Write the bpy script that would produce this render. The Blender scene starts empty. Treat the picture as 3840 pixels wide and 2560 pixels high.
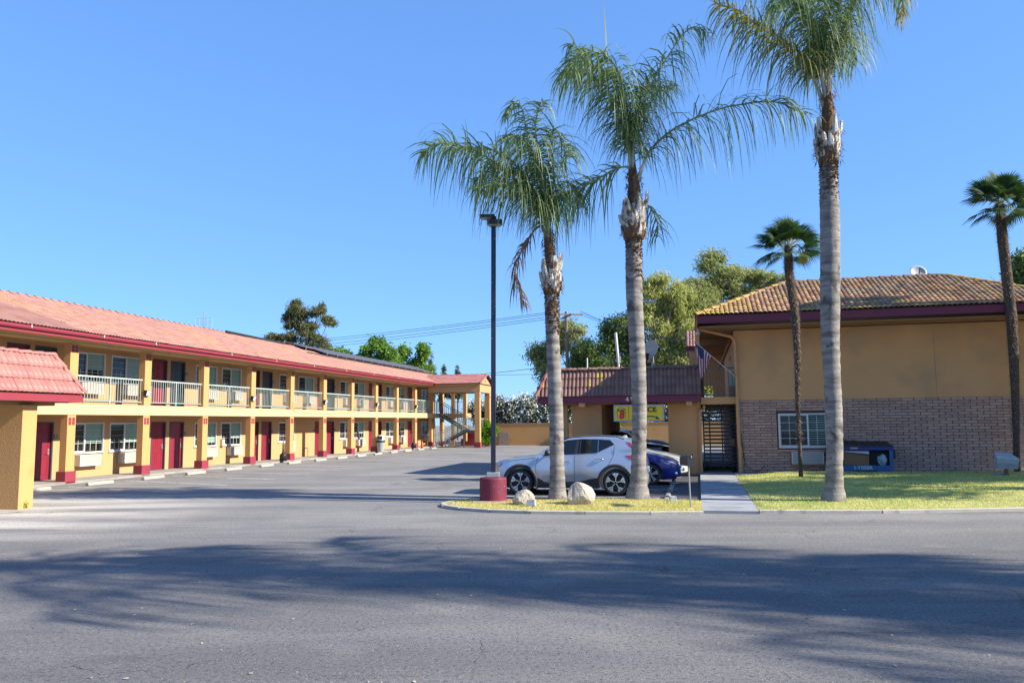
import bpy, bmesh, math, random
import numpy as np
from mathutils import Vector, Matrix
random.seed(7)
rng = np.random.default_rng(7)
S = bpy.context.scene
COL = S.collection
rad = math.radians

# ------------------------------------------------------------------ camera
F_PX, PITCH, ROLL = 2941.0, math.atan(303 / 2941), 0.0105
cd = bpy.data.cameras.new('camera'); cam = bpy.data.objects.new('camera', cd); COL.objects.link(cam)
cd.sensor_width = 36; cd.lens = F_PX / 3840 * 36; cd.clip_start = 0.1; cd.clip_end = 3000
cR = Vector((1, 0, 0)); cF = Vector((0, math.cos(PITCH), math.sin(PITCH))); cU = Vector((0, -math.sin(PITCH), math.cos(PITCH)))
r2 = cR * math.cos(ROLL) - cU * math.sin(ROLL); u2 = cR * math.sin(ROLL) + cU * math.cos(ROLL)
M3 = Matrix((r2, u2, -cF)).transposed()
cam.matrix_world = Matrix.Translation((0, 0, 2.05)) @ M3.to_4x4()
S.camera = cam
# ------------------------------------------------------------------ world, sun, exposure
SUN_AZ, SUN_EL = rad(107), rad(33.5)          # azimuth clockwise from +Y
W = bpy.data.worlds.new('World'); S.world = W; W.use_nodes = True
wn = W.node_tree; wn.nodes.clear()
wo = wn.nodes.new('ShaderNodeOutputWorld'); wb = wn.nodes.new('ShaderNodeBackground'); sk = wn.nodes.new('ShaderNodeTexSky')
sk.sky_type = 'NISHITA'; sk.sun_disc = False; sk.sun_elevation = SUN_EL; sk.sun_rotation = SUN_AZ
sk.air_density = 1.0; sk.dust_density = 0.0; sk.ozone_density = 3.5; sk.altitude = 50
wb.inputs[1].default_value = 0.15
sg_ = wn.nodes.new('ShaderNodeGamma'); sg_.inputs[1].default_value = 0.5
sm_ = wn.nodes.new('ShaderNodeMix'); sm_.data_type = 'RGBA'; sm_.blend_type = 'MULTIPLY'; sm_.inputs[0].default_value = 1.0; sm_.inputs[7].default_value = (0.54, 0.935, 1.60, 1)
wn.links.new(sk.outputs[0], sg_.inputs[0]); wn.links.new(sg_.outputs[0], sm_.inputs[6]); wn.links.new(sm_.outputs[2], wb.inputs[0]); wn.links.new(wb.outputs[0], wo.inputs[0])
sd = bpy.data.lights.new('sun', 'SUN'); sun = bpy.data.objects.new('sun', sd); COL.objects.link(sun)
sd.energy = 4.6; sd.angle = rad(0.53); sd.color = (1.0, 0.93, 0.80)
sdir = Vector((math.sin(SUN_AZ) * math.cos(SUN_EL), math.cos(SUN_AZ) * math.cos(SUN_EL), math.sin(SUN_EL)))
sun.rotation_euler = sdir.to_track_quat('Z', 'Y').to_euler(); sun.location = (30, -8, 40)
S.view_settings.view_transform = 'Standard'; S.view_settings.look = 'None'
S.view_settings.exposure = 1.15; S.view_settings.gamma = 1.0; S.view_settings.use_curve_mapping = False
S.render.engine = 'CYCLES'; S.cycles.max_bounces = 6; S.cycles.diffuse_bounces = 2; S.cycles.transparent_max_bounces = 12
try: S.cycles.use_denoising = True
except Exception: pass

# ------------------------------------------------------------------ helpers
ALPHA = rad(13.25)
O = Vector((-16.335, 29.029, 0)); Q = Vector((8.442, 29.656, 0))
DU = Vector((math.sin(ALPHA), math.cos(ALPHA), 0)); DV = Vector((math.cos(ALPHA), -math.sin(ALPHA), 0))
def LW(v, u, z=0): return O + DV * v + DU * u + Vector((0, 0, z))
def QW(r, d, z=0): return Q + DV * r + DU * d + Vector((0, 0, z))

def tag(o, label=None, cat=None, group=None, kind=None):
    if label: o['label'] = label
    if cat: o['category'] = cat
    if group: o['group'] = group
    if kind: o['kind'] = kind
    return o
def empty(name, loc, rz=0.0, label=None, cat=None, group=None):
    o = bpy.data.objects.new(name, None); COL.objects.link(o); o.location = loc; o.rotation_euler = (0, 0, rz)
    o.empty_display_size = 0.2
    return tag(o, label, cat, group)
def link(name, me, parent=None, loc=None, rot=None):
    o = bpy.data.objects.new(name, me); COL.objects.link(o)
    if parent is not None: o.parent = parent
    if loc is not None: o.location = loc
    if rot is not None: o.rotation_euler = rot
    return o
def copy_tree(o, parent=None):
    c = o.copy(); COL.objects.link(c); c.parent = parent
    for ch in list(o.children): copy_tree(ch, c)
    return c

class MB:
    def __init__(s): s.v = []; s.f = []; s.m = []; s.k = 0
    def add(s, vs, fs):
        b = len(s.v); s.v += [tuple(p) for p in vs]
        for f in fs: s.f.append(tuple(b + i for i in f)); s.m.append(s.k)
        return s
    def box(s, x0, x1, y0, y1, z0, z1):
        v = [(x0, y0, z0), (x1, y0, z0), (x1, y1, z0), (x0, y1, z0), (x0, y0, z1), (x1, y0, z1), (x1, y1, z1), (x0, y1, z1)]
        return s.add(v, [(3, 2, 1, 0), (4, 5, 6, 7), (0, 1, 5, 4), (1, 2, 6, 5), (2, 3, 7, 6), (3, 0, 4, 7)])
    def prism(s, poly, axis, a, b):
        n = len(poly)
        def P(p, t): return (t, p[0], p[1]) if axis == 'x' else ((p[0], t, p[1]) if axis == 'y' else (p[0], p[1], t))
        v = [P(p, a) for p in poly] + [P(p, b) for p in poly]
        return s.add(v, [tuple(range(n))[::-1], tuple(range(n, 2 * n))] + [(i, (i + 1) % n, n + (i + 1) % n, n + i) for i in range(n)])
    def tube(s, pts, r, n=6, cap=True):
        pts = [Vector(p) for p in pts]; rs = r if isinstance(r, (list, tuple)) else [r] * len(pts)
        vs = []; prev = None
        for i, p in enumerate(pts):
            d = (pts[min(i + 1, len(pts) - 1)] - pts[max(i - 1, 0)]).normalized()
            if prev is None:
                a = Vector((0, 0, 1)) if abs(d.z) < 0.9 else Vector((1, 0, 0)); x = d.cross(a).normalized()
            else:
                x = (prev - d * prev.dot(d)).normalized()
            prev = x; y = d.cross(x)
            for k in range(n):
                t = 2 * math.pi * k / n; vs.append(p + (x * math.cos(t) + y * math.sin(t)) * rs[i])
        fs = []
        for i in range(len(pts) - 1):
            for k in range(n): fs.append((i * n + k, i * n + (k + 1) % n, (i + 1) * n + (k + 1) % n, (i + 1) * n + k))
        if cap: fs += [tuple(range(n))[::-1], tuple((len(pts) - 1) * n + k for k in range(n))]
        return s.add(vs, fs)
    def lathe(s, prof, n=16, c=(0, 0, 0), axis='z'):
        vs = []
        for r, z in prof:
            for k in range(n):
                t = 2 * math.pi * k / n; a, b = r * math.cos(t), r * math.sin(t)
                vs.append((c[0] + a, c[1] + b, c[2] + z) if axis == 'z' else ((c[0] + z, c[1] + a, c[2] + b) if axis == 'x' else (c[0] + b, c[1] + z, c[2] + a)))
        fs = []
        for i in range(len(prof) - 1):
            for k in range(n): fs.append((i * n + k, i * n + (k + 1) % n, (i + 1) * n + (k + 1) % n, (i + 1) * n + k))
        fs += [tuple(range(n))[::-1], tuple((len(prof) - 1) * n + k for k in range(n))]
        return s.add(vs, fs)
    def mesh(s, name, mats, smooth=False):
        me = bpy.data.meshes.new(name); me.from_pydata(s.v, [], s.f)
        for m in (mats if isinstance(mats, (list, tuple)) else [mats]): me.materials.append(m)
        if any(s.m): me.polygons.foreach_set('material_index', s.m)
        if smooth: me.polygons.foreach_set('use_smooth', [True] * len(me.polygons))
        me.update(); return me
    def build(s, name, mats, parent=None, loc=None, rot=None, smooth=False):
        return link(name, s.mesh(name, mats, smooth), parent, loc, rot)
def npmesh(name, V, F, mats, midx=None, smooth=False):
    me = bpy.data.meshes.new(name); V = np.asarray(V, np.float32); F = np.asarray(F, np.int32)
    me.vertices.add(len(V)); me.vertices.foreach_set('co', V.ravel())
    k = F.shape[1]; me.loops.add(F.size); me.loops.foreach_set('vertex_index', F.ravel())
    me.polygons.add(len(F)); me.polygons.foreach_set('loop_start', np.arange(0, F.size, k, dtype=np.int32))
    me.polygons.foreach_set('loop_total', np.full(len(F), k, np.int32))
    for m in (mats if isinstance(mats, (list, tuple)) else [mats]): me.materials.append(m)
    if midx is not None: me.polygons.foreach_set('material_index', np.asarray(midx, np.int32))
    if smooth: me.polygons.foreach_set('use_smooth', np.ones(len(F), bool))
    me.update(calc_edges=True); return me
def bevel_mesh(me, w=0.01, seg=1):
    bm = bmesh.new(); bm.from_mesh(me)
    bmesh.ops.bevel(bm, geom=[e for e in bm.edges], offset=w, segments=seg, affect='EDGES', profile=0.5, clamp_overlap=True)
    bm.to_mesh(me); bm.free(); return me

# ------------------------------------------------------------------ materials
def mat(name, col, rough=0.8, var=0.12, vscale=3.0, bump=0.0, bscale=60.0, metal=0.0, orand=0.0, irand=0.0, col2=None, mixscale=1.5,
        mixlo=0.45, mixhi=0.65, spec=0.5, streak=None, coat=0.0, detail=4.0, wear=None):
    m = bpy.data.materials.new(name); m.use_nodes = True; nt = m.node_tree; N = nt.nodes; L = nt.links
    b = N['Principled BSDF']; b.inputs['Roughness'].default_value = rough; b.inputs['Metallic'].default_value = metal
    b.inputs['Specular IOR Level'].default_value = spec
    if coat: b.inputs['Coat Weight'].default_value = coat; b.inputs['Coat Roughness'].default_value = 0.04
    tc = N.new('ShaderNodeTexCoord'); src = tc.outputs['Object']
    if streak:
        mp = N.new('ShaderNodeMapping'); mp.inputs['Scale'].default_value = streak; L.new(src, mp.inputs[0]); vs = mp.outputs[0]
    else: vs = src
    n1 = N.new('ShaderNodeTexNoise'); n1.inputs['Scale'].default_value = vscale; n1.inputs['Detail'].default_value = detail; L.new(vs, n1.inputs['Vector'])
    def rgb(c): return (c[0], c[1], c[2], 1)
    base = None
    if col2 is not None:
        n2 = N.new('ShaderNodeTexNoise'); n2.inputs['Scale'].default_value = mixscale; n2.inputs['Detail'].default_value = 5; L.new(vs, n2.inputs['Vector'])
        mr = N.new('ShaderNodeMapRange'); mr.inputs[1].default_value = mixlo; mr.inputs[2].default_value = mixhi; L.new(n2.outputs[0], mr.inputs[0])
        mx = N.new('ShaderNodeMix'); mx.data_type = 'RGBA'; mx.inputs[6].default_value = rgb(col); mx.inputs[7].default_value = rgb(col2); L.new(mr.outputs[0], mx.inputs[0]); base = mx.outputs[2]
    hv = N.new('ShaderNodeHueSaturation')
    if base: L.new(base, hv.inputs['Color'])
    else: hv.inputs['Color'].default_value = rgb(col)
    # value = 1 + var*(noise-.5)*2 + orand*(objrandom-.5)*2 + irand*...
    ma = N.new('ShaderNodeMath'); ma.operation = 'MULTIPLY_ADD'; L.new(n1.outputs[0], ma.inputs[0]); ma.inputs[1].default_value = 2.6 * var; ma.inputs[2].default_value = 1 - 1.3 * var
    val = ma.outputs[0]
    if orand or irand:
        oi = N.new('ShaderNodeObjectInfo'); ge = N.new('ShaderNodeNewGeometry')
        ad = N.new('ShaderNodeMath'); ad.operation = 'ADD'
        if irand: L.new(ge.outputs['Random Per Island'], ad.inputs[0])
        else: ad.inputs[0].default_value = 0
        if orand: L.new(oi.outputs['Random'], ad.inputs[1])
        else: ad.inputs[1].default_value = 0
        fr = N.new('ShaderNodeMath'); fr.operation = 'FRACT'; L.new(ad.outputs[0], fr.inputs[0])
        k = max(orand, irand)
        m2 = N.new('ShaderNodeMath'); m2.operation = 'MULTIPLY_ADD'; L.new(fr.outputs[0], m2.inputs[0]); m2.inputs[1].default_value = 2 * k; m2.inputs[2].default_value = -k
        m3 = N.new('ShaderNodeMath'); m3.operation = 'ADD'; L.new(val, m3.inputs[0]); L.new(m2.outputs[0], m3.inputs[1]); val = m3.outputs[0]
        m4 = N.new('ShaderNodeMath'); m4.operation = 'MULTIPLY_ADD'; L.new(fr.outputs[0], m4.inputs[0]); m4.inputs[1].default_value = 0.06 * k; m4.inputs[2].default_value = 0.5 - 0.03 * k
        L.new(m4.outputs[0], hv.inputs['Hue'])
    L.new(val, hv.inputs['Value']); out = hv.outputs[0]
    if wear:   # (colour, scale, lo, hi) chips or stains on top
        n3 = N.new('ShaderNodeTexNoise'); n3.inputs['Scale'].default_value = wear[1]; n3.inputs['Detail'].default_value = 6; L.new(src, n3.inputs['Vector'])
        mr3 = N.new('ShaderNodeMapRange'); mr3.inputs[1].default_value = wear[2]; mr3.inputs[2].default_value = wear[3]; L.new(n3.outputs[0], mr3.inputs[0])
        mx3 = N.new('ShaderNodeMix'); mx3.data_type = 'RGBA'; L.new(out, mx3.inputs[6]); mx3.inputs[7].default_value = rgb(wear[0]); L.new(mr3.outputs[0], mx3.inputs[0]); out = mx3.outputs[2]
    L.new(out, b.inputs['Base Color'])
    if bump:
        nb = N.new('ShaderNodeTexNoise'); nb.inputs['Scale'].default_value = bscale; nb.inputs['Detail'].default_value = 3; L.new(src, nb.inputs['Vector'])
        bp = N.new('ShaderNodeBump'); bp.inputs['Strength'].default_value = min(1, bump); bp.inputs['Distance'].default_value = 0.012 if bscale > 20 else 0.04
        L.new(nb.outputs[0], bp.inputs['Height']); L.new(bp.outputs[0], b.inputs['Normal'])
    return m
def leafmat(name, c1, c2, trans=0.35, var=0.35):
    m = bpy.data.materials.new(name); m.use_nodes = True; nt = m.node_tree; N = nt.nodes; L = nt.links; N.clear()
    o = N.new('ShaderNodeOutputMaterial'); ge = N.new('ShaderNodeNewGeometry'); tc = N.new('ShaderNodeTexCoord')
    mx = N.new('ShaderNodeMix'); mx.data_type = 'RGBA'; mx.inputs[6].default_value = (*c1, 1); mx.inputs[7].default_value = (*c2, 1)
    nz = N.new('ShaderNodeTexNoise'); nz.inputs['Scale'].default_value = 0.7; L.new(tc.outputs['Object'], nz.inputs['Vector'])
    ad = N.new('ShaderNodeMath'); ad.operation = 'MULTIPLY_ADD'; L.new(ge.outputs['Random Per Island'], ad.inputs[0]); ad.inputs[1].default_value = 0.6
    mr = N.new('ShaderNodeMapRange'); mr.inputs[1].default_value = 0.3; mr.inputs[2].default_value = 0.7; mr.inputs[4].default_value = 0.4; L.new(nz.outputs[0], mr.inputs[0]); L.new(mr.outputs[0], ad.inputs[2])
    L.new(ad.outputs[0], mx.inputs[0])
    d = N.new('ShaderNodeBsdfPrincipled'); d.inputs['Roughness'].default_value = 0.6; d.inputs['Specular IOR Level'].default_value = 0.25; t = N.new('ShaderNodeBsdfTranslucent'); ms = N.new('ShaderNodeMixShader'); ms.inputs[0].default_value = trans
    hs = N.new('ShaderNodeHueSaturation'); hs.inputs['Value'].default_value = 1.5; hs.inputs['Saturation'].default_value = 1.1; L.new(mx.outputs[2], hs.inputs['Color'])
    L.new(mx.outputs[2], d.inputs['Base Color']); L.new(hs.outputs[0], t.inputs['Color']); L.new(d.outputs[0], ms.inputs[1]); L.new(t.outputs[0], ms.inputs[2]); L.new(ms.outputs[0], o.inputs[0])
    return m
def glassmat(name, tint=(0.02, 0.025, 0.03), trans=0.0, rough=0.03):
    m = bpy.data.materials.new(name); m.use_nodes = True; nt = m.node_tree; N = nt.nodes; L = nt.links
    b = N['Principled BSDF']; b.inputs['Roughness'].default_value = rough; b.inputs['Base Color'].default_value = (*tint, 1); b.inputs['IOR'].default_value = 1.6
    if trans:
        o = N['Material Output']; t = N.new('ShaderNodeBsdfTransparent'); ms = N.new('ShaderNodeMixShader'); ms.inputs[0].default_value = trans
        t.inputs[0].default_value = (0.85, 0.93, 0.92, 1)
        L.new(b.outputs[0], ms.inputs[1]); L.new(t.outputs[0], ms.inputs[2]); L.new(ms.outputs[0], o.inputs[0])
    return m

M = {}
M['stucco'] = mat('stucco', (0.53, 0.285, 0.105), 0.9, 0.06, 0.8, 0.9, 26, wear=((0.38, 0.19, 0.065), 1.3, 0.62, 0.85))
M['cream'] = mat('cream_paint', (0.56, 0.40, 0.21), 0.9, 0.05, 0.8, 0.35, 40, wear=((0.44, 0.31, 0.16), 0.9, 0.60, 0.9))
M['stucco_pale'] = mat('stucco_pale', (0.49, 0.285, 0.13), 0.9, 0.05, 0.8, 0.35, 40, wear=((0.40, 0.21, 0.08), 0.9, 0.62, 0.9))
M['stucco_tan'] = mat('stucco_tan', (0.68, 0.345, 0.145), 0.9, 0.08, 0.6, 0.8, 30, wear=((0.42, 0.26, 0.14), 0.5, 0.5, 0.8))
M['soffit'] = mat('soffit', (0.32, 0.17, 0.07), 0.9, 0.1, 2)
M['red'] = mat('red_paint', (0.25, 0.030, 0.045), 0.55, 0.10, 3, 0.2, 30)
M['red_base'] = mat('red_base_paint', (0.25, 0.028, 0.045), 0.65, 0.15, 3, 0.6, 30, wear=((0.45, 0.30, 0.28), 22, 0.70, 0.73))
M['maroon'] = mat('maroon_paint', (0.17, 0.025, 0.055), 0.6, 0.10, 3, 0.2, 30)
M['door'] = mat('door_paint', (0.22, 0.016, 0.032), 0.4, 0.08, 3)
M['door_dark'] = mat('dark_door_paint', (0.03, 0.035, 0.05), 0.4, 0.1, 3)
M['door_frame'] = mat('door_frame_paint', (0.055, 0.055, 0.07), 0.5, 0.1, 3)
M['white'] = mat('white_paint', (0.62, 0.61, 0.58), 0.5, 0.06, 4)
M['almond'] = mat('almond_metal', (0.46, 0.42, 0.35), 0.5, 0.06, 4)
M['rail'] = mat('rail_paint', (0.38, 0.45, 0.40), 0.5, 0.08, 5)
M['rail_dark'] = mat('dark_rail_paint', (0.10, 0.13, 0.10), 0.5, 0.1, 5)
M['black'] = mat('black_metal', (0.015, 0.015, 0.018), 0.45, 0.1, 5)
M['navy'] = mat('navy_pole_paint', (0.012, 0.014, 0.03), 0.4, 0.15, 5, wear=((0.25, 0.23, 0.24), 7, 0.68, 0.75))
M['galv'] = mat('galvanised', (0.38, 0.38, 0.38), 0.45, 0.15, 9, metal=0.6)
M['grey_box'] = mat('grey_box', (0.42, 0.43, 0.42), 0.6, 0.12, 8, wear=((0.2, 0.18, 0.15), 14, 0.62, 0.75))
M['concrete'] = mat('concrete', (0.29, 0.27, 0.24), 0.9, 0.15, 3, 0.5, 60, col2=(0.21, 0.19, 0.17), mixscale=0.8)
M['concrete_path'] = mat('path_concrete', (0.30, 0.31, 0.32), 0.9, 0.12, 4, 0.4, 80, col2=(0.22, 0.23, 0.24), mixscale=1.2)
M['kerb'] = mat('kerb_concrete', (0.42, 0.385, 0.32), 0.9, 0.2, 4, 0.6, 50, wear=((0.2, 0.18, 0.15), 3, 0.58, 0.72))
M['stop'] = mat('wheel_stop_concrete', (0.36, 0.325, 0.27), 0.9, 0.18, 9, 0.6, 40, wear=((0.2, 0.19, 0.17), 4, 0.6, 0.8))
M['tile_pink'] = mat('red_roof_tile', (0.29, 0.145, 0.12), 0.85, 0.10, 5, 0.3, 40, orand=0.13, irand=0.13, col2=(0.31, 0.165, 0.105), mixscale=0.5)
M['tile_canopy'] = mat('canopy_tile', (0.35, 0.135, 0.115), 0.85, 0.16, 6, 0.4, 40, orand=0.12, irand=0.1, wear=((0.50, 0.29, 0.24), 9, 0.55, 0.8))
M['tile_mix'] = mat('mixed_clay_tile', (0.36, 0.195, 0.10), 0.9, 0.16, 7, 0.4, 40, orand=0.42, irand=0.42, col2=(0.28, 0.20, 0.13), mixscale=1.1, mixlo=.42, mixhi=.6, wear=((0.36, 0.25, 0.10), 1.3, 0.60, 0.78))
M['tile_moss'] = mat('lichen_clay_tile', (0.40, 0.27, 0.05), 0.9, 0.15, 7, 0.4, 40, orand=0.2, irand=0.2, wear=((0.34, 0.19, 0.10), 3.2, 0.45, 0.6))
M['tile_mar'] = mat('maroon_tile', (0.22, 0.115, 0.09), 0.85, 0.14, 7, 0.3, 40, orand=0.14, irand=0.14)
M['underlay'] = mat('roof_underlay', (0.10, 0.06, 0.05), 0.9)
M['brick'] = mat('slump_brick', (0.47, 0.285, 0.215), 0.9, 0.14, 8, 0.7, 45, orand=0.13, irand=0.13)
M['mortar'] = mat('mortar', (0.14, 0.10, 0.08), 0.95, 0.1, 8, 0.5, 60)
M['solar'] = mat('solar_mat', (0.09, 0.085, 0.085), 0.5, 0.1, 3)
M['pane'] = glassmat('window_glass', (0.03, 0.04, 0.04), 0.88)
M['pane_dark'] = glassmat('dark_window_glass', (0.015, 0.02, 0.025), 0.5)
M['blind'] = mat('pale_blind', (0.70, 0.74, 0.66), 0.9, 0.08, 2)
M['screen'] = mat('insect_screen', (0.10, 0.11, 0.10), 0.9, 0.08, 2)
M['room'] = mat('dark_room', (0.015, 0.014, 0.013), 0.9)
M['bark'] = mat('bark', (0.20, 0.15, 0.11), 0.95, 0.3, 6, 0.8, 14)
M['bark_pale'] = mat('pale_bark', (0.42, 0.36, 0.28), 0.95, 0.3, 3, 0.5, 14)
M['wood'] = mat('weathered_wood', (0.20, 0.16, 0.13), 0.9, 0.25, 6, 0.5, 20)
M['asphalt_paint'] = mat('line_paint', (0.62, 0.60, 0.58), 0.85, 0.2, 6, wear=((0.16, 0.155, 0.15), 5, 0.50, 0.66))
M['rock'] = mat('boulder_rock', (0.50, 0.42, 0.32), 0.95, 0.2, 7, 0.9, 18, col2=(0.34, 0.24, 0.17), mixscale=3.5, mixlo=0.5, mixhi=0.7)
M['plastic_grey'] = mat('grey_plastic', (0.36, 0.37, 0.38), 0.5, 0.12, 6)
M['plastic_black'] = mat('black_plastic', (0.02, 0.02, 0.022), 0.5, 0.1, 6)
M['tyre'] = mat('tyre_rubber', (0.02, 0.02, 0.021), 0.75, 0.1, 20)
M['orange'] = mat('cone_orange', (0.75, 0.13, 0.03), 0.5)
M['leaf_shrub'] = leafmat('shrub_leaf', (0.09, 0.20, 0.015), (0.20, 0.36, 0.04), 0.35)
M['petal'] = leafmat('white_petal', (0.72, 0.70, 0.66), (0.85, 0.83, 0.76), 0.2)
M['petal'].node_tree.nodes['Hue/Saturation/Value'].inputs['Value'].default_value = 1.0

# asphalt: sealed surface, aggregate speckle, hairline cracks, pale worn apron by the gate pillar
def asphalt():
    m = bpy.data.materials.new('asphalt'); m.use_nodes = True; nt = m.node_tree; N = nt.nodes; L = nt.links
    b = N['Principled BSDF']; b.inputs['Roughness'].default_value = 0.82; b.inputs['Specular IOR Level'].default_value = 0.35
    tc = N.new('ShaderNodeTexCoord'); P = tc.outputs['Object']
    def noise(sc, det=4, vec=None, rough=0.5):
        n = N.new('ShaderNodeTexNoise'); n.inputs['Scale'].default_value = sc; n.inputs['Detail'].default_value = det; n.inputs['Roughness'].default_value = rough; L.new(vec or P, n.inputs['Vector']); return n.outputs[0]
    def rng_(x, lo, hi, a=0, b_=1):
        n = N.new('ShaderNodeMapRange'); n.inputs[1].default_value = lo; n.inputs[2].default_value = hi; n.inputs[3].default_value = a; n.inputs[4].default_value = b_; L.new(x, n.inputs[0]); return n.outputs[0]
    def mix(f, a, c):
        n = N.new('ShaderNodeMix'); n.data_type = 'RGBA'
        if isinstance(f, float): n.inputs[0].default_value = f
        else: L.new(f, n.inputs[0])
        for i, q in ((6, a), (7, c)):
            if isinstance(q, tuple): n.inputs[i].default_value = (*q, 1)
            else: L.new(q, n.inputs[i])
        return n.outputs[2]
    def math_(op, a, c=None):
        n = N.new('ShaderNodeMath'); n.operation = op
        for i, q in ((0, a), (1, c)):
            if q is None: continue
            if isinstance(q, (int, float)): n.inputs[i].default_value = q
            else: L.new(q, n.inputs[i])
        return n.outputs[0]
    def vmw(vec, sc, amt):
        w = N.new('ShaderNodeTexNoise'); w.inputs['Scale'].default_value = sc; w.inputs['Detail'].default_value = 4; L.new(vec, w.inputs['Vector'])
        q = N.new('ShaderNodeVectorMath'); q.operation = 'MULTIPLY_ADD'; L.new(w.outputs['Color'], q.inputs[0]); q.inputs[1].default_value = (amt,) * 3; L.new(vec, q.inputs[2]); return q.outputs[0]
    c = mix(rng_(noise(0.22, 6), 0.35, 0.68), (0.125, 0.120, 0.118), (0.185, 0.175, 0.166))
    mp = N.new('ShaderNodeMapping'); mp.inputs['Scale'].default_value = (0.25, 1.3, 1); L.new(P, mp.inputs[0])
    c = mix(rng_(noise(0.9, 5, mp.outputs[0]), 0.45, 0.75, 0, 0.7), c, (0.22, 0.205, 0.19))
    sp = N.new('ShaderNodeSeparateXYZ'); L.new(P, sp.inputs[0])
    # pale sandy concrete apron, left
    ax = rng_(sp.outputs[0], -7.0, -11.5); ay = math_('MULTIPLY', rng_(sp.outputs[1], 14.2, 16.5), rng_(sp.outputs[1], 26.5, 21.5))
    ap = math_('MULTIPLY', math_('MULTIPLY', ax, ay), rng_(noise(0.8, 6, mp.outputs[0]), 0.36, 0.56))
    c = mix(ap, c, (0.58, 0.54, 0.47))
    # far lot is paler and dusty
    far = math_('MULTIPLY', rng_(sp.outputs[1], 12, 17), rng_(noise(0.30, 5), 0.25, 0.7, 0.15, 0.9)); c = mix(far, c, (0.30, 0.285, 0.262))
    # darker sealed strips and oil spots
    oil = N.new('ShaderNodeTexVoronoi'); oil.inputs['Scale'].default_value = 0.16; L.new(vmw(P, 1.4, 0.9), oil.inputs['Vector']); c = mix(rng_(oil.outputs['Distance'], 0.04, 0.16, 0.45, 0), c, (0.055, 0.052, 0.05))
    c = mix(rng_(noise(2.6, 6, mp.outputs[0]), 0.56, 0.72, 0, 0.35), c, (0.07, 0.068, 0.068))
    c = mix(ap, c, (0.58, 0.54, 0.47))
    # dusty and sealed areas, tyre-polished bands
    mp2 = N.new('ShaderNodeMapping'); mp2.inputs['Scale'].default_value = (0.10, 0.9, 1); mp2.inputs['Rotation'].default_value = (0, 0, 0.06); L.new(P, mp2.inputs[0])
    c = mix(rng_(noise(1.1, 3, mp2.outputs[0]), 0.40, 0.66, 0.0, 0.34), c, (0.09, 0.088, 0.088)); c = mix(rng_(noise(0.75, 7), 0.54, 0.70, 0, 0.4), c, (0.27, 0.25, 0.22))
    # aggregate
    vo = N.new('ShaderNodeTexVoronoi'); vo.inputs['Scale'].default_value = 38; L.new(P, vo.inputs['Vector'])
    ag = rng_(vo.outputs['Distance'], 0.05, 0.32, 1, 0); c = mix(math_('MULTIPLY', ag, rng_(noise(14, 3), 0.35, 0.65, 0.15, 0.8)), c, (0.42, 0.40, 0.36))
    c = mix(rng_(noise(24, 4), 0.50, 0.72, 0, 0.75), c, (0.035, 0.035, 0.037))
    # pebbles and bits of litter
    vp = N.new('ShaderNodeTexVoronoi'); vp.inputs['Scale'].default_value = 5.5; L.new(P, vp.inputs['Vector'])
    c = mix(math_('MULTIPLY', rng_(vp.outputs['Distance'], 0.045, 0.06, 1, 0), rng_(noise(1.3, 2), 0.45, 0.6)), c, (0.42, 0.37, 0.28))
    # cracks
    wv = N.new('ShaderNodeTexNoise'); wv.inputs['Scale'].default_value = 1.6; wv.inputs['Detail'].default_value = 6; L.new(P, wv.inputs['Vector'])
    vm = N.new('ShaderNodeVectorMath'); vm.operation = 'MULTIPLY_ADD'; L.new(wv.outputs['Color'], vm.inputs[0]); vm.inputs[1].default_value = (0.9, 0.9, 0.9); L.new(P, vm.inputs[2])
    vc = N.new('ShaderNodeTexVoronoi'); vc.feature = 'DISTANCE_TO_EDGE'; vc.inputs['Scale'].default_value = 0.33; L.new(vm.outputs[0], vc.inputs['Vector'])
    cr = math_('MULTIPLY', rng_(vc.outputs['Distance'], 0.0008, 0.0026, 0.8, 0), rng_(noise(0.5, 2), 0.54, 0.62)); c = mix(cr, c, (0.02, 0.02, 0.02))
    L.new(c, b.inputs['Base Color'])
    h = math_('ADD', math_('MULTIPLY', noise(70, 3), 1.0), math_('MULTIPLY', cr, -3.0))
    bp = N.new('ShaderNodeBump'); bp.inputs['Strength'].default_value = 0.8; bp.inputs['Distance'].default_value = 0.01; L.new(h, bp.inputs['Height']); L.new(bp.outputs[0], b.inputs['Normal'])
    return m
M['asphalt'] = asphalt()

# ------------------------------------------------------------------ ground
gm = MB(); gm.add([(-400, -60, 0), (400, -60, 0), (400, 600, 0), (-400, 600, 0)], [(0, 1, 2, 3)])
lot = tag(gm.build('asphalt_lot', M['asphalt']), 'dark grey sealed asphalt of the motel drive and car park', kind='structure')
WZ = 0.09
# walkway along the long wing
wk = MB(); wk.prism([(-3, -8), (0.32, -8), (0.32, 44), (2.6, 44), (2.6, 46), (-3, 46)], 'z', 0.0, WZ)
walk = tag(wk.build('walkway', M['concrete'], None, O, (0, 0, -ALPHA)), 'concrete walkway under the balcony of the long wing', kind='structure')
pm = MB()
for i in range(9): pm.box(-1.42, -0.2, -12.62 + i * 1.8, -12.62 + i * 1.8 + 1.785, 0.0, 0.065)
pm.box(-1.3, -0.02, 3.6, 24, 0.0, 0.064)
tag(pm.build('footpath', M['concrete_path'], None, Q, (0, 0, -ALPHA)), 'pale concrete footpath leading to the barred gate', kind='structure')
wm = MB(); wm.prism([(-0.19, -1.0), (4.6, -1.28), (9.8, -1.32), (16, -1.32), (16, -0.03), (-0.19, -0.03)], 'z', 0, 0.10)
tag(wm.build('wall_footing_path', M['concrete_path'], None, Q, (0, 0, -ALPHA)), kind='structure')
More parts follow.
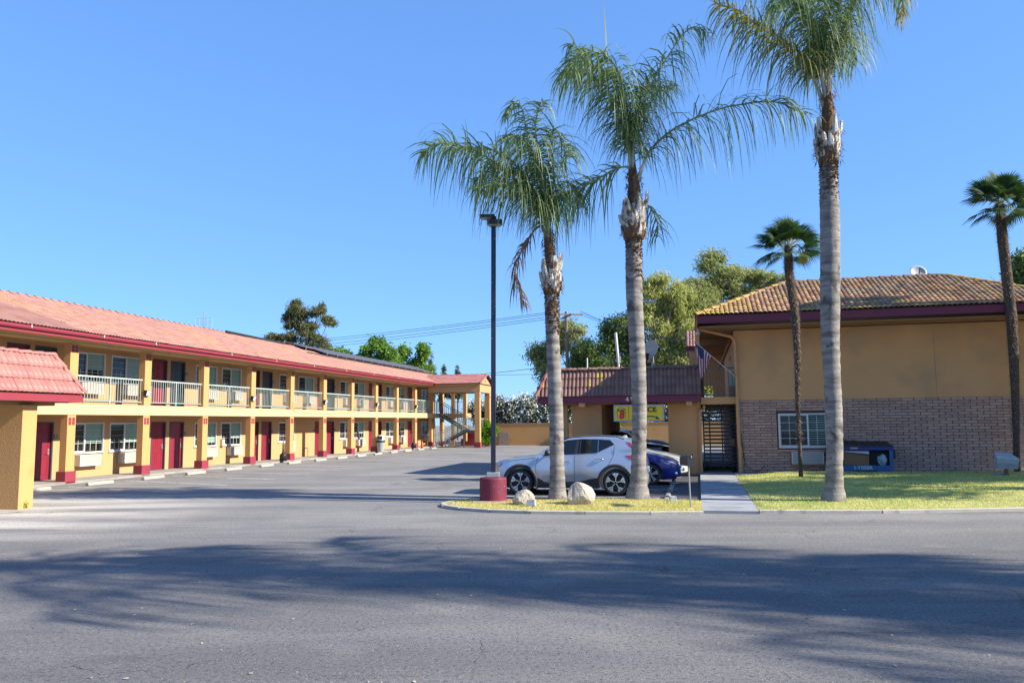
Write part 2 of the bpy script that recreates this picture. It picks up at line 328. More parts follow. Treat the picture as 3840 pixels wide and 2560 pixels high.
# painted bays
def stripe(name, frame, a, b, w=0.1, z=0.004, parent=lot):
    A = frame(*a); B = frame(*b); d = (B - A).normalized(); n = Vector((-d.y, d.x, 0)) * w / 2
    s_ = MB(); s_.add([A - n + Vector((0, 0, z)), B - n + Vector((0, 0, z)), B + n + Vector((0, 0, z)), A + n + Vector((0, 0, z))], [(0, 1, 2, 3)])
    return s_.build(name, M['asphalt_paint'], parent)
for i in range(-1, 14):
    u0 = 1.55 + 2.78 * i
    stripe('bay_line', LW, (1.2, u0), (6.9, u0 - 1.75), 0.075)
for i in range(5):
    stripe('bay_line', QW, (-7.6, -9.2 + i * 2.62), (-2.1, -9.2 + i * 2.62), 0.09)
# pale concrete drainage strip across the lot
dm = MB(); pts = [(12.1, 0.2), (12.7, 4.5), (13.2, 10.5), (13.9, 18)]
for (a, b), (c, d) in zip(pts[:-1], pts[1:]):
    A, B = LW(a - .22, b, .004), LW(c - .22, d, .004); Cc, Dd = LW(c + .22, d, .004), LW(a + .3, b, .004); dm.add([A, B, Cc, Dd], [(0, 3, 2, 1)])
dm.build('drain_strip', mat('drain_concrete', (.24, .225, .205), .9, .2, 3, wear=((.12, .115, .11), 2.2, .42, .62)), lot)

bay = MB(); q_ = [QW(*p, .003) for p in ((-7.6, -10.35), (-1.44, -10.45), (-1.44, .3), (-7.4, .3))]; bay.add(q_, [(0, 1, 2, 3)]); bay.build('shade_toned_bay', mat('sealcoat_with_shade', (0.065, 0.064, 0.068), .85, .25, 1.2, .6, 60), lot)  # bay sheet: newer sealcoat, darkened further to carry the shade around the cars
# lawns ------------------------------------------------------------
def lawn_z(p):
    r = (Vector((p[0], p[1], 0)) - Q).dot(DV); d = (Vector((p[0], p[1], 0)) - Q).dot(DU)
    t = min(1, max(0, (r + 0.2) / 1.6)); k = min(1, max(0, (d + 12.3) / 5.0))
    return 0.06 + 0.13 * t * k * k + 0.010 * max(0, r - 2) * k + 0.02 * math.sin(p[0] * 1.3) * math.sin(p[1] * 0.9 + 1)
def poly_sheet(name, poly, zf, material, step=0.5, skirt=0.1):
    bm = bmesh.new(); vs = [bm.verts.new((p[0], p[1], 0)) for p in poly]; bm.faces.new(vs)
    xs = [p[0] for p in poly]; ys = [p[1] for p in poly]
    x = min(xs) + step
    while x < max(xs):
        bmesh.ops.bisect_plane(bm, geom=bm.verts[:] + bm.edges[:] + bm.faces[:], plane_co=(x, 0, 0), plane_no=(1, 0, 0)); x += step
    y = min(ys) + step
    while y < max(ys):
        bmesh.ops.bisect_plane(bm, geom=bm.verts[:] + bm.edges[:] + bm.faces[:], plane_co=(0, y, 0), plane_no=(0, 1, 0)); y += step
    for v in bm.verts: v.co.z = zf(v.co)
    be = [e for e in bm.edges if len(e.link_faces) == 1]
    r = bmesh.ops.extrude_edge_only(bm, edges=be)
    for v in [g for g in r['geom'] if isinstance(g, bmesh.types.BMVert)]: v.co.z = -0.02
    bmesh.ops.recalc_face_normals(bm, faces=bm.faces)
    me = bpy.data.meshes.new(name); bm.to_mesh(me); bm.free(); me.materials.append(material); me.polygons.foreach_set('use_smooth', [True] * len(me.polygons))
    return link(name, me)
M['turf'] = mat('turf', (0.24, 0.27, 0.06), 0.95, 0.25, 5, 0.8, 60, col2=(0.42, 0.36, 0.16), mixscale=0.9, mixlo=0.4, mixhi=0.62)
M['turf_dry'] = mat('dry_turf', (0.40, 0.36, 0.12), 0.95, 0.25, 5, 0.8, 60, col2=(0.48, 0.37, 0.22), mixscale=1.6, mixlo=0.4, mixhi=0.6)
island = [(-1.72, 19.95), (-1.62, 19.45), (-1.2, 18.9), (-0.5, 18.4), (0.4, 18.05), (1.6, 17.8), (3.0, 17.6), (4.16, 17.56)]
isl_back = [QW(-1.43, -10.55), (1.9, 20.55), (-0.4, 20.95), (-1.35, 20.75)]
island_poly = island + [(p[0], p[1]) for p in isl_back]
def isl_z(p):
    return 0.055 + 0.05 * math.exp(-((p[0] - 2.2) ** 2) / 4 - ((p[1] - 19.6) ** 2) / 0.8)
tag(poly_sheet('island_turf', island_poly, isl_z, M['turf_dry'], 0.35), kind='structure')
A1 = QW(-0.19, -12.35); lawn_poly = [(A1.x, A1.y), (8.0, 17.42), (11.3, 17.62), (16, 18.1), (24, 19.2)]
for r, d in ((16.5, -1.34), (9.8, -1.34), (4.6, -1.30), (-0.19, -1.02)): p = QW(r, d); lawn_poly.append((p.x, p.y))
tag(poly_sheet('lawn', lawn_poly, lawn_z, M['turf'], 0.6), kind='structure')
# kerbs: short lengths laid end to end
def kerb(name, pts, label, w=0.13, h=0.075):
    root = empty(name, (pts[0][0], pts[0][1], 0)); root['kind'] = 'structure'
    for a, b in zip(pts[:-1], pts[1:]):
        A = Vector((a[0], a[1], 0)); B = Vector((b[0], b[1], 0)); n = max(1, round((B - A).length / 1.5))
        for i in range(n):
            P0 = A.lerp(B, i / n); P1 = A.lerp(B, (i + 1) / n); d = (P1 - P0).normalized(); nn = Vector((d.y, -d.x, 0)); P1 = P1 - d * 0.006
            k = MB(); vs = []
            for zz, o in ((-.02, w), (h - .012, w), (h, w - .02), (h, 0.0), (-.02, 0.0)):
                vs.append(P0 + nn * o + Vector((0, 0, zz)))
            for zz, o in ((-.02, w), (h - .012, w), (h, w - .02), (h, 0.0), (-.02, 0.0)):
                vs.append(P1 + nn * o + Vector((0, 0, zz)))
            k.add([v - root.location for v in vs], [(0, 1, 2, 3, 4), (9, 8, 7, 6, 5)] + [(i2, 5 + i2, 5 + (i2 + 1) % 5, (i2 + 1) % 5) for i2 in range(5)])
            k.build('kerb_stone', M['kerb'], root)
    return root
kerb('island_kerb', [isl_back[-1]] + island, '')
kerb('lawn_kerb', lawn_poly[:5], '')
# grass blades (stuff)
def in_poly(x, y, poly):
    c = np.zeros(len(x), bool); n = len(poly); j = n - 1
    for i in range(n):
        xi, yi = poly[i]; xj, yj = poly[j]
        cond = ((yi > y) != (yj > y)) & (x < (xj - xi) * (y - yi) / (yj - yi + 1e-12) + xi); c ^= cond; j = i
    return c
def blades(name, poly, zf, n, h, mt, dens=None):
    xs = [p[0] for p in poly]; ys = [p[1] for p in poly]
    x = rng.uniform(min(xs), min(max(xs), 19), n); y = rng.uniform(min(ys), max(ys), n); k = in_poly(x, y, poly)
    if dens is not None: k &= dens(x, y)
    x = x[k]; y = y[k]; n = len(x); z = np.array([zf((a, b)) for a, b in zip(x, y)]) - 0.005
    a = rng.uniform(0, 2 * np.pi, n); w = rng.uniform(0.006, 0.012, n); hh = h * rng.uniform(0.4, 1.2, n); lx = rng.normal(0, 0.4, n) * hh; ly = rng.normal(0, 0.4, n) * hh
    V = np.zeros((n, 3, 3)); V[:, 0] = np.c_[x - np.cos(a) * w, y - np.sin(a) * w, z]; V[:, 1] = np.c_[x + np.cos(a) * w, y + np.sin(a) * w, z]; V[:, 2] = np.c_[x + lx, y + ly, z + hh]
    return link(name, npmesh(name, V.reshape(-1, 3), np.arange(3 * n).reshape(-1, 3), mt))
M['blade'] = leafmat('grass_blade', (0.32, 0.40, 0.09), (0.74, 0.68, 0.32), 0.3)
M['blade_dry'] = leafmat('dry_grass_blade', (0.42, 0.44, 0.10), (0.66, 0.56, 0.30), 0.3)
g1 = blades('grass', lawn_poly, lawn_z, 150000, 0.045, M['blade']); tag(g1, kind='stuff')
g2 = blades('grass', island_poly, isl_z, 42000, 0.05, M['blade_dry']); tag(g2, kind='stuff')

# ------------------------------------------------------------------ roof tiles
def tile_mesh(name, width, length, barrels, material, h=0.035):
    n = 4 * barrels + 1; xs = [-width / 2 + width * i / (n - 1) for i in range(n)]
    zs = [h * (0.15 + 0.85 * abs(math.sin(math.pi * barrels * i / (n - 1))) ** 0.8) for i in range(n)]
    b = MB(); vs = []
    for x, z in zip(xs, zs): vs.append((x, -0.01, z + 0.032))
    for x, z in zip(xs, zs): vs.append((x, length, z + 0.004))
    for x, z in zip(xs, zs): vs.append((x, -0.01, z + 0.010))
    b.add(vs, [(i, i + 1, n + i + 1, n + i) for i in range(n - 1)] + [(2 * n + i, 2 * n + i + 1, i + 1, i) for i in range(n - 1)])
    return b.mesh(name, material)
def tile_roof(parent, P0, A, B, poly, tw, te, barrels, material, nobj, camloc, name='roof_tile', h=0.035, jitter=0.006, moss=None):
    """P0 eave start, A along the eave, B up the slope (unit vectors in parent space), poly in (a,b)"""
    P0, A, B = Vector(P0), Vector(A).normalized(), Vector(B).normalized(); N = A.cross(B)
    me = tile_mesh(name, tw, te + 0.07, barrels, material, h)
    amax = max(p[0] for p in poly); bmax = max(p[1] for p in poly); amin = min(p[0] for p in poly)
    cand = []
    for j in range(int(bmax / te) + 1):
        for i in range(int((amax - amin) / tw) + 1):
            a = amin + (i + 0.5) * tw; b = j * te
            if in_poly(np.array([a]), np.array([b + te * 0.5]), poly)[0]: cand.append((a, b))
    pos = [(P0 + A * a + B * b, a, b) for a, b in cand]
    wm_ = parent.matrix_basis
    pos.sort(key=lambda t: ((wm_ @ t[0]) - camloc).length)
    meshes = {material.name: me}
    for k, (p, a, b) in enumerate(pos[:nobj]):
        mm = me
        if moss and moss(a, b):
            if 'moss' not in meshes: m2 = me.copy(); m2.materials[0] = M['tile_moss']; meshes['moss'] = m2
            mm = meshes['moss']
        o = bpy.data.objects.new(name, mm); COL.objects.link(o); o.parent = parent
        t = random.uniform(-1, 1) * jitter
        mt = Matrix((A, B, N)).transposed().to_4x4(); mt.translation = p + N * (0.004 + abs(t)) + A * t
        o.matrix_basis = mt @ Matrix.Rotation(t * 1.5, 4, 'Z')
    rest = pos[nobj:]
    if rest:
        V0 = np.array([v.co[:] for v in me.vertices]); F0 = np.array([tuple(f.vertices) for f in me.polygons])
        R = np.array([A[:], B[:], N[:]]); W0 = V0 @ R; nv = len(V0)
        off = np.array([(p + N * abs(random.gauss(0, jitter)))[:] for p, a, b in rest])
        V = (W0[None] + off[:, None]).reshape(-1, 3); F = (F0[None] + (np.arange(len(rest)) * nv)[:, None, None]).reshape(-1, 4)
        mi = None; mats = [material]
        if moss:
            mats.append(M['tile_moss']); mi = np.repeat([1 if moss(a, b) else 0 for p, a, b in rest], len(F0))
        o = link('roof_tiling', npmesh('roof_tiling', V, F, mats, mi), parent); o['kind'] = 'stuff'
def ridge_caps(parent, P, R_, material, r=0.13, L=0.36, up=Vector((0, 0, 1)), name='ridge_tile', moss=None):
    P, R_ = Vector(P), Vector(R_); d = (R_ - P); n = max(1, int(d.length / L)); L = d.length / n; d.normalize(); s = d.cross(up).normalized(); nn = s.cross(d)
    b = MB(); vs = []; K = 6
    for y, rr, dz in ((-0.03, r * 1.08, 0.025), (L + 0.0, r * 0.95, 0.0), (-0.03, r * 0.95, 0.0)):
        for k in range(K + 1):
            t = math.pi * k / K; vs.append((-math.cos(t) * rr, y, math.sin(t) * rr * 0.75 + dz - 0.02))
    m = K + 1
    b.add(vs, [(k, k + 1, m + k + 1, m + k) for k in range(K)] + [(2 * m + k, 2 * m + k + 1, k + 1, k) for k in range(K)])
    me = b.mesh(name, material); me2 = None
    for i in range(n):
        mm = me
        if moss and moss(i / n):
            if me2 is None: me2 = me.copy(); me2.materials[0] = M['tile_moss']
            mm = me2
        o = bpy.data.objects.new(name, mm); COL.objects.link(o); o.parent = parent
        mt = Matrix((s, d, nn)).transposed().to_4x4(); mt.translation = P + d * (i * L) + nn * random.uniform(0, 0.008)
        o.matrix_basis = mt @ Matrix.Rotation(random.uniform(-0.02, 0.02), 4, 'Z')
CAM = Vector((0, 0, 2.05))

def wall_openings(b, x0, x1, y0, y1, z0, z1, ops):
    """box wall of thickness x0..x1 with rectangular openings (ya,yb,za,zb)"""
    ys = sorted(set([y0, y1] + [q for o in ops for q in o[:2] if y0 < q < y1]))
    for a, c in zip(ys[:-1], ys[1:]):
        m = (a + c) / 2; hit = [o for o in ops if o[0] < m < o[1]]
        if not hit: b.box(x0, x1, a, c, z0, z1)
        else:
            o = hit[0]
            if o[2] > z0: b.box(x0, x1, a, c, z0, o[2])
            if o[3] < z1: b.box(x0, x1, a, c, o[3], z1)

# ------------------------------------------------------------------ door / window / cooler builders, facing +x, y along the wall
def make_door(w, h, parent, y, z, x, dark=False, hinge=1):
    f = MB(); f.box(-.1, .02, 0, .06, 0, h); f.box(-.1, .02, w - .06, w, 0, h); f.box(-.1, .02, .06, w - .06, h - .06, h); f.box(-.1, .01, .06, w - .06, 0, .02)
    fr = f.build('door_frame', M['door_frame'], parent, (x, y, z))
    d = MB(); d.box(-.115, -.075, .06, w - .06, .02, h - .06); W_ = w - .12
    for cy in (0.1, 0.56):
        for za, zb in ((.22, .80), (.92, 1.55), (1.66, 1.86)):
            ya = .06 + W_ * cy; yb = ya + W_ * .34; za_, zb_ = za * h / 2.12, zb * h / 2.12
            for q in ((ya, yb, za_, za_ + .025), (ya, yb, zb_ - .025, zb_), (ya, ya + .025, za_ + .025, zb_ - .025), (yb - .025, yb, za_ + .025, zb_ - .025)):
                d.box(-.075, -.067, *q)
    dr = d.build('door', M['door_dark'] if dark else M['door'], parent, (x, y, z))
    k = MB(); yy = w - .16; k.box(-.075, -.055, yy, yy + .06, .92, 1.16); k.tube([(-.055, yy + .03, .98), (-.01, yy + .03, .98), (-.005, yy - .09, .975)], .012, 6); k.lathe([(0.001, 0), (.025, 0), (.022, .02), (.001, .022)], 8, (-.055, yy + .03, 1.09), 'x')
    k.build('door_handle', M['galv'], dr)
    return dr
def make_plate(parent, y, z, x, s_=.13):
    p = MB(); p.box(0, .018, 0, s_ * 1.25, 0, s_); o = p.build('number_plate', M['black'], parent, (x, y, z)); bevel_mesh(o.data, .004)
    q = MB(); q.box(.018, .021, .03, .06, .03, .10); q.box(.018, .021, .08, .12, .03, .045); q.box(.018, .021, .08, .12, .085, .10); q.box(.018, .021, .105, .12, .045, .085)
    q.build('plate_digit', M['white'], o)
win_cache = {}
def make_window(w, h, parent, y, z, x, rot=None, upper=False, mid=0.47, slats=False, blindz=0.30, frame=None):
    key = (round(w, 2), round(h, 2), upper, slats, round(mid, 2), round(blindz, 2))
    if key not in win_cache:
        f = MB(); t = .05
        f.box(-.06, .03, -t, w + t, -t, 0.0); f.box(-.06, .03, -t, w + t, h, h + t); f.box(-.06, .03, -t, 0, 0, h); f.box(-.06, .03, w, w + t, 0, h)
        f.box(-.05, .02, w * mid - .03, w * mid + .03, 0, h); f.box(-.045, .005, 0.0, .03, 0, h); f.box(-.045, .005, 0.03, w * mid - .03, 0, .035); f.box(-.045, .005, 0.03, w * mid - .03, h - .035, h)
        f.box(0.03, .06, -t - .02, w + t + .02, -t - .02, -t + .015)
        g = MB()
        for (a, b) in ((.03, w * mid - .03), (w * mid + .03, w)):
            n = 3
            for i in range(1, n): yy = a + (b - a) * i / n; g.box(-.030, -.018, yy - .007, yy + .007, 0.035, h - .035) if slats else g.box(-.030, -.018, yy - .007, yy + .007, 0.035, h * .42)
            for zz in ((h * .30,) if not slats else (h * .25, h * .5, h * .75)): g.box(-.029, -.019, a, b, zz - .007, zz + .007)
            if not slats: g.box(-.029, -.019, a, b, h * .78 - .004, h * .78 + .004); g.box(-.029, -.019, a, b, h * .55 - .004, h * .55 + .004)
        p = MB(); p.box(-.038, -.034, 0, w * mid, 0, h); p2 = MB(); p2.box(-.038, -.034, w * mid, w, 0, h)
        bl = MB()
        if slats:
            nb = 14
            for i in range(nb): zz = h * (i + .5) / nb; bl.box(-.075, -.055, 0.0, w, zz - .022, zz + .012)
        else: bl.box(-.075, -.065, w * mid, w, h * blindz, h); bl.box(-.075, -.065, 0, w * mid - .02, h * blindz, h)
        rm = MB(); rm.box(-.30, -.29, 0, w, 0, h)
        win_cache[key] = (f.mesh('window_frame', frame or M['white']), g.mesh('window_bars', M['white']), p.mesh('window_pane', M['pane_dark']), p2.mesh('window_pane', M['pane']), bl.mesh('blind', M['blind']), rm.mesh('room_darkness', M['room']))
    c = win_cache[key]
    fo = link('window', c[0], parent, (x, y, z), rot)
    link('window_bars', c[1], fo); link('window_pane', c[2], fo); link('window_pane', c[3], fo); link('blind', c[4], fo); link('room_interior', c[5], fo)
    return fo
cool_cache = []
def make_cooler(parent, y, z, x, rot=None, w=1.1, h=.43, d=.26, material=None):
    if not cool_cache:
        b = MB(); b.box(0, d - .02, 0, w, 0, h); me = bevel_mesh(b.mesh('wall_cooler', M['almond']), .01)
        g = MB()
        for i in range(13): zz = .03 + (h - .06) * i / 12; g.add([(d - .02, .03, zz - .012), (d - .02, w - .03, zz - .012), (d + .004, w - .03, zz + .004), (d + .004, .03, zz + .004), (d - .02, .03, zz + .008), (d - .02, w - .03, zz + .008)], [(0, 1, 2, 3), (3, 2, 5, 4)])
        for (a, c) in ((0, .03), (w - .03, w)): g.box(d - .02, d + .006, a, c, 0, h)
        g.box(d - .02, d + .006, .03, w - .03, 0, .02); g.box(d - .02, d + .006, .03, w - .03, h - .02, h)
        cool_cache.extend([me, g.mesh('cooler_grille', M['white'])])
    o = link('wall_cooler', cool_cache[0], parent, (x, y, z), rot); link('cooler_grille', cool_cache[1], o); return o

# ================================================================== THE LONG TWO-STOREY WING
wing = empty('motel_wing', O, -ALPHA, 'long two storey yellow motel wing with red doors and green balcony railings', 'building')
WX = -1.2
su = lambda u: u + 0.2 * (u + 24.5) / 23.5
doorsG = [(-.69, .33), (5.75, 6.73), (7.0, 8.02), (13.55, 14.5), (14.8, 15.84), (21.03, 22.0), (22.65, 23.7), (29.36, 30.4), (30.72, 31.74), (37.33, 38.5)]
winsG = [(.98, 2.9), (3.22, 5.08), (8.82, 10.6), (10.96, 12.77), (16.6, 18.45), (24.52, 26.35), (26.66, 28.5), (32.55, 34.29), (34.8, 36.6), (40.6, 42.4)]
doorsU = [(-1.9, -.92), (-.68, .31), (5.71, 6.69), (6.95, 7.99), (13.55, 14.5), (14.8, 15.84), (21.3, 22.3), (22.65, 23.7), (29.36, 30.4), (30.72, 31.74), (37.33, 38.5)]
winsU = [(.95, 2.82), (3.16, 5.05), (8.78, 10.53), (10.93, 12.69), (16.6, 18.45), (18.85, 20.75), (24.52, 26.35), (26.66, 28.5), (32.55, 34.29), (34.8, 36.6), (40.6, 42.4)]
wl = MB()
opG = [(su(a), su(b), 0, 2.24) for a, b in doorsG] + [(su(a), su(b), 1.02, 2.22) for a, b in winsG]
opU = [(su(a), su(b), 0, 5.06) for a, b in doorsU] + [(su(a), su(b), 3.86, 5.02) for a, b in winsU]
wall_openings(wl, WX - .18, WX, -8, 45.0, WZ - .02, 2.55, opG)
wall_openings(wl, WX - .181, WX, -8, 45.0, 2.86, 5.28, opU)
wl.box(-8.5, WX - .2, 44.82, 45.0, 0, 5.3); wl.box(-8.5, WX - .2, -8.0, -7.8, 0, 5.3); wl.box(-8.7, -8.5, -8.0, 45.0, 0, 5.3)
wl.build('wall', M['stucco_pale'], wing)
for i, (a, b) in enumerate(doorsG):
    a, b = su(a), su(b); make_door(b - a, 2.24 - WZ, wing, a, WZ, WX)
    if i in (0, 2, 4, 6, 8): make_plate(wing, b + .04, 1.62, WX)
    else: make_plate(wing, a - .2, 1.62, WX)
for i, (a, b) in enumerate(doorsU):
    a, b = su(a), su(b); make_door(b - a, 5.06 - 2.9, wing, a, 2.9, WX, dark=(i in (1, 3, 5, 7)))
    if i > 1: make_plate(wing, (b + .04) if i % 2 else (a - .2), 4.45, WX)
for k, (lst, z0, z1) in enumerate(((winsG, 1.02, 2.22), (winsU, 3.86, 5.02))):
    for i, (a, b) in enumerate(lst):
        a, b = su(a), su(b); w_ = 1.84 if b - a < 1.95 else round(b - a, 2)
        make_window(round(b - a - .1, 2), z1 - z0 - .1, wing, a + .05, z0 + .05, WX, blindz=random.choice((.30, .30, .34, .12, .52)) if k == 0 else random.choice((.22, .05, .40)))
        make_cooler(wing, a + (.55 if i % 2 else .45), z0 - .50, WX)
# soffit under the balcony, balcony slab
b = MB(); b.box(WX + .002, .24, -8, 43.2, 2.512, 2.88); b.box(.2402, .27, -5.5, 43.2, 2.50, 2.905); b.build('balcony_slab', M['cream'], wing)
b = MB(); b.box(WX + .002, .28, -8, 43.2, 2.906, 2.915); b.build('balcony_deck', M['concrete'], wing)
sf = MB(); sf.box(WX + .003, .236, -8, 43.19, 2.500, 2.5105); sf.box(WX + .003, .86, -8, 43.3, 5.205, 5.235); sf.build('soffit', M['stucco'], wing)
bb = MB(); bb.box(-.02, .27, -8, 43.2, 5.12, 5.204); bb.build('eave_beam', M['cream'], wing)
# columns
cl = MB(); cl.box(-.04, .25, -.195, .195, .44, 2.499); cm = cl.mesh('column', M['stucco'])
cc = MB(); cc.box(-.055, .265, -.21, .21, 2.40, 2.4985)
cl2 = MB(); cl2.box(-.04, .25, -.195, .195, 2.916, 5.119); cm2 = cl2.mesh('column', M['stucco'])
bs = MB(); bs.box(-.11, .32, -.25, .25, 0, .455); bm_ = bevel_mesh(bs.mesh('column_base', M['red_base']), .02, 2)
sq = MB(); sq.box(.2505, .258, -.065, .065, -.065, .065); sqm = sq.mesh('accent_square', M['red'])
for n in range(-2, 12):
    y = -.17 + 4.015 * n - (.0 if n < 11 else -0.2)
    if n == 11: y = 43.0
    o = link('column', cm, wing, (0, y, 0)); ob = link('column_base', bm_, o)
    for sy in (-.085, .085):
        for sz in (2.33, 2.19): link('accent_square', sqm, o, (0, sy, sz))
    o2 = link('column', cm2, wing, (0, y, 0))
    for sy in (-.085, .085):
        for sz in (4.98, 4.84): link('accent_square', sqm, o2, (0, sy, sz))
# railings
bal = MB(); bal.box(-.009, .009, -.009, .009, 3.05, 3.93); balm = bal.mesh('baluster', M['rail'])
def railing(parent, x, ya, yb, n=None, zoff=0.0):
    r = MB(); r.box(x - .03, x + .03, ya, yb, 3.93 + zoff, 3.985 + zoff); r.box(x - .018, x + .018, ya, yb, 3.02 + zoff, 3.05 + zoff)
    ym = (ya + yb) / 2; r.box(x - .022, x + .022, ym - .022, ym + .022, 2.915 + zoff, 3.02 + zoff); r.box(x - .0225, x + .0225, ym - .0225, ym + .0225, 3.05 + zoff, 3.93 + zoff)
    ro = r.build('railing', M['rail'], parent); n = n or int((yb - ya) / .14)
    for i in range(n):
        yy = ya + (yb - ya) * (i + .5) / n
        if abs(yy - ym) > .04: link('baluster', balm, ro, (x, yy, zoff))
for n in range(-1, 10): railing(wing, .12, -.17 + 4.015 * n + .197, -.17 + 4.015 * (n + 1) - .197)
railing(wing, .12, 40.2, 42.8)
# fascia, gutter, brackets
fb = MB(); fb.box(.86, .89, -8, 43.3, 5.20, 5.475); fb.build('fascia_board', M['red'], wing)
gt = MB(); gt.prism([(.892, 5.44), (.892, 5.31), (.96, 5.31), (.99, 5.36), (.99, 5.43), (1.0, 5.44), (.985, 5.445), (.975, 5.43), (.975, 5.37), (.95, 5.33), (.905, 5.33), (.905, 5.44)], 'y', -8, 43.3)
gt.build('gutter', M['red'], wing)
bk = MB(); bk.box(.88, 1.01, -.02, .02, 5.44, 5.452); bk.box(1.002, 1.012, -.02, .02, 5.36, 5.44); bkm = bk.mesh('gutter_bracket', M['white'])
for y in (-2.9, .4, 3.3, 8.7, 12.8, 17.0, 21.3, 25.6, 30.2, 35, 40): link('gutter_bracket', bkm, wing, (0, y, 0))
# roof
ru = MB(); ru.add([(.95, -8, 5.44), (.95, 47, 5.44), (-3.98, 47, 7.33), (-3.98, -8, 7.33), (-8.9, 47, 5.44), (-8.9, -8, 5.44)], [(0, 1, 2, 3), (3, 2, 4, 5), (5, 4, 1, 0)])
ru.build('roof_deck', M['underlay'], wing)
slope = Vector((-4.93, 0, 1.89)); SL = slope.length
tile_roof(wing, (.97, -8, 5.45), (0, 1, 0), slope, [(0, 0), (55, 0), (55, SL), (0, SL)], .32, .375, 2, M['tile_pink'], 290, LW(2, -9, 5))
ridge_caps(wing, (-3.98, -8, 7.36), (-3.98, 47, 7.36), M['tile_pink'], .12, .42)
# hose / conduit slung under the balcony edge, downspout, wall pipework
h = MB(); pts = [(.285, 15.9, 3.3), (.285, 15.9, 2.95)] + [(.285, 16.0 + 8 * t, 2.78 - .12 * math.sin(math.pi * t) + .06 * t) for t in np.linspace(0, 1, 12)] + [(.285, 24.1, 3.2)]
h.tube(pts, .012, 5); h.build('conduit', M['stucco_pale'], wing)
ds = MB(); ds.tube([(.93, 42.6, 5.33), (.75, 42.4, 5.1), (.34, 40.35, 4.75), (.32, 40.3, 4.6), (.32, 40.3, 2.95), (.32, 40.3, .2)], .04, 6); ds.build('downspout', M['stucco_pale'], wing)
wp = MB(); wp.tube([(WX + .05, 20.0, .2), (WX + .05, 20.0, .62), (WX + .05, 20.5, .62), (WX + .05, 20.5, .1)], .02, 6); wp.box(WX, WX + .06, 19.9, 20.05, .4, .48); wp.build('wall_pipe', M['stucco'], wing)
# column floodlights
fl = MB(); fl.add([(.25, -.13, .12), (.25, .13, .12), (.25, .13, -.12), (.25, -.13, -.12), (.42, -.13, .10), (.42, .13, .10), (.36, .13, -.12), (.36, -.13, -.12)], [(0, 3, 2, 1), (0, 1, 5, 4), (3, 7, 6, 2), (0, 4, 7, 3), (1, 2, 6, 5), (4, 5, 6, 7)])
flm = fl.mesh('floodlight', M['black']); fg = MB(); fg.add([(.425, -.11, .09), (.425, .11, .09), (.366, .11, -.11), (.366, -.11, -.11)], [(0, 3, 2, 1)])
fgm = fg.mesh('floodlight_lens', mat('flood_lens', (0.55, 0.55, 0.55), 0.15))
for n, z in ((1, 3.42), (3, 3.42), (5, 3.42), (7, 3.42), (9, 3.42)):
    o = link('floodlight', flm, wing, (0, -.17 + 4.015 * n - .12, z)); link('floodlight_lens', fgm, o)
# boxes on the ground-floor wall
for (u, v0, z, s_) in ((9.0, WX, 1.0, .35), (9.0, WX, 3.9, .3)):
    q = MB(); q.box(0, .14, 0, .22, 0, s_); q.build('meter_box', M['almond'], wing, (WX, su(u) + 1.95, z))

# rooftop solar heating mats: a thing of its own
sol = empty('solar_heater', O, -ALPHA, 'black solar heating panels propped on the long red tiled roof', 'solar panels')
def roofp(u, k, up=0.0): return Vector((.97 - 4.93 * k, u, 5.45 + 1.89 * k)) + Vector((1.89, 0, 4.93)).normalized() * up
n = 17; U0, U1 = 21.5, 46.5
for i in range(n):
    a = U0 + (U1 - U0) * i / n; c = U0 + (U1 - U0) * (i + 1) / n - .03
    k0 = max(.60, .93 - .16 * i) if i < 3 else .60
    p = MB(); A_, B_, C_, D_ = roofp(a, k0, .24), roofp(c, k0, .24), roofp(c, .985, .16), roofp(a, .985, .16); nv = Vector((1.89, 0, 4.93)).normalized() * .03
    p.add([A_, B_, C_, D_, A_ + nv, B_ + nv, C_ + nv, D_ + nv], [(3, 2, 1, 0), (4, 5, 6, 7), (0, 1, 5, 4), (1, 2, 6, 5), (2, 3, 7, 6), (3, 0, 4, 7)])
    o = p.build('solar_panel', M['solar'], sol)
    q = MB(); q.tube([roofp(a + .05, k0 + .004, .0), roofp(a + .05, k0 - .004, .34)], .022, 5); q.build('panel_clamp', M['stop'], sol)
q = MB(); q.tube([roofp(U0, .58, .15), roofp(U1, .58, .15)], .035, 6); q.tube([roofp(15.5, .985, .14), roofp(18.5, .97, .12), roofp(U0, .93, .10)], .07, 6); q.build('header_pipe', M['plastic_black'], sol)

# rooftop aerial
an = empty('roof_aerial', LW(-6.5, 17.2, 6.2), 0, 'small lattice television aerial rising behind the left roof ridge', 'aerial')
q = MB(); q.tube([(0, 0, 0), (0, 0, 2.75)], .03, 6); q.tube([(.12, 0, .3), (.12, 0, 2.4)], .012, 5); q.build('mast', M['galv'], an)
q = MB()
for i in range(9): q.tube([(-.5, 0, .95 + i * .17), (.5, 0, .95 + i * .17)], .008, 4)
for x in (-.5, -.25, .25, .5): q.tube([(x, 0, .95), (x, 0, 2.31)], .008, 4)
q.build('grid_element', M['galv'], an)

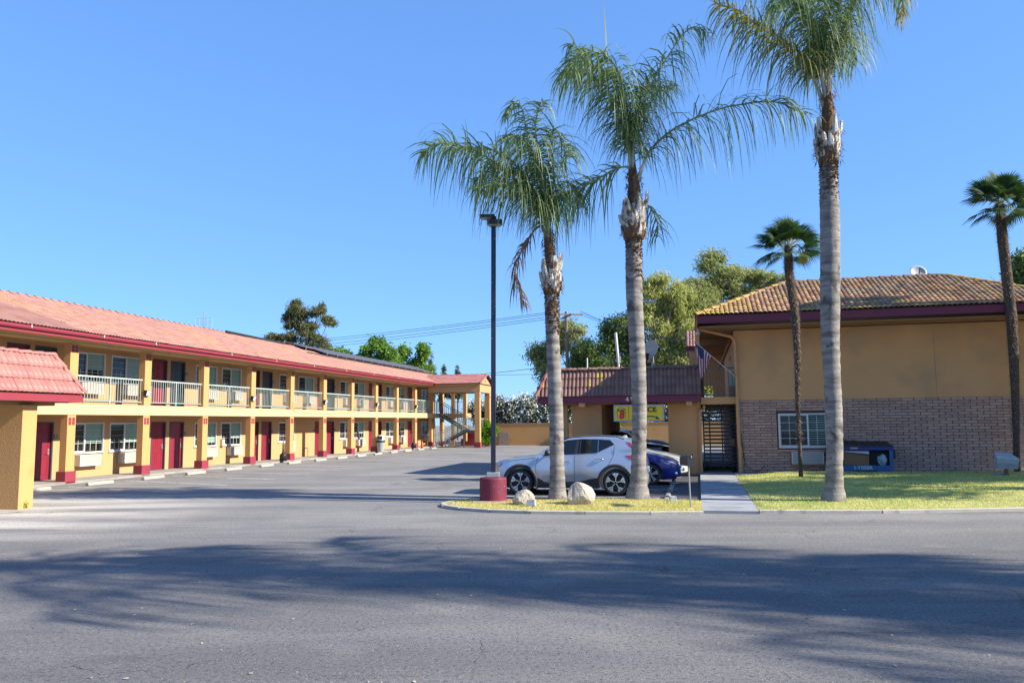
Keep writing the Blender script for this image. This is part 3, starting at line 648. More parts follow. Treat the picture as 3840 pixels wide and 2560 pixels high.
# ================================================================== STAIR PORTICO at the far end
por = empty('stair_portico', O, -ALPHA, 'gabled yellow stair portico with tiled roof at the far end of the motel wing', 'portico')
UA, UB = 38.75, 42.1; UM = (UA + UB) / 2 + 0.1
b = MB(); b.box(.3, 4.55, UA, UA + .3, 4.62, 5.22); b.box(.3, 4.55, UB, UB + .3, 4.62, 5.22); b.box(4.5502, 4.86, UA, UB + .3, 4.60, 5.24); b.build('beam', M['stucco_pale'], por)
b = MB(); b.prism([(UA - .25, 5.2402), (UB + .55, 5.2402), (UM, 6.10)], 'x', 4.56, 4.84); b.build('gable_wall', M['stucco_pale'], por)
b = MB(); b.box(.3, 4.5498, UA - .2, UB + .5, 5.2202, 5.25); b.box(1.0, 4.9, UA - .28, UA - .25, 5.18, 5.36); b.build('eave_trim', M['stucco_pale'], por)
for yy in (UA, UB - .12):
    b = MB(); b.box(4.38, 4.82, yy, yy + .42, .43, 4.599); o = b.build('column', M['stucco'], por)
    b = MB(); b.box(4.32, 4.88, yy - .06, yy + .48, 0, .45); bo = b.build('column_base', M['red_base'], o); bevel_mesh(bo.data, .02, 2)
    for sy in (.11, .28):
        for sz in (4.38, 4.22):
            b = MB(); b.box(4.8205, 4.828, yy + sy - .05, yy + sy + .05, sz - .05, sz + .05); b.build('accent_square', M['red'], o)
for sy in (-.07, .07):
    for sz in (5.62, 5.48): b = MB(); b.box(4.8405, 4.848, UM + sy - .05, UM + sy + .05, sz - .05, sz + .05); b.build('accent_square', M['red'], por)
hs = (UM - (UA - .35)); slp = Vector((0, hs, .82)); 
b = MB(); b.add([(0.2, UA - .35, 5.30), (4.98, UA - .35, 5.30), (4.98, UM, 6.12), (0.2, UM, 6.12), (4.98, UB + .65, 5.30), (.2, UB + .65, 5.30)], [(0, 1, 2, 3), (3, 2, 4, 5), (5, 4, 1, 0)]); b.build('roof_deck', M['underlay'], por)
tile_roof(por, (-0.3, UA - .37, 5.32), (1, 0, 0), slp, [(0, 0), (5.3, 0), (5.3, slp.length), (0, slp.length)], .32, .375, 2, M['tile_canopy'], 200, CAM)
ridge_caps(por, (-.3, UM, 6.15), (5.0, UM, 6.15), M['tile_canopy'], .12, .42)
ridge_caps(por, (5.0, UA - .38, 5.33), (5.0, UM, 6.15), M['tile_canopy'], .11, .36)
ridge_caps(por, (5.0, UB + .68, 5.33), (5.0, UM, 6.15), M['tile_canopy'], .11, .36)
# rear gallery at the end of the wing
b = MB(); b.box(-2.5, 2.3, 43.21, 44.9, 2.51, 2.9); b.box(-2.4, 2.28, 43.25, 44.8, 2.901, 2.91); b.build('gallery_slab', M['stucco_pale'], por)
for xx in (2.02,):
    b = MB(); b.box(xx, xx + .3, 43.22, 43.55, 2.911, 5.6); b.box(xx, xx + .3, 43.22, 43.55, .42, 2.509); o = b.build('column', M['stucco'], por)
b = MB(); b.box(.9, 1.2, 43.22, 43.5, 2.911, 5.4); b.box(.9, 1.2, 43.22, 43.5, 0, 2.509); b.build('column', M['stucco'], por)
r = MB(); r.box(1.21, 2.0, 43.3, 43.35, 3.93, 3.985); r.box(1.21, 2.0, 43.3, 43.35, 3.02, 3.05); ro = r.build('railing', M['rail'], por)
for i in range(6): link('baluster', balm, ro, (1.28 + i * .13, 43.325, 0))
b = MB(); b.box(1.6, 3.3, 43.9, 44.1, 0, .62); b.build('planter_wall', M['red_base'], por)
b = MB(); b.box(2.0, 3.1, 44.2, 44.25, 0.02, 1.35); b.build('store_door', M['door'], por)
# stairs
st = empty('staircase', O, -ALPHA, 'open dark steel staircase with pale treads under the gabled portico', 'staircase')
LZ = 1.42; X0, XL, XR = .55, 3.05, 4.3
def flight(xa, za, xb, zb, y0, y1, n):
    for i in range(n):
        t = (i + .5) / n; x = xa + (xb - xa) * t; z = za + (zb - za) * (i + 1) / n; w_ = abs(xb - xa) / n * .58
        b = MB(); b.box(x - w_, x + w_, y0 + .06, y1 - .06, z - .05, z); b.build('tread', M['stop'], st)
    for y in (y0, y1):
        b = MB(); d = .26; b.prism([(xa, za), (xb, zb), (xb, zb - d), (xa, max(za - d, 0))], 'y', y - .03, y + .03) if False else b.add([(xa, y - .03, za - .02), (xb, y - .03, zb - .02), (xb, y - .03, zb - d), (xa, y - .03, max(za - d, 0.0)), (xa, y + .03, za - .02), (xb, y + .03, zb - .02), (xb, y + .03, zb - d), (xa, y + .03, max(za - d, 0.0))], [(0, 3, 2, 1), (4, 5, 6, 7), (0, 1, 5, 4), (1, 2, 6, 5), (2, 3, 7, 6), (3, 0, 4, 7)])
        b.build('stringer', M['rail_dark'], st)
        b = MB(); b.tube([(xa, y, za + .98), (xb, y, zb + .98)], .028, 5); b.tube([(xa, y, za + .18), (xb, y, zb + .18)], .018, 5); ro = b.build('handrail', M['rail_dark'] if za > 1 else M['rail'], st)
        m = 15
        for i in range(m + 1):
            t = i / m; x = xa + (xb - xa) * t; z = za + (zb - za) * t; bb_ = MB(); bb_.box(x - .01, x + .01, y - .01, y + .01, z + .18, z + .97); bb_.build('baluster', M['rail_dark'] if za > 1 else M['rail'], ro)
flight(X0, 0.0, XL, LZ, 39.6, 40.75, 8)
flight(XL, LZ, X0, 2.9, 40.95, 42.1, 8)
b = MB(); b.box(XL, XR, 39.6, 42.1, LZ - .22, LZ); b.build('landing', M['rail_dark'], st)
for (x, y) in ((XL + .1, 39.7), (XR - .15, 39.7), (XR - .15, 42.0), (XL + .45, 41.9)):
    b = MB(); b.box(x - .05, x + .05, y - .05, y + .05, 0, LZ - .221); b.build('landing_post', M['rail_dark'], st)
b = MB(); b.box(XL + .0, XR, 39.57, 39.61, LZ + .95, LZ + 1.0); b.box(XL, XR, 39.57, 39.61, LZ + .08, LZ + .11); b.box(XR - .04, XR, 39.61, 42.1, LZ + .95, LZ + 1.0); b.box(XL, XL + .05, 39.57, 39.62, LZ, LZ + .95); b.box(XR - .05, XR, 39.56, 39.61, LZ, LZ + .95); ro = b.build('railing', M['rail'], st)
for i in range(9):
    b = MB(); x = XL + .12 + i * .125; b.box(x - .01, x + .01, 39.58, 39.6, LZ + .11, LZ + .95); b.build('baluster', M['rail'], ro)
for i in range(16):
    b = MB(); y = 39.8 + i * .15; b.box(XR - .03, XR - .01, y - .01, y + .01, LZ, LZ + .95); b.build('baluster', M['rail'], ro)

# ================================================================== NEAR ENTRANCE CANOPY (left edge)
can = empty('entrance_canopy', O, -ALPHA, 'near yellow entrance canopy with pink red tiles at the left edge of the photo', 'canopy')
b = MB(); b.box(3.2, 5.85, -7.9, -7.45, 0, 2.62); b.build('pillar', M['stucco'], can)
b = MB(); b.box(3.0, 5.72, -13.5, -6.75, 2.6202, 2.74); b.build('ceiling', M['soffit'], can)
b = MB(); b.box(6.14, 6.2, -14, -6.29, 2.715, 2.915); b.box(2.0, 6.139, -6.35, -6.29, 2.715, 2.915); b.build('fascia_board', M['red'], can)
R1, H1 = .53, 1.033
s1 = Vector((-R1, 0, H1)); L1 = s1.length
b = MB(); b.add([(6.19, -14, 2.92), (6.19, -6.3, 2.92), (6.19 - R1, -6.3 - R1, 2.92 + H1), (6.19 - R1, -14, 2.92 + H1), (1.5, -6.3, 2.92), (1.5, -6.3 - R1, 2.92 + H1), (1.5, -14, 2.92 + H1)], [(0, 1, 2, 3), (1, 4, 5, 2), (3, 2, 5, 6)]); b.build('roof_deck', M['underlay'], can)
tile_roof(can, (6.21, -12.3, 2.93), (0, 1, 0), s1, [(0, 0), (6.0, 0), (6.0 - R1, L1 * .98), (0, L1 * .98)], .16, .385, 1, M['tile_canopy'], 300, CAM, h=.04)
tile_roof(can, (6.2, -6.28, 2.93), (-1, 0, 0), Vector((0, -R1, H1)), [(0, 0), (4.5, 0), (4.5, L1 * .98), (R1, L1 * .98)], .16, .385, 1, M['tile_canopy'], 80, CAM, h=.04)
ridge_caps(can, (6.22, -6.27, 2.96), (6.19 - R1, -6.3 - R1, 2.96 + H1), M['tile_canopy'], .10, .34)
ridge_caps(can, (6.19 - R1, -6.3 - R1, 2.94 + H1), (6.19 - R1, -12.5, 2.94 + H1), M['tile_canopy'], .10, .40)

# ================================================================== RIGHT BUILDING
rb = empty('office_building', Q, -ALPHA, 'two storey building with clay tile hip roof, tan upper wall and slump brick below', 'building')
BT = 2.78; RW = 14.0
wx0, wx1, wz0, wz1 = 1.46, 3.44, 1.02, 2.27
cx0, cx1, cz0, cz1 = 1.86, 3.06, .43, .87
b = MB()
ops = [(wx0, wx1, wz0, wz1)]
xs = [0.06, wx0, wx1, RW]
b.box(.06, wx0, .10, .25, 0, BT); b.box(wx1, RW, .10, .25, 0, BT); b.box(wx0, wx1, .10, .25, 0, wz0); b.box(wx0, wx1, .10, .25, wz1, BT)
b.box(.06, .25, .2502, 20, 0, BT); b.build('mortar_wall', M['mortar'], rb)
b = MB(); b.box(0.0, RW, 0.0, .25, BT, 5.42); b.box(0.0, .25, .2502, 20, BT, 5.42); b.box(RW, RW + .2, 0, 20, 0, 5.42)
b.build('wall', M['stucco_tan'], rb)
b = MB(); b.box(6.9, 6.908, -.004, 0.0, BT, 5.3); b.build('stucco_joint', M['bark'], rb)
# bricks, running bond
BH, BL = .1030, .408
bme = MB(); bme.box(-.1965, .1965, 0, .10, 0, .089); bme = bevel_mesh(bme.mesh('brick', M['brick']), .006)
bhalf = MB(); bhalf.box(-.0945, .0945, 0, .10, 0, .089); bhalf = bevel_mesh(bhalf.mesh('brick', M['brick']), .006)
bricks = []
for j in range(27):
    z = j * BH; o = (j % 2) * BL / 2; i = 0
    while True:
        xc = BL / 2 + o + i * BL - (0 if o == 0 else 0)
        if xc > RW: break
        bricks.append((xc, z, 1)); i += 1
    if o: bricks.append((BL / 4, z, 0))
keep = []
for xc, z, full in bricks:
    hw_ = .2 if full else .1
    inw = xc + hw_ > wx0 - .05 and xc - hw_ < wx1 + .05 and z + .09 > wz0 - .05 and z < wz1 + .04
    inc = xc + hw_ > cx0 - .02 and xc - hw_ < cx1 + .02 and z + .09 > cz0 and z < cz1
    if inw:   # shorten to the jamb
        if xc - hw_ < wx0 - .12 < xc + hw_: keep.append((xc - hw_, wx0 - .055, z)); continue
        if xc - hw_ < wx1 + .12 < xc + hw_ and xc + hw_ > wx1 + .055: keep.append((wx1 + .055, xc + hw_, z)); continue
        continue
    if inc and xc - hw_ > cx0 - .02 and xc + hw_ < cx1 + .02: continue
    keep.append((xc - hw_ , xc + hw_, z))
def bdist(k): return (QW((k[0] + k[1]) / 2, 0, k[2]) - CAM).length
keep.sort(key=lambda k: bdist(k) + (0 if k[0] < 10.2 else 50))
rest = MB(); nb = 0
for x0, x1, z in keep:
    w_ = x1 - x0; jit = random.uniform(-.004, .004)
    if nb < 298 and (w_ > .38 or abs(w_ - .2) < .012) and not (8.2 > x0 > 0 and False):
        me = bme if w_ > .38 else bhalf; o = link('brick', me, rb, ((x0 + x1) / 2, jit, z + .005)); nb += 1
    else: rest.box(x0 + .0065, x1 - .0065, jit, .10, z + .005, z + .094)
for j in range(27):     # return face beside the passage
    o = (j % 2) * BL / 2
    for i in range(12):
        y0 = .11 + i * BL - o
        if y0 < .1: continue
        rest.box(-.004, .10, y0 + .004, y0 + BL - .006, j * BH + .005, j * BH + .097)
o = rest.build('brickwork', M['brick'], rb); o['kind'] = 'stuff'
# window with sill, cooler
make_window(wx1 - wx0 - .1, wz1 - wz0 - .1, rb, wx0 + .05, wz0 + .05, 0.0, (0, 0, -math.pi / 2), slats=True, mid=.52)
wobj = [c for c in rb.children if c.name.startswith('window')][-1]; wobj.location = (wx0 + .05, -.02, wz0 + .05)
b = MB()
for i in range(10): b.box(wx0 - .06 + i * .212, wx0 - .06 + i * .212 + .204, -.05, .03, wz0 - .155, wz0 - .07)
b.build('sill_brick', M['brick'], rb)
o = make_cooler(rb, 0, 0, 0, (0, 0, -math.pi / 2)); o.location = (cx0, 0.0, cz0)
b = MB(); b.box(cx0 - .03, cx1 + .03, -.02, .01, cz1 + .002, cz1 + .075); b.build('cooler_lintel', M['maroon'], rb)
# eaves
EX0, EX1, EY0, EY1, EZ = -1.35, 11.5, -1.3, 20.0, 5.60
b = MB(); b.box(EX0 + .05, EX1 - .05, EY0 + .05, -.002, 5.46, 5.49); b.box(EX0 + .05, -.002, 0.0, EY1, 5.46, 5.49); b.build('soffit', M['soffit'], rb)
b = MB(); b.box(EX0, EX1, EY0, EY0 + .04, EZ, EZ + .27); b.box(EX0, EX0 + .04, EY0 + .041, EY1, EZ, EZ + .27); b.box(EX1 - .04, EX1, EY0 + .041, EY1, EZ, EZ + .27); b.build('fascia_board', M['maroon'], rb)
K, H_ = 3.536, 1.64
z0 = EZ + .275
e = [(EX0, EY0, z0), (EX1, EY0, z0), (EX1, EY1, z0), (EX0, EY1, z0)]; rg = [(EX0 + K, EY0 + K, z0 + H_), (7.953, EY0 + K, z0 + H_), (EX1 - K, EY1 - K, z0 + H_), (EX0 + K, EY1 - K, z0 + H_)]
b = MB(); b.add(e + rg, [(0, 1, 5, 4), (1, 2, 6, 5), (2, 3, 7, 6), (3, 0, 4, 7), (4, 5, 6, 7)]); b.build('roof_deck', M['underlay'], rb)
s2 = Vector((0, K, H_)); L2 = s2.length
moss = lambda a, bb_: (bb_ < .62 and a < 2.0 and random.random() < .5) or (a - bb_ < .9 and a < 2.6 and random.random() < .5) or (bb_ < .62 and random.random() < .12) or random.random() < .012
tile_roof(rb, (EX0 - .03, EY0 - .04, z0 + .01), (1, 0, 0), s2, [(0, 0), (EX1 - EX0, 0), (EX1 - EX0 - K, L2), (K, L2)], .168, .285, 1, M['tile_mix'], 299, CAM, h=.05, moss=moss)
tile_roof(rb, (EX0 - .04, EY0 - .03, z0 + .01), (0, -1, 0), Vector((K, 0, H_)), [(-EY1 + EY0, 0), (0, 0), (-K, L2), (-EY1 + EY0 + K, L2)], .168, .285, 1, M['tile_mix'], 0, CAM, h=.05)
ridge_caps(rb, (EX0 - .05, EY0 - .05, z0 + .03), (rg[0][0], rg[0][1], rg[0][2] + .04), M['tile_mix'], .12, .42, moss=lambda t: t < .5 or random.random() < .2)
ridge_caps(rb, (rg[0][0], rg[0][1], rg[0][2] + .03), (rg[1][0], rg[1][1], rg[1][2] + .03), M['tile_mar'], .12, .42)
ridge_caps(rb, (EX1 + .05, EY0 - .05, z0 + .03), (rg[1][0], rg[1][1], rg[1][2] + .04), M['tile_mix'], .12, .42, moss=lambda t: True)
# gallery on the passage side: floor, post, rail, far wall with a hatch to the oleanders
b = MB(); b.box(-1.3, -.002, .12, 19.5, 2.66, 2.93); b.build('balcony_slab', M['stucco_tan'], rb)
b = MB(); b.box(-1.45, -1.28, .3, .46, 2.931, 5.459); b.build('post', M['stucco_tan'], rb)
for yy in (4.2, 8.2, 12.2): b = MB(); b.box(-1.3, -1.14, yy, yy + .16, 2.931, 5.459); b.build('post', M['soffit'], rb)
b = MB(); b.tube([(-.03, 2.2, 5.30), (-.55, 2.2, 4.1)], .07, 4); b.build('timber_brace', M['soffit'], rb)
b = MB(); b.box(-1.2, -.002, 3.1, 3.25, 5.2, 5.4591); b.build('crossbeam', M['soffit'], rb)
r = MB(); r.box(-1.28, -.03, .17, .22, 4.0, 4.06); r.box(-1.28, -.03, .18, .21, 3.0, 3.04); ro = r.build('railing', M['rail_dark'], rb)
for i in range(9): q = MB(); x = -1.2 + i * .135; q.box(x - .011, x + .011, .185, .205, 3.04, 4.0); q.build('baluster', M['rail_dark'], ro)
r = MB(); r.box(-1.27, -1.23, .4, 11.8, 4.0, 4.05); r.box(-1.26, -1.24, .4, 11.8, 3.0, 3.03); ro = r.build('railing', M['rail_dark'], rb)
for i in range(60): q = MB(); y = .5 + i * .188; q.box(-1.258, -1.242, y - .01, y + .01, 3.03, 4.0); q.build('baluster', M['rail_dark'], ro)
b = MB(); b.box(-1.3, -.003, 12.0, 12.1, 3.85, 5.459); b.box(-1.3, -1.12, 12.0, 12.1, 2.931, 3.849); b.box(-.62, -.003, 12.0, 12.1, 2.931, 3.849); b.build('gallery_end_wall', M['stucco_tan'], rb)
b = MB(); b.box(-.26, -.004, .5, .55, 3.35, 3.72); b.build('notice_box', M['rail'], rb)
for i in range(3): make_plate(rb, 0, 0, 0)
for c in [c for c in rb.children if c.name.startswith('number_plate')]: c.location = (-.02, 3 + 4 * random.random(), 4.6); c.rotation_euler = (0, 0, math.pi)
# downspout from the eave corner down the brick edge
b = MB(); b.tube([(-1.3, -.35, 5.50), (-.14, -.12, 5.20), (-.01, -.1, 5.10), (0.03, -.1, 4.9), (0.03, -.1, 2.95)], .055, 4); b.tube([(0.03, -.1, 2.949), (0.03, -.1, 1.15), (.055, -.11, 1.0), (.055, -.11, .1)], .06, 4); b.build('downspout', M['stucco_tan'], rb)
b = MB(); b.lathe([(.001, 0), (.07, .01), (.085, .05), (.06, .10), (.001, .11)], 10, (-1.33, -.42, 5.28)); b.tube([(-1.33, -.42, 5.39), (-1.33, -.42, 5.5)], .02, 5); b.build('eave_lamp', M['white'], rb)
b = MB(); b.tube([(-1.36, -.40, 5.3), (-1.42, -.38, 4.9), (-1.40, -.38, 4.5), (-1.5, -.38, 4.15)], .010, 4); b.build('slack_cable', M['stucco_pale'], rb)
# hose lying in a loop against the brick
b = MB(); b.tube([(.12, -.05, 1.55), (.16, -.05, .9), (.2, -.06, .5), (.32, -.08, .25), (.55, -.1, .15), (.75, -.09, .2), (.93, -.06, .38)], .011, 5); b.build('wall_cable', M['plastic_black'], rb)
# rear wing of the same building: stub of sunlit tile roof left of the eave
b = MB(); b.box(-1.82, -1.3, 14.0, 19, 3.0, 5.93); b.build('rear_wall', M['stucco_tan'], rb)
b = MB(); b.box(-1.96, -1.2, 13.9, 19, 5.93, 6.13); b.build('rear_fascia', M['maroon'], rb)
tile_roof(rb, (-1.95, 13.85, 6.14), (1, 0, 0), Vector((0, .9, .98)), [(0, 0), (.9, 0), (.9, 1.3), (0, 1.3)], .168, .20, 1, M['tile_pink'], 60, CAM, h=.05)

# ------------------------------------------------------------------ barred gate in the passage
gt_ = empty('passage_gate', QW(-1.28, 1.15, .06), -ALPHA, 'tall black barred gate closing the passage left of the brick wall', 'gate')
b = MB()
for x in (0.02, .25, .72, 1.24): b.box(x, x + .05, 0, .05, .12, 2.56)
b.build('gate_frame', M['black'], gt_)
for i in range(17):
    z = .2 + i * .145; b = MB(); b.box(.071, .249, .01, .04, z, z + .07); b.box(.301, .719, .01, .04, z, z + .07); b.box(.771, 1.239, .01, .04, z, z + .07); b.build('bar', M['black'], gt_)
b = MB(); b.box(1.0, 1.2, -.06, .0, 1.0, 1.25); b.build('lock_box', M['bark'], gt_)

# ================================================================== CARPORT / OFFICE PORCH
cp = empty('office_porch', Q, -ALPHA, 'flat topped office porch with maroon tile mansard behind the palms', 'porch')
FD, FR0, FR1 = -.70, -7.52, -1.33
b = MB(); b.box(FR0, FR1, FD, FD + .05, 2.76, 3.0); b.box(FR0, FR0 + .05, FD + .051, 8.3, 2.76, 3.0); b.box(FR1 - .05, FR1, FD + .051, -.05, 2.76, 3.0); b.build('fascia_board', M['maroon'], cp)
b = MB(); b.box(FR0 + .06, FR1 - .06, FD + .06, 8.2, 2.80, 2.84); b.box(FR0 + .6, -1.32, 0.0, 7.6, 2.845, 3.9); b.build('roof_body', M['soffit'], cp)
RK, RH = .39, .94; sC = Vector((0, RK, RH)); LC = sC.length; zc0 = 3.16
b = MB(); b.add([(FR0, FD, 3.0), (FR1, FD, 3.0), (FR1, FD + RK + .05, 4.02), (FR0 + RK + .05, FD + RK + .05, 4.02), (FR0, 8.3, 3.0), (FR0 + RK + .05, 8.3 - RK, 4.02), (FR1, 8.3 - RK, 4.02)], [(0, 1, 2, 3), (4, 0, 3, 5), (3, 2, 6, 5)]); b.build('roof_deck', M['underlay'], cp)
sC = Vector((0, RK + .06, 1.04)); LC = sC.length
mossc = lambda a, bb_: a < 2.8 and bb_ > .3 and random.random() < .30
tile_roof(cp, (FR0 - .03, FD - .03, 3.01), (1, 0, 0), sC, [(0, 0), (FR1 - FR0 + .02, 0), (FR1 - FR0 + .02, LC * .99), (RK, LC * .99)], .1525, .385, 1, M['tile_mar'], 200, CAM, h=.05, moss=mossc)
tile_roof(cp, (FR0 - .03, FD - .03, 3.01), (0, -1, 0), Vector((RK + .06, 0, 1.04)), [(-9, 0), (0, 0), (-RK, LC * .99), (-9, LC * .99)], .1525, .385, 1, M['tile_canopy'], 60, CAM, h=.05)
ridge_caps(cp, (FR0 - .05, FD - .05, 3.04), (FR0 + RK, FD + RK, 4.07), M['tile_canopy'], .10, .36)
ridge_caps(cp, (FR0 + RK - .02, FD + RK, 4.06), (FR1 + .02, FD + RK, 4.06), M['tile_mar'], .10, .40)
b = MB(); b.box(FR1 - .2, FR1 + .06, FD - .04, FD + .5, 3.02, 3.12); 
b.prism([(FR1 - .13, 3.02), (FR1 + .05, 3.02), (FR1 + .05, 4.05), (FR1 - .13, 4.05)], 'y', FD + .33, FD + .47); b.build('roof_end_trim', M['maroon'], cp)
# walls: left pier with its long return, right wall beside the gate, side post, header
b = MB(); b.box(-6.35, -5.15, .4, .65, 0, 2.79); b.box(-5.35, -5.15, .651, 7.8, 0, 2.79); b.build('pier_wall', M['stucco_tan'], cp)
b = MB(); b.box(-2.57, -1.32, .4, .65, 0, 2.66); b.box(-1.52, -1.32, .651, 7.8, 0, 2.66); b.box(-2.57, -1.32, .38, .66, 2.6602, 2.79); b.build('pier_wall', M['stucco_tan'], cp)
b = MB(); b.box(-6.72, -6.5, .3, .5, 0, 2.79); b.build('corner_post', M['stucco_pale'], cp)
b = MB(); b.box(-7.3, -1.4, .0, .2, 2.70, 2.799); b.build('header_beam', M['soffit'], cp)
for x in (-5.9, -1.85): b = MB(); b.box(x, x + .22, FD + .06, .399, 2.62, 2.7995); b.build('corbel', M['stucco_tan'], cp)
b = MB(); b.tube([(-1.2, .3, 2.62), (-1.2, .3, 2.45), (-1.36, .3, 2.44), (-1.37, .3, 2.3), (-1.37, .3, .1)], .05, 5); b.build('downspout', M['stucco_tan'], cp)
# house numbers on the fascia
def text_obj(name, txt, size, material, parent, loc, rot, ext=.004, align='CENTER', sx=1.0, shear=0.0, off=0.0):
    cu = bpy.data.curves.new(name, 'FONT'); cu.body = txt; cu.size = size; cu.extrude = ext; cu.align_x = align; cu.align_y = 'CENTER'; cu.shear = shear; cu.offset = off
    t = bpy.data.objects.new('tmp', cu); COL.objects.link(t); dg = bpy.context.evaluated_depsgraph_get(); me = bpy.data.meshes.new_from_object(t.evaluated_get(dg)); bpy.data.objects.remove(t)
    me.materials.clear(); me.materials.append(material); me.transform(Matrix.Diagonal((sx, 1, 1, 1)))
    return link(name, me, parent, loc, rot)
text_obj('house_number', '4', .25, M['white'], cp, (-4.03, FD - .01, 2.87), (rad(90), 0, 0), off=.006)
text_obj('house_number', '8', .25, M['white'], cp, (-3.85, FD - .01, 2.87), (rad(90), 0, 0), off=.006)

# ------------------------------------------------------------------ OFFICE sign
sg = empty('office_sign', QW(-3.62, -.5, 2.04), -ALPHA, 'yellow office sign with red numeral 8 logo and arrow hung under the porch', 'sign')
M['sign_yellow'] = mat('sign_yellow', (0.78, 0.52, 0.02), 0.4, 0.04, 4); M['sign_black'] = mat('sign_black', (0.02, 0.02, 0.015), 0.5); M['sign_red'] = mat('sign_red', (0.60, 0.02, 0.015), 0.5)
b = MB(); b.box(-.95, .95, -.10, .10, 0, .05); b.box(-.95, .95, -.10, .10, .58, .63); b.box(-.95, -.90, -.10, .10, .05, .58); b.box(.90, .95, -.10, .10, .05, .58); b.build('sign_frame', M['galv'], sg)
b = MB(); b.box(-.90, .90, -.085, .085, .05, .58); b.build('sign_face', M['sign_yellow'], sg)
b = MB(); b.box(-.385, -.37, -.090, -.0855, .06, .57)
outl = [(-.16, -.19), (.16, -.19), (.16, .14), (.13, .17), (.07, .19), (0, .23), (-.07, .19), (-.13, .17), (-.16, .14)]
outl = [(-.15, -.17), (-.06, -.20), (0, -.225), (.06, -.20), (.15, -.17), (.155, .15), (.07, .185), (0, .225), (-.07, .185), (-.155, .15)]
for (p, q) in zip(outl, outl[1:] + outl[:1]):
    P_ = Vector((p[0], 0, p[1])); Q_ = Vector((q[0], 0, q[1])); d = (Q_ - P_).normalized(); nn = Vector((d.z, 0, -d.x)) * .008; c = Vector((-.66, 0, .315))
    b.add([c + v + Vector((0, y, 0)) for y in (-.090, -.0855) for v in (P_ - nn, Q_ - nn, Q_ + nn, P_ + nn)], [(0, 1, 2, 3), (7, 6, 5, 4), (0, 4, 5, 1), (2, 6, 7, 3)])
b.build('logo_outline', M['sign_black'], sg)
text_obj('logo_numeral', '8', .36, M['sign_red'], sg, (-.65, -.09, .245), (rad(90), 0, 0), off=.022, sx=.95, shear=.15)
text_obj('logo_script', 'Super', .125, M['sign_black'], sg, (-.67, -.092, .435), (rad(90), rad(-7), 0), shear=.35, off=.002)
text_obj('sign_word', 'OFFICE', .25, M['sign_black'], sg, (.22, -.09, .43), (rad(90), 0, 0), off=.008, sx=1.12)
b = MB(); b.prism([(-.25, .20), (.55, .20), (.63, .155), (.66, .19), (.80, .07), (.62, .085), (.645, .115), (.53, .16), (-.25, .16)], 'y', -.09, -.0855); b.build('arrow', M['sign_black'], sg)
b = MB(); b.box(-.7, -.66, -.02, .02, .63, .76); b.box(.66, .7, -.02, .02, .63, .76); b.build('hanger', M['black'], sg)

# ------------------------------------------------------------------ flag on its angled pole
fg_ = empty('flag', QW(-.06, -.15, 3.72), -ALPHA, 'limp american flag hanging from an angled pole beside the gallery', 'flag')
P0 = Vector((0, 0, 0)); P1 = Vector((-1.52, -.75, 1.36))
b = MB(); b.tube([P0, P1], .014, 6); b.lathe([(.001, -.03), (.02, -.015), (.025, 0), (.02, .015), (.001, .03)], 8, P1); b.build('flag_pole', M['white'], fg_)
b = MB(); b.tube([P0 + Vector((.06, .03, -.08)), P0 + Vector((-.12, -.06, .10))], .035, 6); b.build('pole_socket', M['galv'], fg_)
na, nbb = 39, 22; fb_ = MB(); vs = []
for i in range(na + 1):
    a = i / na; hoist = P1.lerp(P0, .06 + .44 * a)
    drop = .25 + 1.15 * math.exp(-((a - .42) / .40) ** 2) if a < .42 else .52 + .88 * max(0, 1 - (a - .42) / .58) ** 1.0
    drop = .16 + 1.12 * (a / .30) ** 1.5 if a < .30 else 1.28 * (1 - ((a - .30) / .70) * .88)
    for j in range(nbb + 1):
        t = j / nbb; squeeze = 1 - .22 * min(1, t * 1.5)
        cxm = P1.lerp(P0, .06 + .44 * .42)
        x = cxm.x + (hoist.x - cxm.x) * squeeze - .02 * t; y = cxm.y + (hoist.y - cxm.y) * squeeze + .07 * math.sin(a * 17) * min(1, t * 3)
        vs.append((x, y, hoist.z - drop * t * (1 if True else 0)))
fc = []; mi = []
for i in range(na):
    for j in range(nbb):
        fc.append((i * (nbb + 1) + j, (i + 1) * (nbb + 1) + j, (i + 1) * (nbb + 1) + j + 1, i * (nbb + 1) + j + 1))
        st_ = int(i / 3); mi.append(2 if (st_ < 7 and j < nbb * .36) else (0 if st_ % 2 == 0 else 1))
M['flag_red'] = leafmat('flag_red', (0.42, 0.015, 0.03), (0.46, 0.02, 0.035), .35); M['flag_white'] = leafmat('flag_white', (0.72, 0.72, 0.72), (0.75, 0.75, 0.75), .35); M['flag_blue'] = leafmat('flag_blue', (0.02, 0.03, 0.13), (0.025, 0.035, 0.15), .3)
for q in ('flag_red', 'flag_white', 'flag_blue'): M[q].node_tree.nodes['Hue/Saturation/Value'].inputs['Value'].default_value = 1.0
fo = link('flag_cloth', npmesh('flag_cloth', vs, fc, [M['flag_red'], M['flag_white'], M['flag_blue']], mi, True), fg_)
b = MB()
for i in range(1, 20, 3):
    for j in range(1 + (i // 3) % 2, 8, 2):
        c = Vector(vs[i * (nbb + 1) + j]) + Vector((0, -.012, 0)); b.add([c + Vector((-.014, 0, 0)), c + Vector((0, 0, -.014)), c + Vector((.014, 0, 0)), c + Vector((0, 0, .014))], [(0, 1, 2, 3)])
b.build('flag_stars', M['flag_white'], fo)

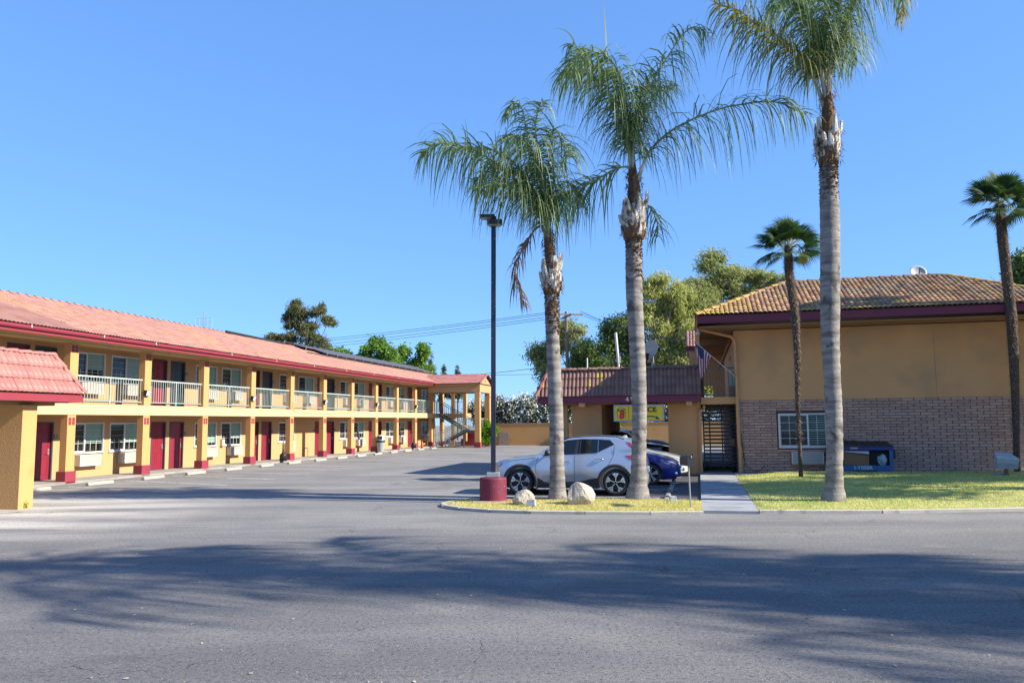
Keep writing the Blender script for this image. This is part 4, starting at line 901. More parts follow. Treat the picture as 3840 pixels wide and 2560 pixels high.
# ------------------------------------------------------------------ rooftop dishes and pipes
def dish(name, loc, r, az, el, label, ribs):
    root = empty(name, loc, az, label, 'satellite dish'); b = MB(); prof = [(r * k / 6, .28 * r * (k / 6) ** 2) for k in range(0, 7)]; prof[0] = (.01, 0)
    n = 22; vs = []
    for rr, zz in prof:
        for k in range(n): t = 2 * math.pi * k / n; vs.append((rr * math.cos(t), rr * math.sin(t), zz))
    fs = [(i * n + k, i * n + (k + 1) % n, (i + 1) * n + (k + 1) % n, (i + 1) * n + k) for i in range(6) for k in range(n)]
    vs2 = [(x, y, z - .015) for x, y, z in vs]; m = len(vs); b.add(vs + vs2, fs + [tuple(m + i for i in f[::-1]) for f in fs] + [(5 * n + n + k, 5 * n + n + (k + 1) % n, m + 6 * n + (k + 1) % n, m + 6 * n + k) for k in range(n)] + [tuple(range(n))])
    R = Matrix.Rotation(math.pi / 2 - el, 4, 'X'); me = b.mesh('reflector', M['grey_box'], True); me.transform(R); link('reflector', me, root, (0, 0, 0))
    if ribs:
        q = MB()
        for k in range(10): t = 2 * math.pi * k / 10; q.tube([(.02, 0, -.03), (r * .55 * math.cos(t), r * .55 * math.sin(t), .05 * r - .04), (r * math.cos(t), r * math.sin(t), .28 * r)], .014, 4)
        q.lathe([(r, .27 * r), (r + .02, .285 * r), (r, .30 * r)], 24); me = q.mesh('rib_frame', M['bark_pale']); me.transform(R); link('rib_frame', me, root)
    q = MB(); q.tube([(0, -.35 * r, -.5 * r), (0, -r * .95, .55 * r)], .02, 5) if not ribs else q.box(-.2, .0, -.35, -.1, -.55, -.15); q.build('feed_arm', M['black'], root)
    q = MB(); q.tube([(0, .06, .0), (0, .1, -.45 * r), (0, .1, -r * 2.0)], .04, 6); q.build('mast', M['galv'], root)
dish('satellite_dish', (6.42, 36.0, 5.28), .44, rad(-48), rad(16), 'ribbed grey satellite dish on a mast behind the porch roof', True)
dish('satellite_dish', (17.34, 33.0, 8.2), .33, rad(-10), rad(30), 'small plain satellite dish on the ridge of the clay tile roof', False)
pp = empty('vent_pipe', (4.68, 34.5, 0), 0, 'white capped pipe mast standing behind the porch roof between palms', 'pipe')
b = MB(); b.tube([(0.05, 0, 3.9), (0.0, 0, 4.6)], .05, 8); b.tube([(0, 0, 4.6), (-.09, 0, 5.95)], .062, 8); b.build('pipe', M['white'], pp)
b = MB(); b.box(.0, .10, -.05, .05, 4.6, 4.9); b.build('bracket', M['grey_box'], pp)

# ================================================================== REAR BOUNDARY WALL
bw = empty('boundary_wall', O, -ALPHA, 'long orange stucco boundary wall across the back of the car park', 'wall')
b = MB(); b.box(4.7, 40, 44.5, 44.7, 0, 1.92); b.build('wall_face', M['stucco'], bw)
b = MB(); b.box(4.7, 40, 44.47, 44.73, 1.9202, 1.97); b.build('coping', M['stucco'], bw)
bd = empty('plywood_sheet', LW(5.0, 44.3, 0), -ALPHA, 'weathered plywood sheet leaning against the orange rear wall', 'board')
b = MB(); b.add([(0, 0, 0), (.95, 0, 0), (.9, .17, 1.15), (.05, .17, 1.2), (0, .03, 0), (.95, .03, 0), (.9, .2, 1.15), (.05, .2, 1.2)], [(0, 1, 2, 3), (7, 6, 5, 4), (0, 4, 5, 1), (1, 5, 6, 2), (2, 6, 7, 3), (3, 7, 4, 0)]); b.build('board', M['wood'], bd)

# ================================================================== FOLIAGE TOOLS
def cards(n, centers, radii, size, droop=0.0, aspect=0.45, shell=0.55, up=0.0):
    """leaf sized quads spread through clumps: returns V (n*4,3), F"""
    k = rng.integers(0, len(centers), n) if radii.ndim == 1 else rng.choice(len(centers), n, p=(radii.prod(1) ** 0.67) / (radii.prod(1) ** 0.67).sum())
    c = centers[k]; r = radii[k]; d = rng.normal(size=(n, 3)); d /= np.linalg.norm(d, axis=1)[:, None]
    rr = (shell + (1 - shell) * rng.random(n)) * rng.uniform(0.6, 1.2, n)
    p = c + d * r * rr[:, None]
    a = rng.normal(size=(n, 3)); a[:, 2] = a[:, 2] * (1 - droop) - droop * 1.8 + up; a /= np.linalg.norm(a, axis=1)[:, None]
    b_ = rng.normal(size=(n, 3)); b_ -= a * (a * b_).sum(1)[:, None]; b_ /= np.linalg.norm(b_, axis=1)[:, None]
    s = size * rng.uniform(0.6, 1.35, n)[:, None]; w = s * aspect
    V = np.stack([p - b_ * w * .5, p + a * s * .5 - b_ * w * .12 * 0, p + a * s, p + a * s * .5 + b_ * w * .5], 1)
    V = np.stack([p, p + a * s * .45 - b_ * w * .5, p + a * s, p + a * s * .45 + b_ * w * .5], 1)
    return V.reshape(-1, 3), np.arange(n * 4).reshape(-1, 4)
def limb(b, p0, p1, r0, r1, bend=0.15, n=5):
    p0, p1 = Vector(p0), Vector(p1); L = (p1 - p0).length; o = Vector((random.uniform(-1, 1), random.uniform(-1, 1), random.uniform(-.4, .4))) * L * bend
    pts = []; rs = []
    for i in range(n + 1):
        t = i / n; pts.append(p0.lerp(p1, t) + o * math.sin(math.pi * t)); rs.append(r0 + (r1 - r0) * t)
    b.tube(pts, rs, 6, False); return pts
def tree(name, loc, clumps, n, size, leaf, bark, label, cat='tree', group=None, droop=0.0, trunk_r=.25, split=.35, aspect=.45, shell=.25, sub=8, lean=(0, 0)):
    """clumps: (dx, dy, z, rx, ry, rz)"""
    root = empty(name, loc, 0, label, cat, group); C = []; Rr = []
    for (dx, dy, z, rx, ry, rz) in clumps:
        for _ in range(sub):
            d = rng.normal(size=3); d /= np.linalg.norm(d); q = rng.uniform(.2, .95)
            C.append((dx + d[0] * rx * q, dy + d[1] * ry * q, z + d[2] * rz * q)); f = rng.uniform(.40, .78); Rr.append((rx * f, ry * f, rz * f))
    C = np.array(C); Rr = np.array(Rr); V, F = cards(n, C, Rr, size, droop, aspect, shell)
    link('crown', npmesh('crown', V, F, leaf), root)
    b = MB(); zb = min(c[2] for c in clumps); top = max(clumps, key=lambda c: c[2]); sp = Vector((lean[0], lean[1], max(1.0, zb * split + .5)))
    b.tube([(0, 0, 0), (sp.x * .4, sp.y * .4, sp.z * .5), sp], [trunk_r * 1.25, trunk_r, trunk_r * .85], 8, False)
    for c in clumps:
        pts = limb(b, sp, (c[0], c[1], c[2]), trunk_r * .55, trunk_r * .10, .12)
        for _ in range(4):
            q = pts[random.randint(2, 5)]; limb(b, q, (c[0] + random.uniform(-1, 1) * c[3], c[1] + random.uniform(-1, 1) * c[4], c[2] + random.uniform(-.5, 1) * c[5]), trunk_r * .2, trunk_r * .04, .1, 3)
    b.build('trunk', bark, root, smooth=True); return root

L_euc = leafmat('gum_leaf', (0.12, 0.16, 0.045), (0.42, 0.42, 0.17), .4)
L_euc2 = leafmat('pale_gum_leaf', (0.16, 0.21, 0.05), (0.52, 0.50, 0.19), .45)
L_dark = leafmat('dark_leaf', (0.035, 0.075, 0.02), (0.19, 0.25, 0.065), .3)
L_pine = leafmat('pine_needle', (0.05, 0.07, 0.025), (0.22, 0.21, 0.08), .25)
L_lush = leafmat('lush_leaf', (0.06, 0.14, 0.02), (0.22, 0.34, 0.07), .4)
L_con = leafmat('conifer_needle', (0.04, 0.075, 0.04), (0.14, 0.19, 0.09), .25)
L_ole = leafmat('oleander_leaf', (0.022, 0.055, 0.016), (0.09, 0.14, 0.045), .3)
L_lime = leafmat('lime_leaf', (0.08, 0.19, 0.02), (0.24, 0.40, 0.05), .4)

# gum trees and others behind the porch
tree('gum_tree', (5.6, 78, 0), [(0, 0, 10.2, 2.0, 2, 1.7), (-2.2, 1, 8.6, 1.7, 2, 1.9), (1.2, -1, 7.4, 2, 2, 2.2), (-1.6, 0, 6.0, 2, 2, 1.8)], 24000, .36, L_euc, M['bark'], 'loose olive gum tree behind the utility pole', group='trees behind the porch roof', droop=.55, aspect=.30)
tree('dark_oak', (10.0, 74, 0), [(.4, 0, 10.6, 2.0, 2, 2.0), (0, 0, 9.6, 2.4, 2, 2.2), (-2.6, 0, 8.0, 2.0, 2, 1.8), (2.0, 0, 7.8, 2, 2, 2), (0, -1, 6.8, 3, 2, 1.8), (-3.0, 0, 6.0, 1.8, 2, 1.4)], 36000, .28, L_dark, M['bark'], 'dense dark green oak between the pole and second palm', group='trees behind the porch roof')
tree('gum_tree', (14.3, 73, 0), [(-.7, 0, 14.6, 1.5, 1.6, 1.5), (1.4, 0, 13.4, 1.3, 1.5, 1.9), (-1.0, 0, 12.2, 1.6, 1.8, 1.6), (1.4, 0, 10.4, 2.2, 2, 2.0), (2.6, -1, 8.6, 2.4, 2, 2.2), (0, -1, 8.0, 2.2, 2, 2.0), (2.0, -1, 6.2, 3, 2, 1.8), (0, 0, 10.8, 2.2, 1.6, 1.8), (.6, 0, 13.0, 1.6, 1.5, 1.3)], 62000, .36, L_euc2, M['bark_pale'], 'tall yellowish weeping gum tree just right of second palm', group='trees behind the porch roof', droop=.7, aspect=.26)
tree('gum_tree', (17.8, 76, 0), [(0, 0, 14.6, 2.0, 2, 1.6), (-1.6, 0, 13.2, 1.6, 2, 1.6), (1.6, 0, 12.8, 1.7, 2, 2.0), (0, 0, 10.6, 2.4, 2, 2.2), (0, 0, 8.4, 2.8, 2, 2), (0, 0, 12.4, 2.6, 2, 1.8), (-2.2, 0, 9.6, 1.8, 1.6, 1.8)], 50000, .35, L_euc, M['bark_pale'], 'rounded gum tree in the middle of the tree belt', group='trees behind the porch roof', droop=.6, aspect=.28)
tree('gum_tree', (21.6, 78, 0), [(-.6, 0, 17.2, 2.4, 2, 1.6), (3.0, 0, 16.8, 2.2, 2, 1.3), (5.0, 0, 15.6, 1.6, 1.8, 1.2), (-1.0, 0, 14.6, 1.8, 2, 1.7), (.6, 0, 12.6, 2.0, 2, 1.7), (3.0, 0, 12.4, 1.6, 2, 1.4), (-1.8, 0, 12.0, 1.8, 2, 1.8), (0, 0, 10, 3, 2, 2), (1.6, 0, 14.8, 2.2, 1.6, 1.3), (-1.6, 0, 15.8, 1.6, 1.5, 1.2)], 54000, .30, L_euc, M['bark_pale'], 'tallest open gum tree with forked pale limbs above the roof corner', group='trees behind the porch roof', droop=.4, aspect=.36)
tree('broadleaf_tree', (41.8, 62, 0), [(-.6, 0, 14.0, 1.5, 2, 1.9), (1.4, 0, 14.6, 2.0, 2, 2.0), (-1.6, 0, 12.0, 1.8, 2, 1.5), (1, 0, 12, 2.4, 2, 2)], 18000, .34, L_dark, M['bark'], 'dark glossy tree rising behind the right end of the clay roof')
# pine and leafy trees behind the long wing

pine = [(-1.0, 0, 17.6, .9, 1.2, .7), (-.3, 0, 16.2, 1.7, 1.8, 1.2), (1.9, 0, 16.7, 1.1, 1.5, .9), (3.0, 0, 15.2, 1.2, 1.6, .8), (-2.0, 0, 15.8, .9, 1.2, 1.2), (-1.7, 0, 14.8, 1.0, 1.2, .8), (-.2, 0, 14.4, 1.9, 2, 1.0), (-3.6, 0, 13.2, 1.3, 1.4, .5), (-1.4, 0, 12.8, 2.0, 2, 1.0), (1.4, 0, 12.9, 2.0, 2, 1.1), (0, 0, 11.0, 3.6, 2.4, 1.2), (2.8, 0, 11.4, 1.5, 2, 1.1)]
tree('pine_tree', (-26.6, 100, 0), pine, 44000, .30, L_pine, M['bark'], 'dark irregular pine behind the tiled roof of the long wing', aspect=.28, shell=.1, sub=10)
def lush(name, loc, hs, n, label, leaf=L_lush, size=.36):
    return tree(name, loc, [(dx, 0, z, r, 1.4, rz) for dx, z, r, rz in hs], n, size, leaf, M['bark'], label, droop=.2, aspect=.42, group='leafy trees behind the long wing')
lush('leafy_tree', (-17.2, 81, 0), [(-.5, 9.3, .9, .8), (.8, 8.6, 1.0, 1.0), (-1.4, 8.2, 1.0, .9), (0, 7.2, 2, 1.2)], 6000, 'bright green leafy tree just right of the pine')
lush('leafy_tree', (-13.6, 80, 0), [(-.4, 10.2, .9, 1.0), (.9, 9.4, 1.0, 1.0), (-1.3, 9.0, .9, 1.2), (.2, 8.0, 1.8, 1.3), (1.8, 8.0, .9, 1.0)], 9000, 'tallest bright green leafy tree above the solar panels')
lush('leafy_tree', (-10.2, 82, 0), [(-1.0, 9.2, .7, 1.1), (.7, 9.4, .8, 1.1), (0, 8.2, 1.4, 1.2), (1.1, 7.6, 1.0, 1.0), (-1.6, 7.6, 1.2, 1.1)], 7000, 'sparse bright green tree at the right end of the leafy group')
def conifer(loc, h, r, label):
    cl_ = []; n = 9
    for i in range(n):
        t = i / (n - 1); cl_.append((0, 0, h - .3 - t * (h - 5.5), .15 + r * t ** .8, .15 + r * t ** .8, .45))
    tree('conifer', loc, cl_, 3500, .30, L_con, M['bark'], label, group='small conifers beyond the long wing', aspect=.3, shell=.15, sub=4, trunk_r=.12, split=.9)
conifer((-9.75, 95, 0), 10.2, 1.25, 'largest small conifer beside the leafy trees')
conifer((-8.45, 96, 0), 9.1, .85, 'second small conifer immediately right of the largest one')
conifer((-6.6, 95, 0), 9.0, 1.0, 'lone small conifer above the stair portico roof')

# oleanders over the rear wall: foliage and blossom
def oleander(v, u, h, r, label, n=5200, nf=2600, hang=0.0):
    root = empty('oleander_bush', LW(v, u, 0), -ALPHA, label, 'bush', 'white flowering oleanders over the rear wall'); cs = []; rr = []
    for _ in range(26):
        x = random.uniform(-r, r); z = random.uniform(1.2, h - .7 - .35 * abs(x)); cs.append((x, random.uniform(-.5, .9), z)); rr.append((random.uniform(.5, .9), random.uniform(.5, .8), random.uniform(.5, .9)))
    for _ in range(int(hang * 8)): cs.append((random.uniform(-.9, .9), -1.0, random.uniform(1.0, 2.0))); rr.append((.45, .35, .45))
    C = np.array(cs); R_ = np.array(rr); V, F = cards(n, C, R_, .34, .1, .24, .35); link('foliage', npmesh('foliage', V, F, L_ole), root)
    V, F = cards(nf, C, R_ * 1.04, .17, -.2, .95, .9); link('blossom', npmesh('blossom', V, F, M['petal']), root)
    b = MB()
    for _ in range(10): x = random.uniform(-r, r) * .5; limb(b, (x * .4, 0, 0), (x * 1.6, random.uniform(-.3, .6), h * .7), .05, .015)
    b.build('stems', M['bark'], root); return root
oleander(3.2, 46.6, 4.9, 1.7, 'white flowering oleander seen under the stair portico')
oleander(6.4, 46.2, 5.6, 1.8, 'white flowering oleander right of the portico columns')
oleander(9.0, 46.2, 5.2, 1.7, 'white flowering oleander in the middle of the rear wall', hang=.3)
oleander(11.6, 46.3, 5.9, 1.8, 'tall white flowering oleander spilling over the wall left of first palm', hang=1.2)
oleander(14.2, 46.4, 5.4, 1.8, 'white flowering oleander partly behind the first palm trunk', nf=1600)
oleander(17.4, 46.4, 4.4, 1.8, 'white flowering oleander glimpsed left of the office sign', hang=.3)
oleander(20.6, 46.4, 4.4, 1.8, 'white flowering oleander glimpsed right of the office sign', hang=.5)
oleander(24.2, 46.4, 4.6, 1.8, 'white flowering oleander glimpsed through the barred gate')
oleander(28.2, 46.4, 4.6, 1.8, 'white flowering oleander hidden mostly behind the office building')
tree('lime_bush', LW(15.0, 43.6), [(0, 0, 3.4, .9, .6, 1.2), (.5, 0, 2.2, .6, .5, .9)], 2600, .30, L_lime, M['bark'], 'lime green shrub against the wall beside the first palm', cat='shrub', droop=.4, trunk_r=.06, aspect=.3)
tree('green_shrub', LW(5.0, 41.0), [(0, 0, 1.2, .75, .6, .9), (-.25, 0, .8, .7, .6, .6), (.3, 0, 1.6, .5, .5, .6), (0, 0, .5, .8, .6, .4)], 5200, .15, M['leaf_shrub'], M['bark'], 'rounded bright green shrub beside the portico column', cat='shrub', trunk_r=.04, aspect=.5, split=.1)

# ================================================================== PALMS
M['palm_trunk'] = mat('palm_trunk', (0.25, 0.225, 0.20), 0.9, 0.42, 2.2, 1.0, 22, col2=(0.12, 0.105, 0.095), mixscale=1.0, streak=(1.0, 1.0, 6.5), wear=((0.085, 0.07, 0.06), 3.2, 0.57, 0.66))
M['boot'] = mat('leaf_boot', (0.52, 0.48, 0.41), 0.85, 0.25, 4, 0.5, 20, streak=(9, 9, 1.0), wear=((0.13, 0.075, 0.04), 4.5, 0.52, 0.64))
M['fibre'] = mat('palm_fibre', (0.13, 0.075, 0.04), 0.95, 0.4, 9)
M['rachis'] = mat('rachis', (0.30, 0.32, 0.14), 0.6, 0.15, 3)
M['petiole'] = mat('petiole', (0.42, 0.39, 0.30), 0.7, 0.2, 3)
M['rachis_dry'] = mat('dry_rachis', (0.22, 0.15, 0.09), 0.8, 0.2, 3)
L_palm = leafmat('palm_leaflet', (0.035, 0.085, 0.02), (0.27, 0.35, 0.13), .28)
L_palm_y = leafmat('yellowing_leaflet', (0.12, 0.15, 0.03), (0.34, 0.28, 0.08), .35)
L_dry = leafmat('dry_leaflet', (0.10, 0.065, 0.04), (0.24, 0.17, 0.10), .25)
for q_ in (L_palm, L_palm_y):
    q_.node_tree.nodes['Principled BSDF'].inputs['Roughness'].default_value = 0.52; q_.node_tree.nodes['Principled BSDF'].inputs['Specular IOR Level'].default_value = 0.4
def cr(pts, t):
    n = len(pts) - 1; x = t * n; i = min(int(x), n - 1); f = x - i; p = [pts[max(i - 1, 0)], pts[i], pts[i + 1], pts[min(i + 2, n)]]
    return 0.5 * ((2 * p[1]) + (-p[0] + p[2]) * f + (2 * p[0] - 5 * p[1] + 4 * p[2] - p[3]) * f * f + (-p[0] + 3 * p[1] - 3 * p[2] + p[3]) * f ** 3)
def frond(parent, poly, dy=(0, 0), kind='green', L=0.95, start=0.22, dens=52, r0=.034, name='frond', w=.036):
    pts = [np.array((x, dy[0] + (dy[1] - dy[0]) * (i / (len(poly) - 1)) ** 1.3, z)) for i, (x, z) in enumerate(poly)]
    N_ = 26; P = np.array([cr(pts, i / N_) for i in range(N_ + 1)]); seg = np.linalg.norm(np.diff(P, axis=0), axis=1); tot = seg.sum()
    b = MB(); b.tube([Vector(p) for p in P], [r0 * (1 - .82 * i / N_) * (1 + .9 * max(0, 1 - i / 6)) for i in range(N_ + 1)], 5)
    n = int(tot * dens * .43); V = []; F = []
    cum = np.r_[0, np.cumsum(seg)] / tot
    for k in range(n):
        t = start + (1 - start) * ((k + random.random()) / n); i = min(np.searchsorted(cum, t) - 1, N_ - 1); i = max(i, 0); f = (t - cum[i]) / max(cum[i + 1] - cum[i], 1e-6); p = P[i] * (1 - f) + P[i + 1] * f
        d = P[i + 1] - P[i]; d /= np.linalg.norm(d); sgn = 1 if k % 2 else -1
        side = np.cross(d, (0, 0, 1.0)); ln = np.linalg.norm(side); side = side / ln if ln > .15 else np.array((0, 1.0, 0)); upv = np.cross(side, d)
        if upv[2] < 0: upv = -upv
        a = random.gauss(0.15, .55); upr = random.random() < .08; a = random.uniform(.6, 1.15) if upr else a; q = side * sgn * math.cos(a) + upv * math.sin(a) + d * random.uniform(.35, .75) + np.array((random.gauss(0, .12), random.gauss(0, .12), 0)); q /= np.linalg.norm(q)
        tt = (t - start) / (1 - start); ll = 1.22 * L * (0.45 + .75 * math.sin(math.pi * min(1, .12 + .80 * tt)) ** .8) * random.uniform(.75, 1.15) * (1 - .35 * max(0, tt - .8) / .2)
        if kind == 'dry': ll *= .75
        if upr: ll *= .55
        ww = w * random.uniform(.7, 1.15); m = 5; cur = p.copy(); dirv = q.copy(); grav = random.uniform(.15, .35) if upr else random.uniform(.42, .85); wid = np.cross(dirv, (0, 0, 1.0)); wid = wid / (np.linalg.norm(wid) + 1e-6)
        wid = wid * math.cos(1.0) + np.cross(dirv, wid) * math.sin(random.uniform(.2, 1.4)); wid /= np.linalg.norm(wid)
        base = len(V)
        for s_ in range(m + 1):
            hw = ww * .5 * (1 - (s_ / m) ** 2.2) + .0015; V.append(cur - wid * hw); V.append(cur + wid * hw)
            if s_ < m: F.append((base + 2 * s_, base + 2 * s_ + 1, base + 2 * s_ + 3, base + 2 * s_ + 2))
            dirv = dirv + np.array((0, 0, -grav * (1 if s_ else .5))); dirv /= np.linalg.norm(dirv); cur = cur + dirv * ll / m
    me = MB(); nb_ = len(b.v); mats = {'green': [M['rachis'], L_palm, M['petiole']], 'yellow': [M['rachis_dry'], L_palm_y, M['petiole']], 'dry': [M['rachis_dry'], L_dry, M['rachis_dry']]}[kind]
    Vn = np.array([tuple(x) for x in b.v]); allV = list(map(tuple, Vn)) + [tuple(v) for v in V]
    fs = list(b.f) + [tuple(nb_ + i for i in f) for f in F]; m_ = bpy.data.meshes.new(name); m_.from_pydata(allV, [], fs)
    for q in mats: m_.materials.append(q)
    m_.polygons.foreach_set('material_index', [2 if (i // 5) < 8 else 0 for i in range(len(b.f))] + [1] * len(F)); m_.update()
    o = link(name, m_, parent)
    if kind == 'dry': o['label'] = 'dead brown hanging frond'
    if kind == 'yellow': o['label'] = 'yellowing frond'
    return o
def queen_palm(base, axis, radii, boots, shaft_top, label, seed):
    """axis: list of (x,z) centres in world x; base = (x,y); boots = (z0,z1,r)"""
    random.seed(seed); X, Y = base; root = empty('queen_palm', (X, Y, 0.03), 0, label, 'palm tree', 'queen palms along the drive')
    n = 110; P = []; R_ = []; zs = [a[1] for a in axis]
    for i in range(n + 1):
        z = zs[0] + (boots[0] + .05 - zs[0]) * i / n; x = float(np.interp(z, zs, [a[0] for a in axis])); r = float(np.interp(z, [q[0] for q in radii], [q[1] for q in radii]))
        ring = (z * 7.5 + .3 * math.sin(z * 3.1)) % 1.0; r *= 1 + .030 * (ring - .5) + .012 * math.sin(z * 23 + 1) + .035 * math.sin(z * 1.7 + seed) * math.sin(z * .63 + seed) + random.uniform(-.012, .012); x += .018 * math.sin(z * 1.3 + seed)
        P.append((x - X, 0.0, z)); R_.append(r)
    b = MB(); b.tube(P, R_, 22); me = b.mesh('trunk', M['palm_trunk'], True)
    for v in me.vertices: v.co.x += random.uniform(-1, 1) * .006; v.co.y += random.uniform(-1, 1) * .006
    link('trunk', me, root)
    ax = lambda z: float(np.interp(z, zs, [a[0] for a in axis])) - X
    # root flare lumps
    # shaggy ring under the boots and fibre
    b = MB()
    for k in range(900):
        t = random.uniform(0, 2 * math.pi); z = boots[0] + .2 - 1.25 * random.random() ** 1.7; r = R_[-1] * 1.02; c, s_ = math.cos(t), math.sin(t); L_ = random.uniform(.05, .16)
        p = Vector((ax(z) + c * r, s_ * r, z)); e = p + Vector((c * L_ * .35 + random.uniform(-.02, .02), s_ * L_ * .35, random.uniform(-.06, .03))); w_ = Vector((-s_, c, 0)) * random.uniform(.03, .09)
        b.add([p - w_, p + w_, e], [(0, 1, 2)])
    for k in range(420):
        t = random.uniform(0, 2 * math.pi); z = random.uniform(boots[0], shaft_top[1] - .3); r = boots[2] * (random.uniform(.9, 1.12) if z < boots[1] else .62); c, s_ = math.cos(t), math.sin(t); L_ = random.uniform(.08, .22)
        p = Vector((ax(z) + c * r, s_ * r, z)); e = p + Vector((c * .05 + random.uniform(-.07, .07), s_ * .05, random.uniform(-L_, L_))); w_ = Vector((-s_, c, 0)) * .022
        b.add([p - w_, p + w_, e], [(0, 1, 2)])
    b.build('fibre', M['fibre'], root)['kind'] = 'stuff'
    # core shaft
    z0, z1 = boots[0], shaft_top[1]; pts = []; rs = []
    for i in range(9):
        z = z0 + (z1 - z0) * i / 8; pts.append((ax(z), 0, z)); rs.append(float(np.interp(i / 8, [0, .15, .4, .7, 1], [boots[2] * .8, boots[2] * .85, boots[2] * .6, boots[2] * .45, .07])))
    b = MB(); b.tube(pts, rs, 12); b.build('crownshaft', M['fibre'], root, smooth=True)
    # leaf bases: curved, cut-off plates clasping the stem
    nb_ = 20
    for k in range(nb_):
        t = 2.399 * k + .4; zb = boots[0] - .05 + (boots[1] - boots[0]) * .75 * (k / nb_); h = random.uniform(.35, .75); r = boots[2] * .92; wd = random.uniform(.06, .12)
        b = MB(); vs = []; m = 6
        for s_ in range(m + 1):
            q = s_ / m; rr = r * (.66 + random.uniform(-.02, .02) + .40 * math.sin(min(1, q * 1.5) * math.pi / 2) - (.15 * q if k % 3 else -.12 * q)); ww = wd * (1.5 - .75 * q)
            if s_ == m: ww *= .75
            for e, thick in ((-1, 0), (-.4, .035), (.4, .035), (1, 0)):
                a = t + e * ww / max(rr, .1); vs.append((ax(zb) + math.cos(a) * (rr + thick), math.sin(a) * (rr + thick), zb + h * q + (random.uniform(-.03, .03) if s_ == m else 0)))
            for e in (1, -1):
                a = t + e * ww * .8 / max(rr, .1); vs.append((ax(zb) + math.cos(a) * (rr - .03), math.sin(a) * (rr - .03), zb + h * q))
        fs = [(s_ * 6 + i, s_ * 6 + (i + 1) % 6, (s_ + 1) * 6 + (i + 1) % 6, (s_ + 1) * 6 + i) for s_ in range(m) for i in range(6)] + [tuple(m * 6 + i for i in range(6))]
        b.add(vs, fs); b.build('leaf_base', M['boot'], root)
    return root, ax
p1, ax1 = queen_palm((1.14, 20.3), [(1.14, 0), (1.13, .85), (1.10, 2.06), (1.08, 3.3), (1.06, 5.15), (1.05, 5.54), (1.05, 6.25), (.98, 6.82), (.95, 7.39)],
    [(0, .245), (.12, .235), (.3, .205), (.85, .185), (2.06, .185), (4, .180), (5.15, .172), (5.6, .165)], (5.35, 6.05, .27), (.95, 7.35), 'leftmost and shortest of the three queen palms, beside the round boulders', 11)
def sh(poly, X): return [(x - X, z) for x, z in poly]
X = 1.14
frond(p1, sh([(1.03, 6.5), (0.91, 7.26), (0.6, 7.77), (-0.08, 8.59), (-0.98, 9.15), (-1.86, 9.3), (-2.3, 9.0)], X), (0, -.5), L=1.35, dens=95)
frond(p1, sh([(1.0, 6.6), (0.9, 7.38), (0.53, 8.39), (-0.15, 9.22), (-0.83, 9.54), (-1.85, 9.5)], X), (0, .8), L=1.0, dens=80)
frond(p1, sh([(1.0, 6.6), (0.93, 7.38), (0.76, 8.4), (0.47, 9.45), (0.33, 10.15), (0.14, 10.25), (-0.10, 9.85)], X), (0, -.9), L=.72, dens=85)
frond(p1, sh([(1.0, 6.6), (0.97, 7.38), (0.91, 8.35), (0.73, 9.1), (0.66, 9.6), (0.80, 10.05), (0.97, 9.85)], X), (0, -1.5), L=.8, dens=80)
frond(p1, sh([(1.0, 6.6), (1.01, 7.38), (1.14, 8.34), (1.1, 9.25), (1.16, 9.55), (1.42, 9.0), (1.5, 8.6)], X), (0, -1.2), L=1.15, dens=85)
frond(p1, sh([(1.0, 6.6), (1.01, 7.3), (1.25, 8.15), (1.52, 8.5), (1.85, 8.2), (1.95, 7.9)], X), (0, .8), L=.9, dens=80)
frond(p1, sh([(1.0, 6.4), (0.91, 7.15), (0.71, 7.61), (0.3, 7.93), (-0.23, 8.09), (-0.9, 7.9)], X), (0, -1.0), L=1.0, dens=85)
frond(p1, sh([(1.0, 6.5), (0.91, 7.38), (0.6, 8.16), (0.15, 8.71), (-0.38, 8.87), (-1.0, 8.6)], X), (0, .6), L=1.1, dens=85)
frond(p1, sh([(1.0, 6.5), (0.95, 7.4), (0.85, 8.2), (0.6, 8.9), (0.2, 9.2), (-0.2, 8.9)], X), (0, -1.6), L=1.05, dens=85)
frond(p1, sh([(.95, 6.9), (0.82, 7.15), (0.59, 7.0), (0.28, 6.5), (0.12, 6.04), (0.16, 5.55), (0.36, 4.98)], X), (0, -.25), 'dry', L=.75, dens=70)
p2, ax2 = queen_palm((3.14, 20.05), [(3.14, 0), (3.18, .84), (3.21, 2.04), (3.21, 3.26), (3.19, 6.03), (3.2, 6.95), (3.24, 7.44), (3.25, 8.16), (3.19, 8.9)],
    [(0, .30), (.10, .31), (.25, .27), (.5, .205), (.85, .185), (2.04, .19), (3.26, .195), (5, .21), (6.03, .205), (7, .19)], (6.72, 7.75, .33), (3.2, 8.9), 'middle queen palm with a long frond reaching right, behind the parked silver car', 23)
X = 3.14
frond(p2, sh([(3.2, 8.3), (3.14, 9.42), (3.0, 10.48), (2.63, 11.11), (2.1, 11.39), (1.77, 11.84), (1.54, 11.8)], X), (0, -.4), L=1.1, dens=90)
frond(p2, sh([(3.2, 8.3), (3.12, 9.3), (2.87, 10.08), (2.51, 10.64), (1.94, 10.96), (1.3, 10.8)], X), (0, -.9), L=1.15, dens=90)
frond(p2, sh([(3.2, 8.3), (3.08, 9.5), (2.99, 10.32), (2.82, 10.95), (2.44, 11.27), (1.91, 11.2), (1.40, 10.55)], X), (0, -1.6), L=1.1, dens=85)
frond(p2, sh([(3.2, 8.3), (3.23, 9.3), (3.15, 10.47), (2.98, 11.19), (2.75, 11.6), (2.5, 11.4)], X), (0, .9), L=.95, dens=75)
frond(p2, sh([(3.2, 8.3), (3.27, 9.3), (3.4, 10.08), (3.88, 11.06), (4.44, 11.93), (4.84, 12.3), (5.2, 12.05)], X), (0, -.5), L=1.05, dens=90)
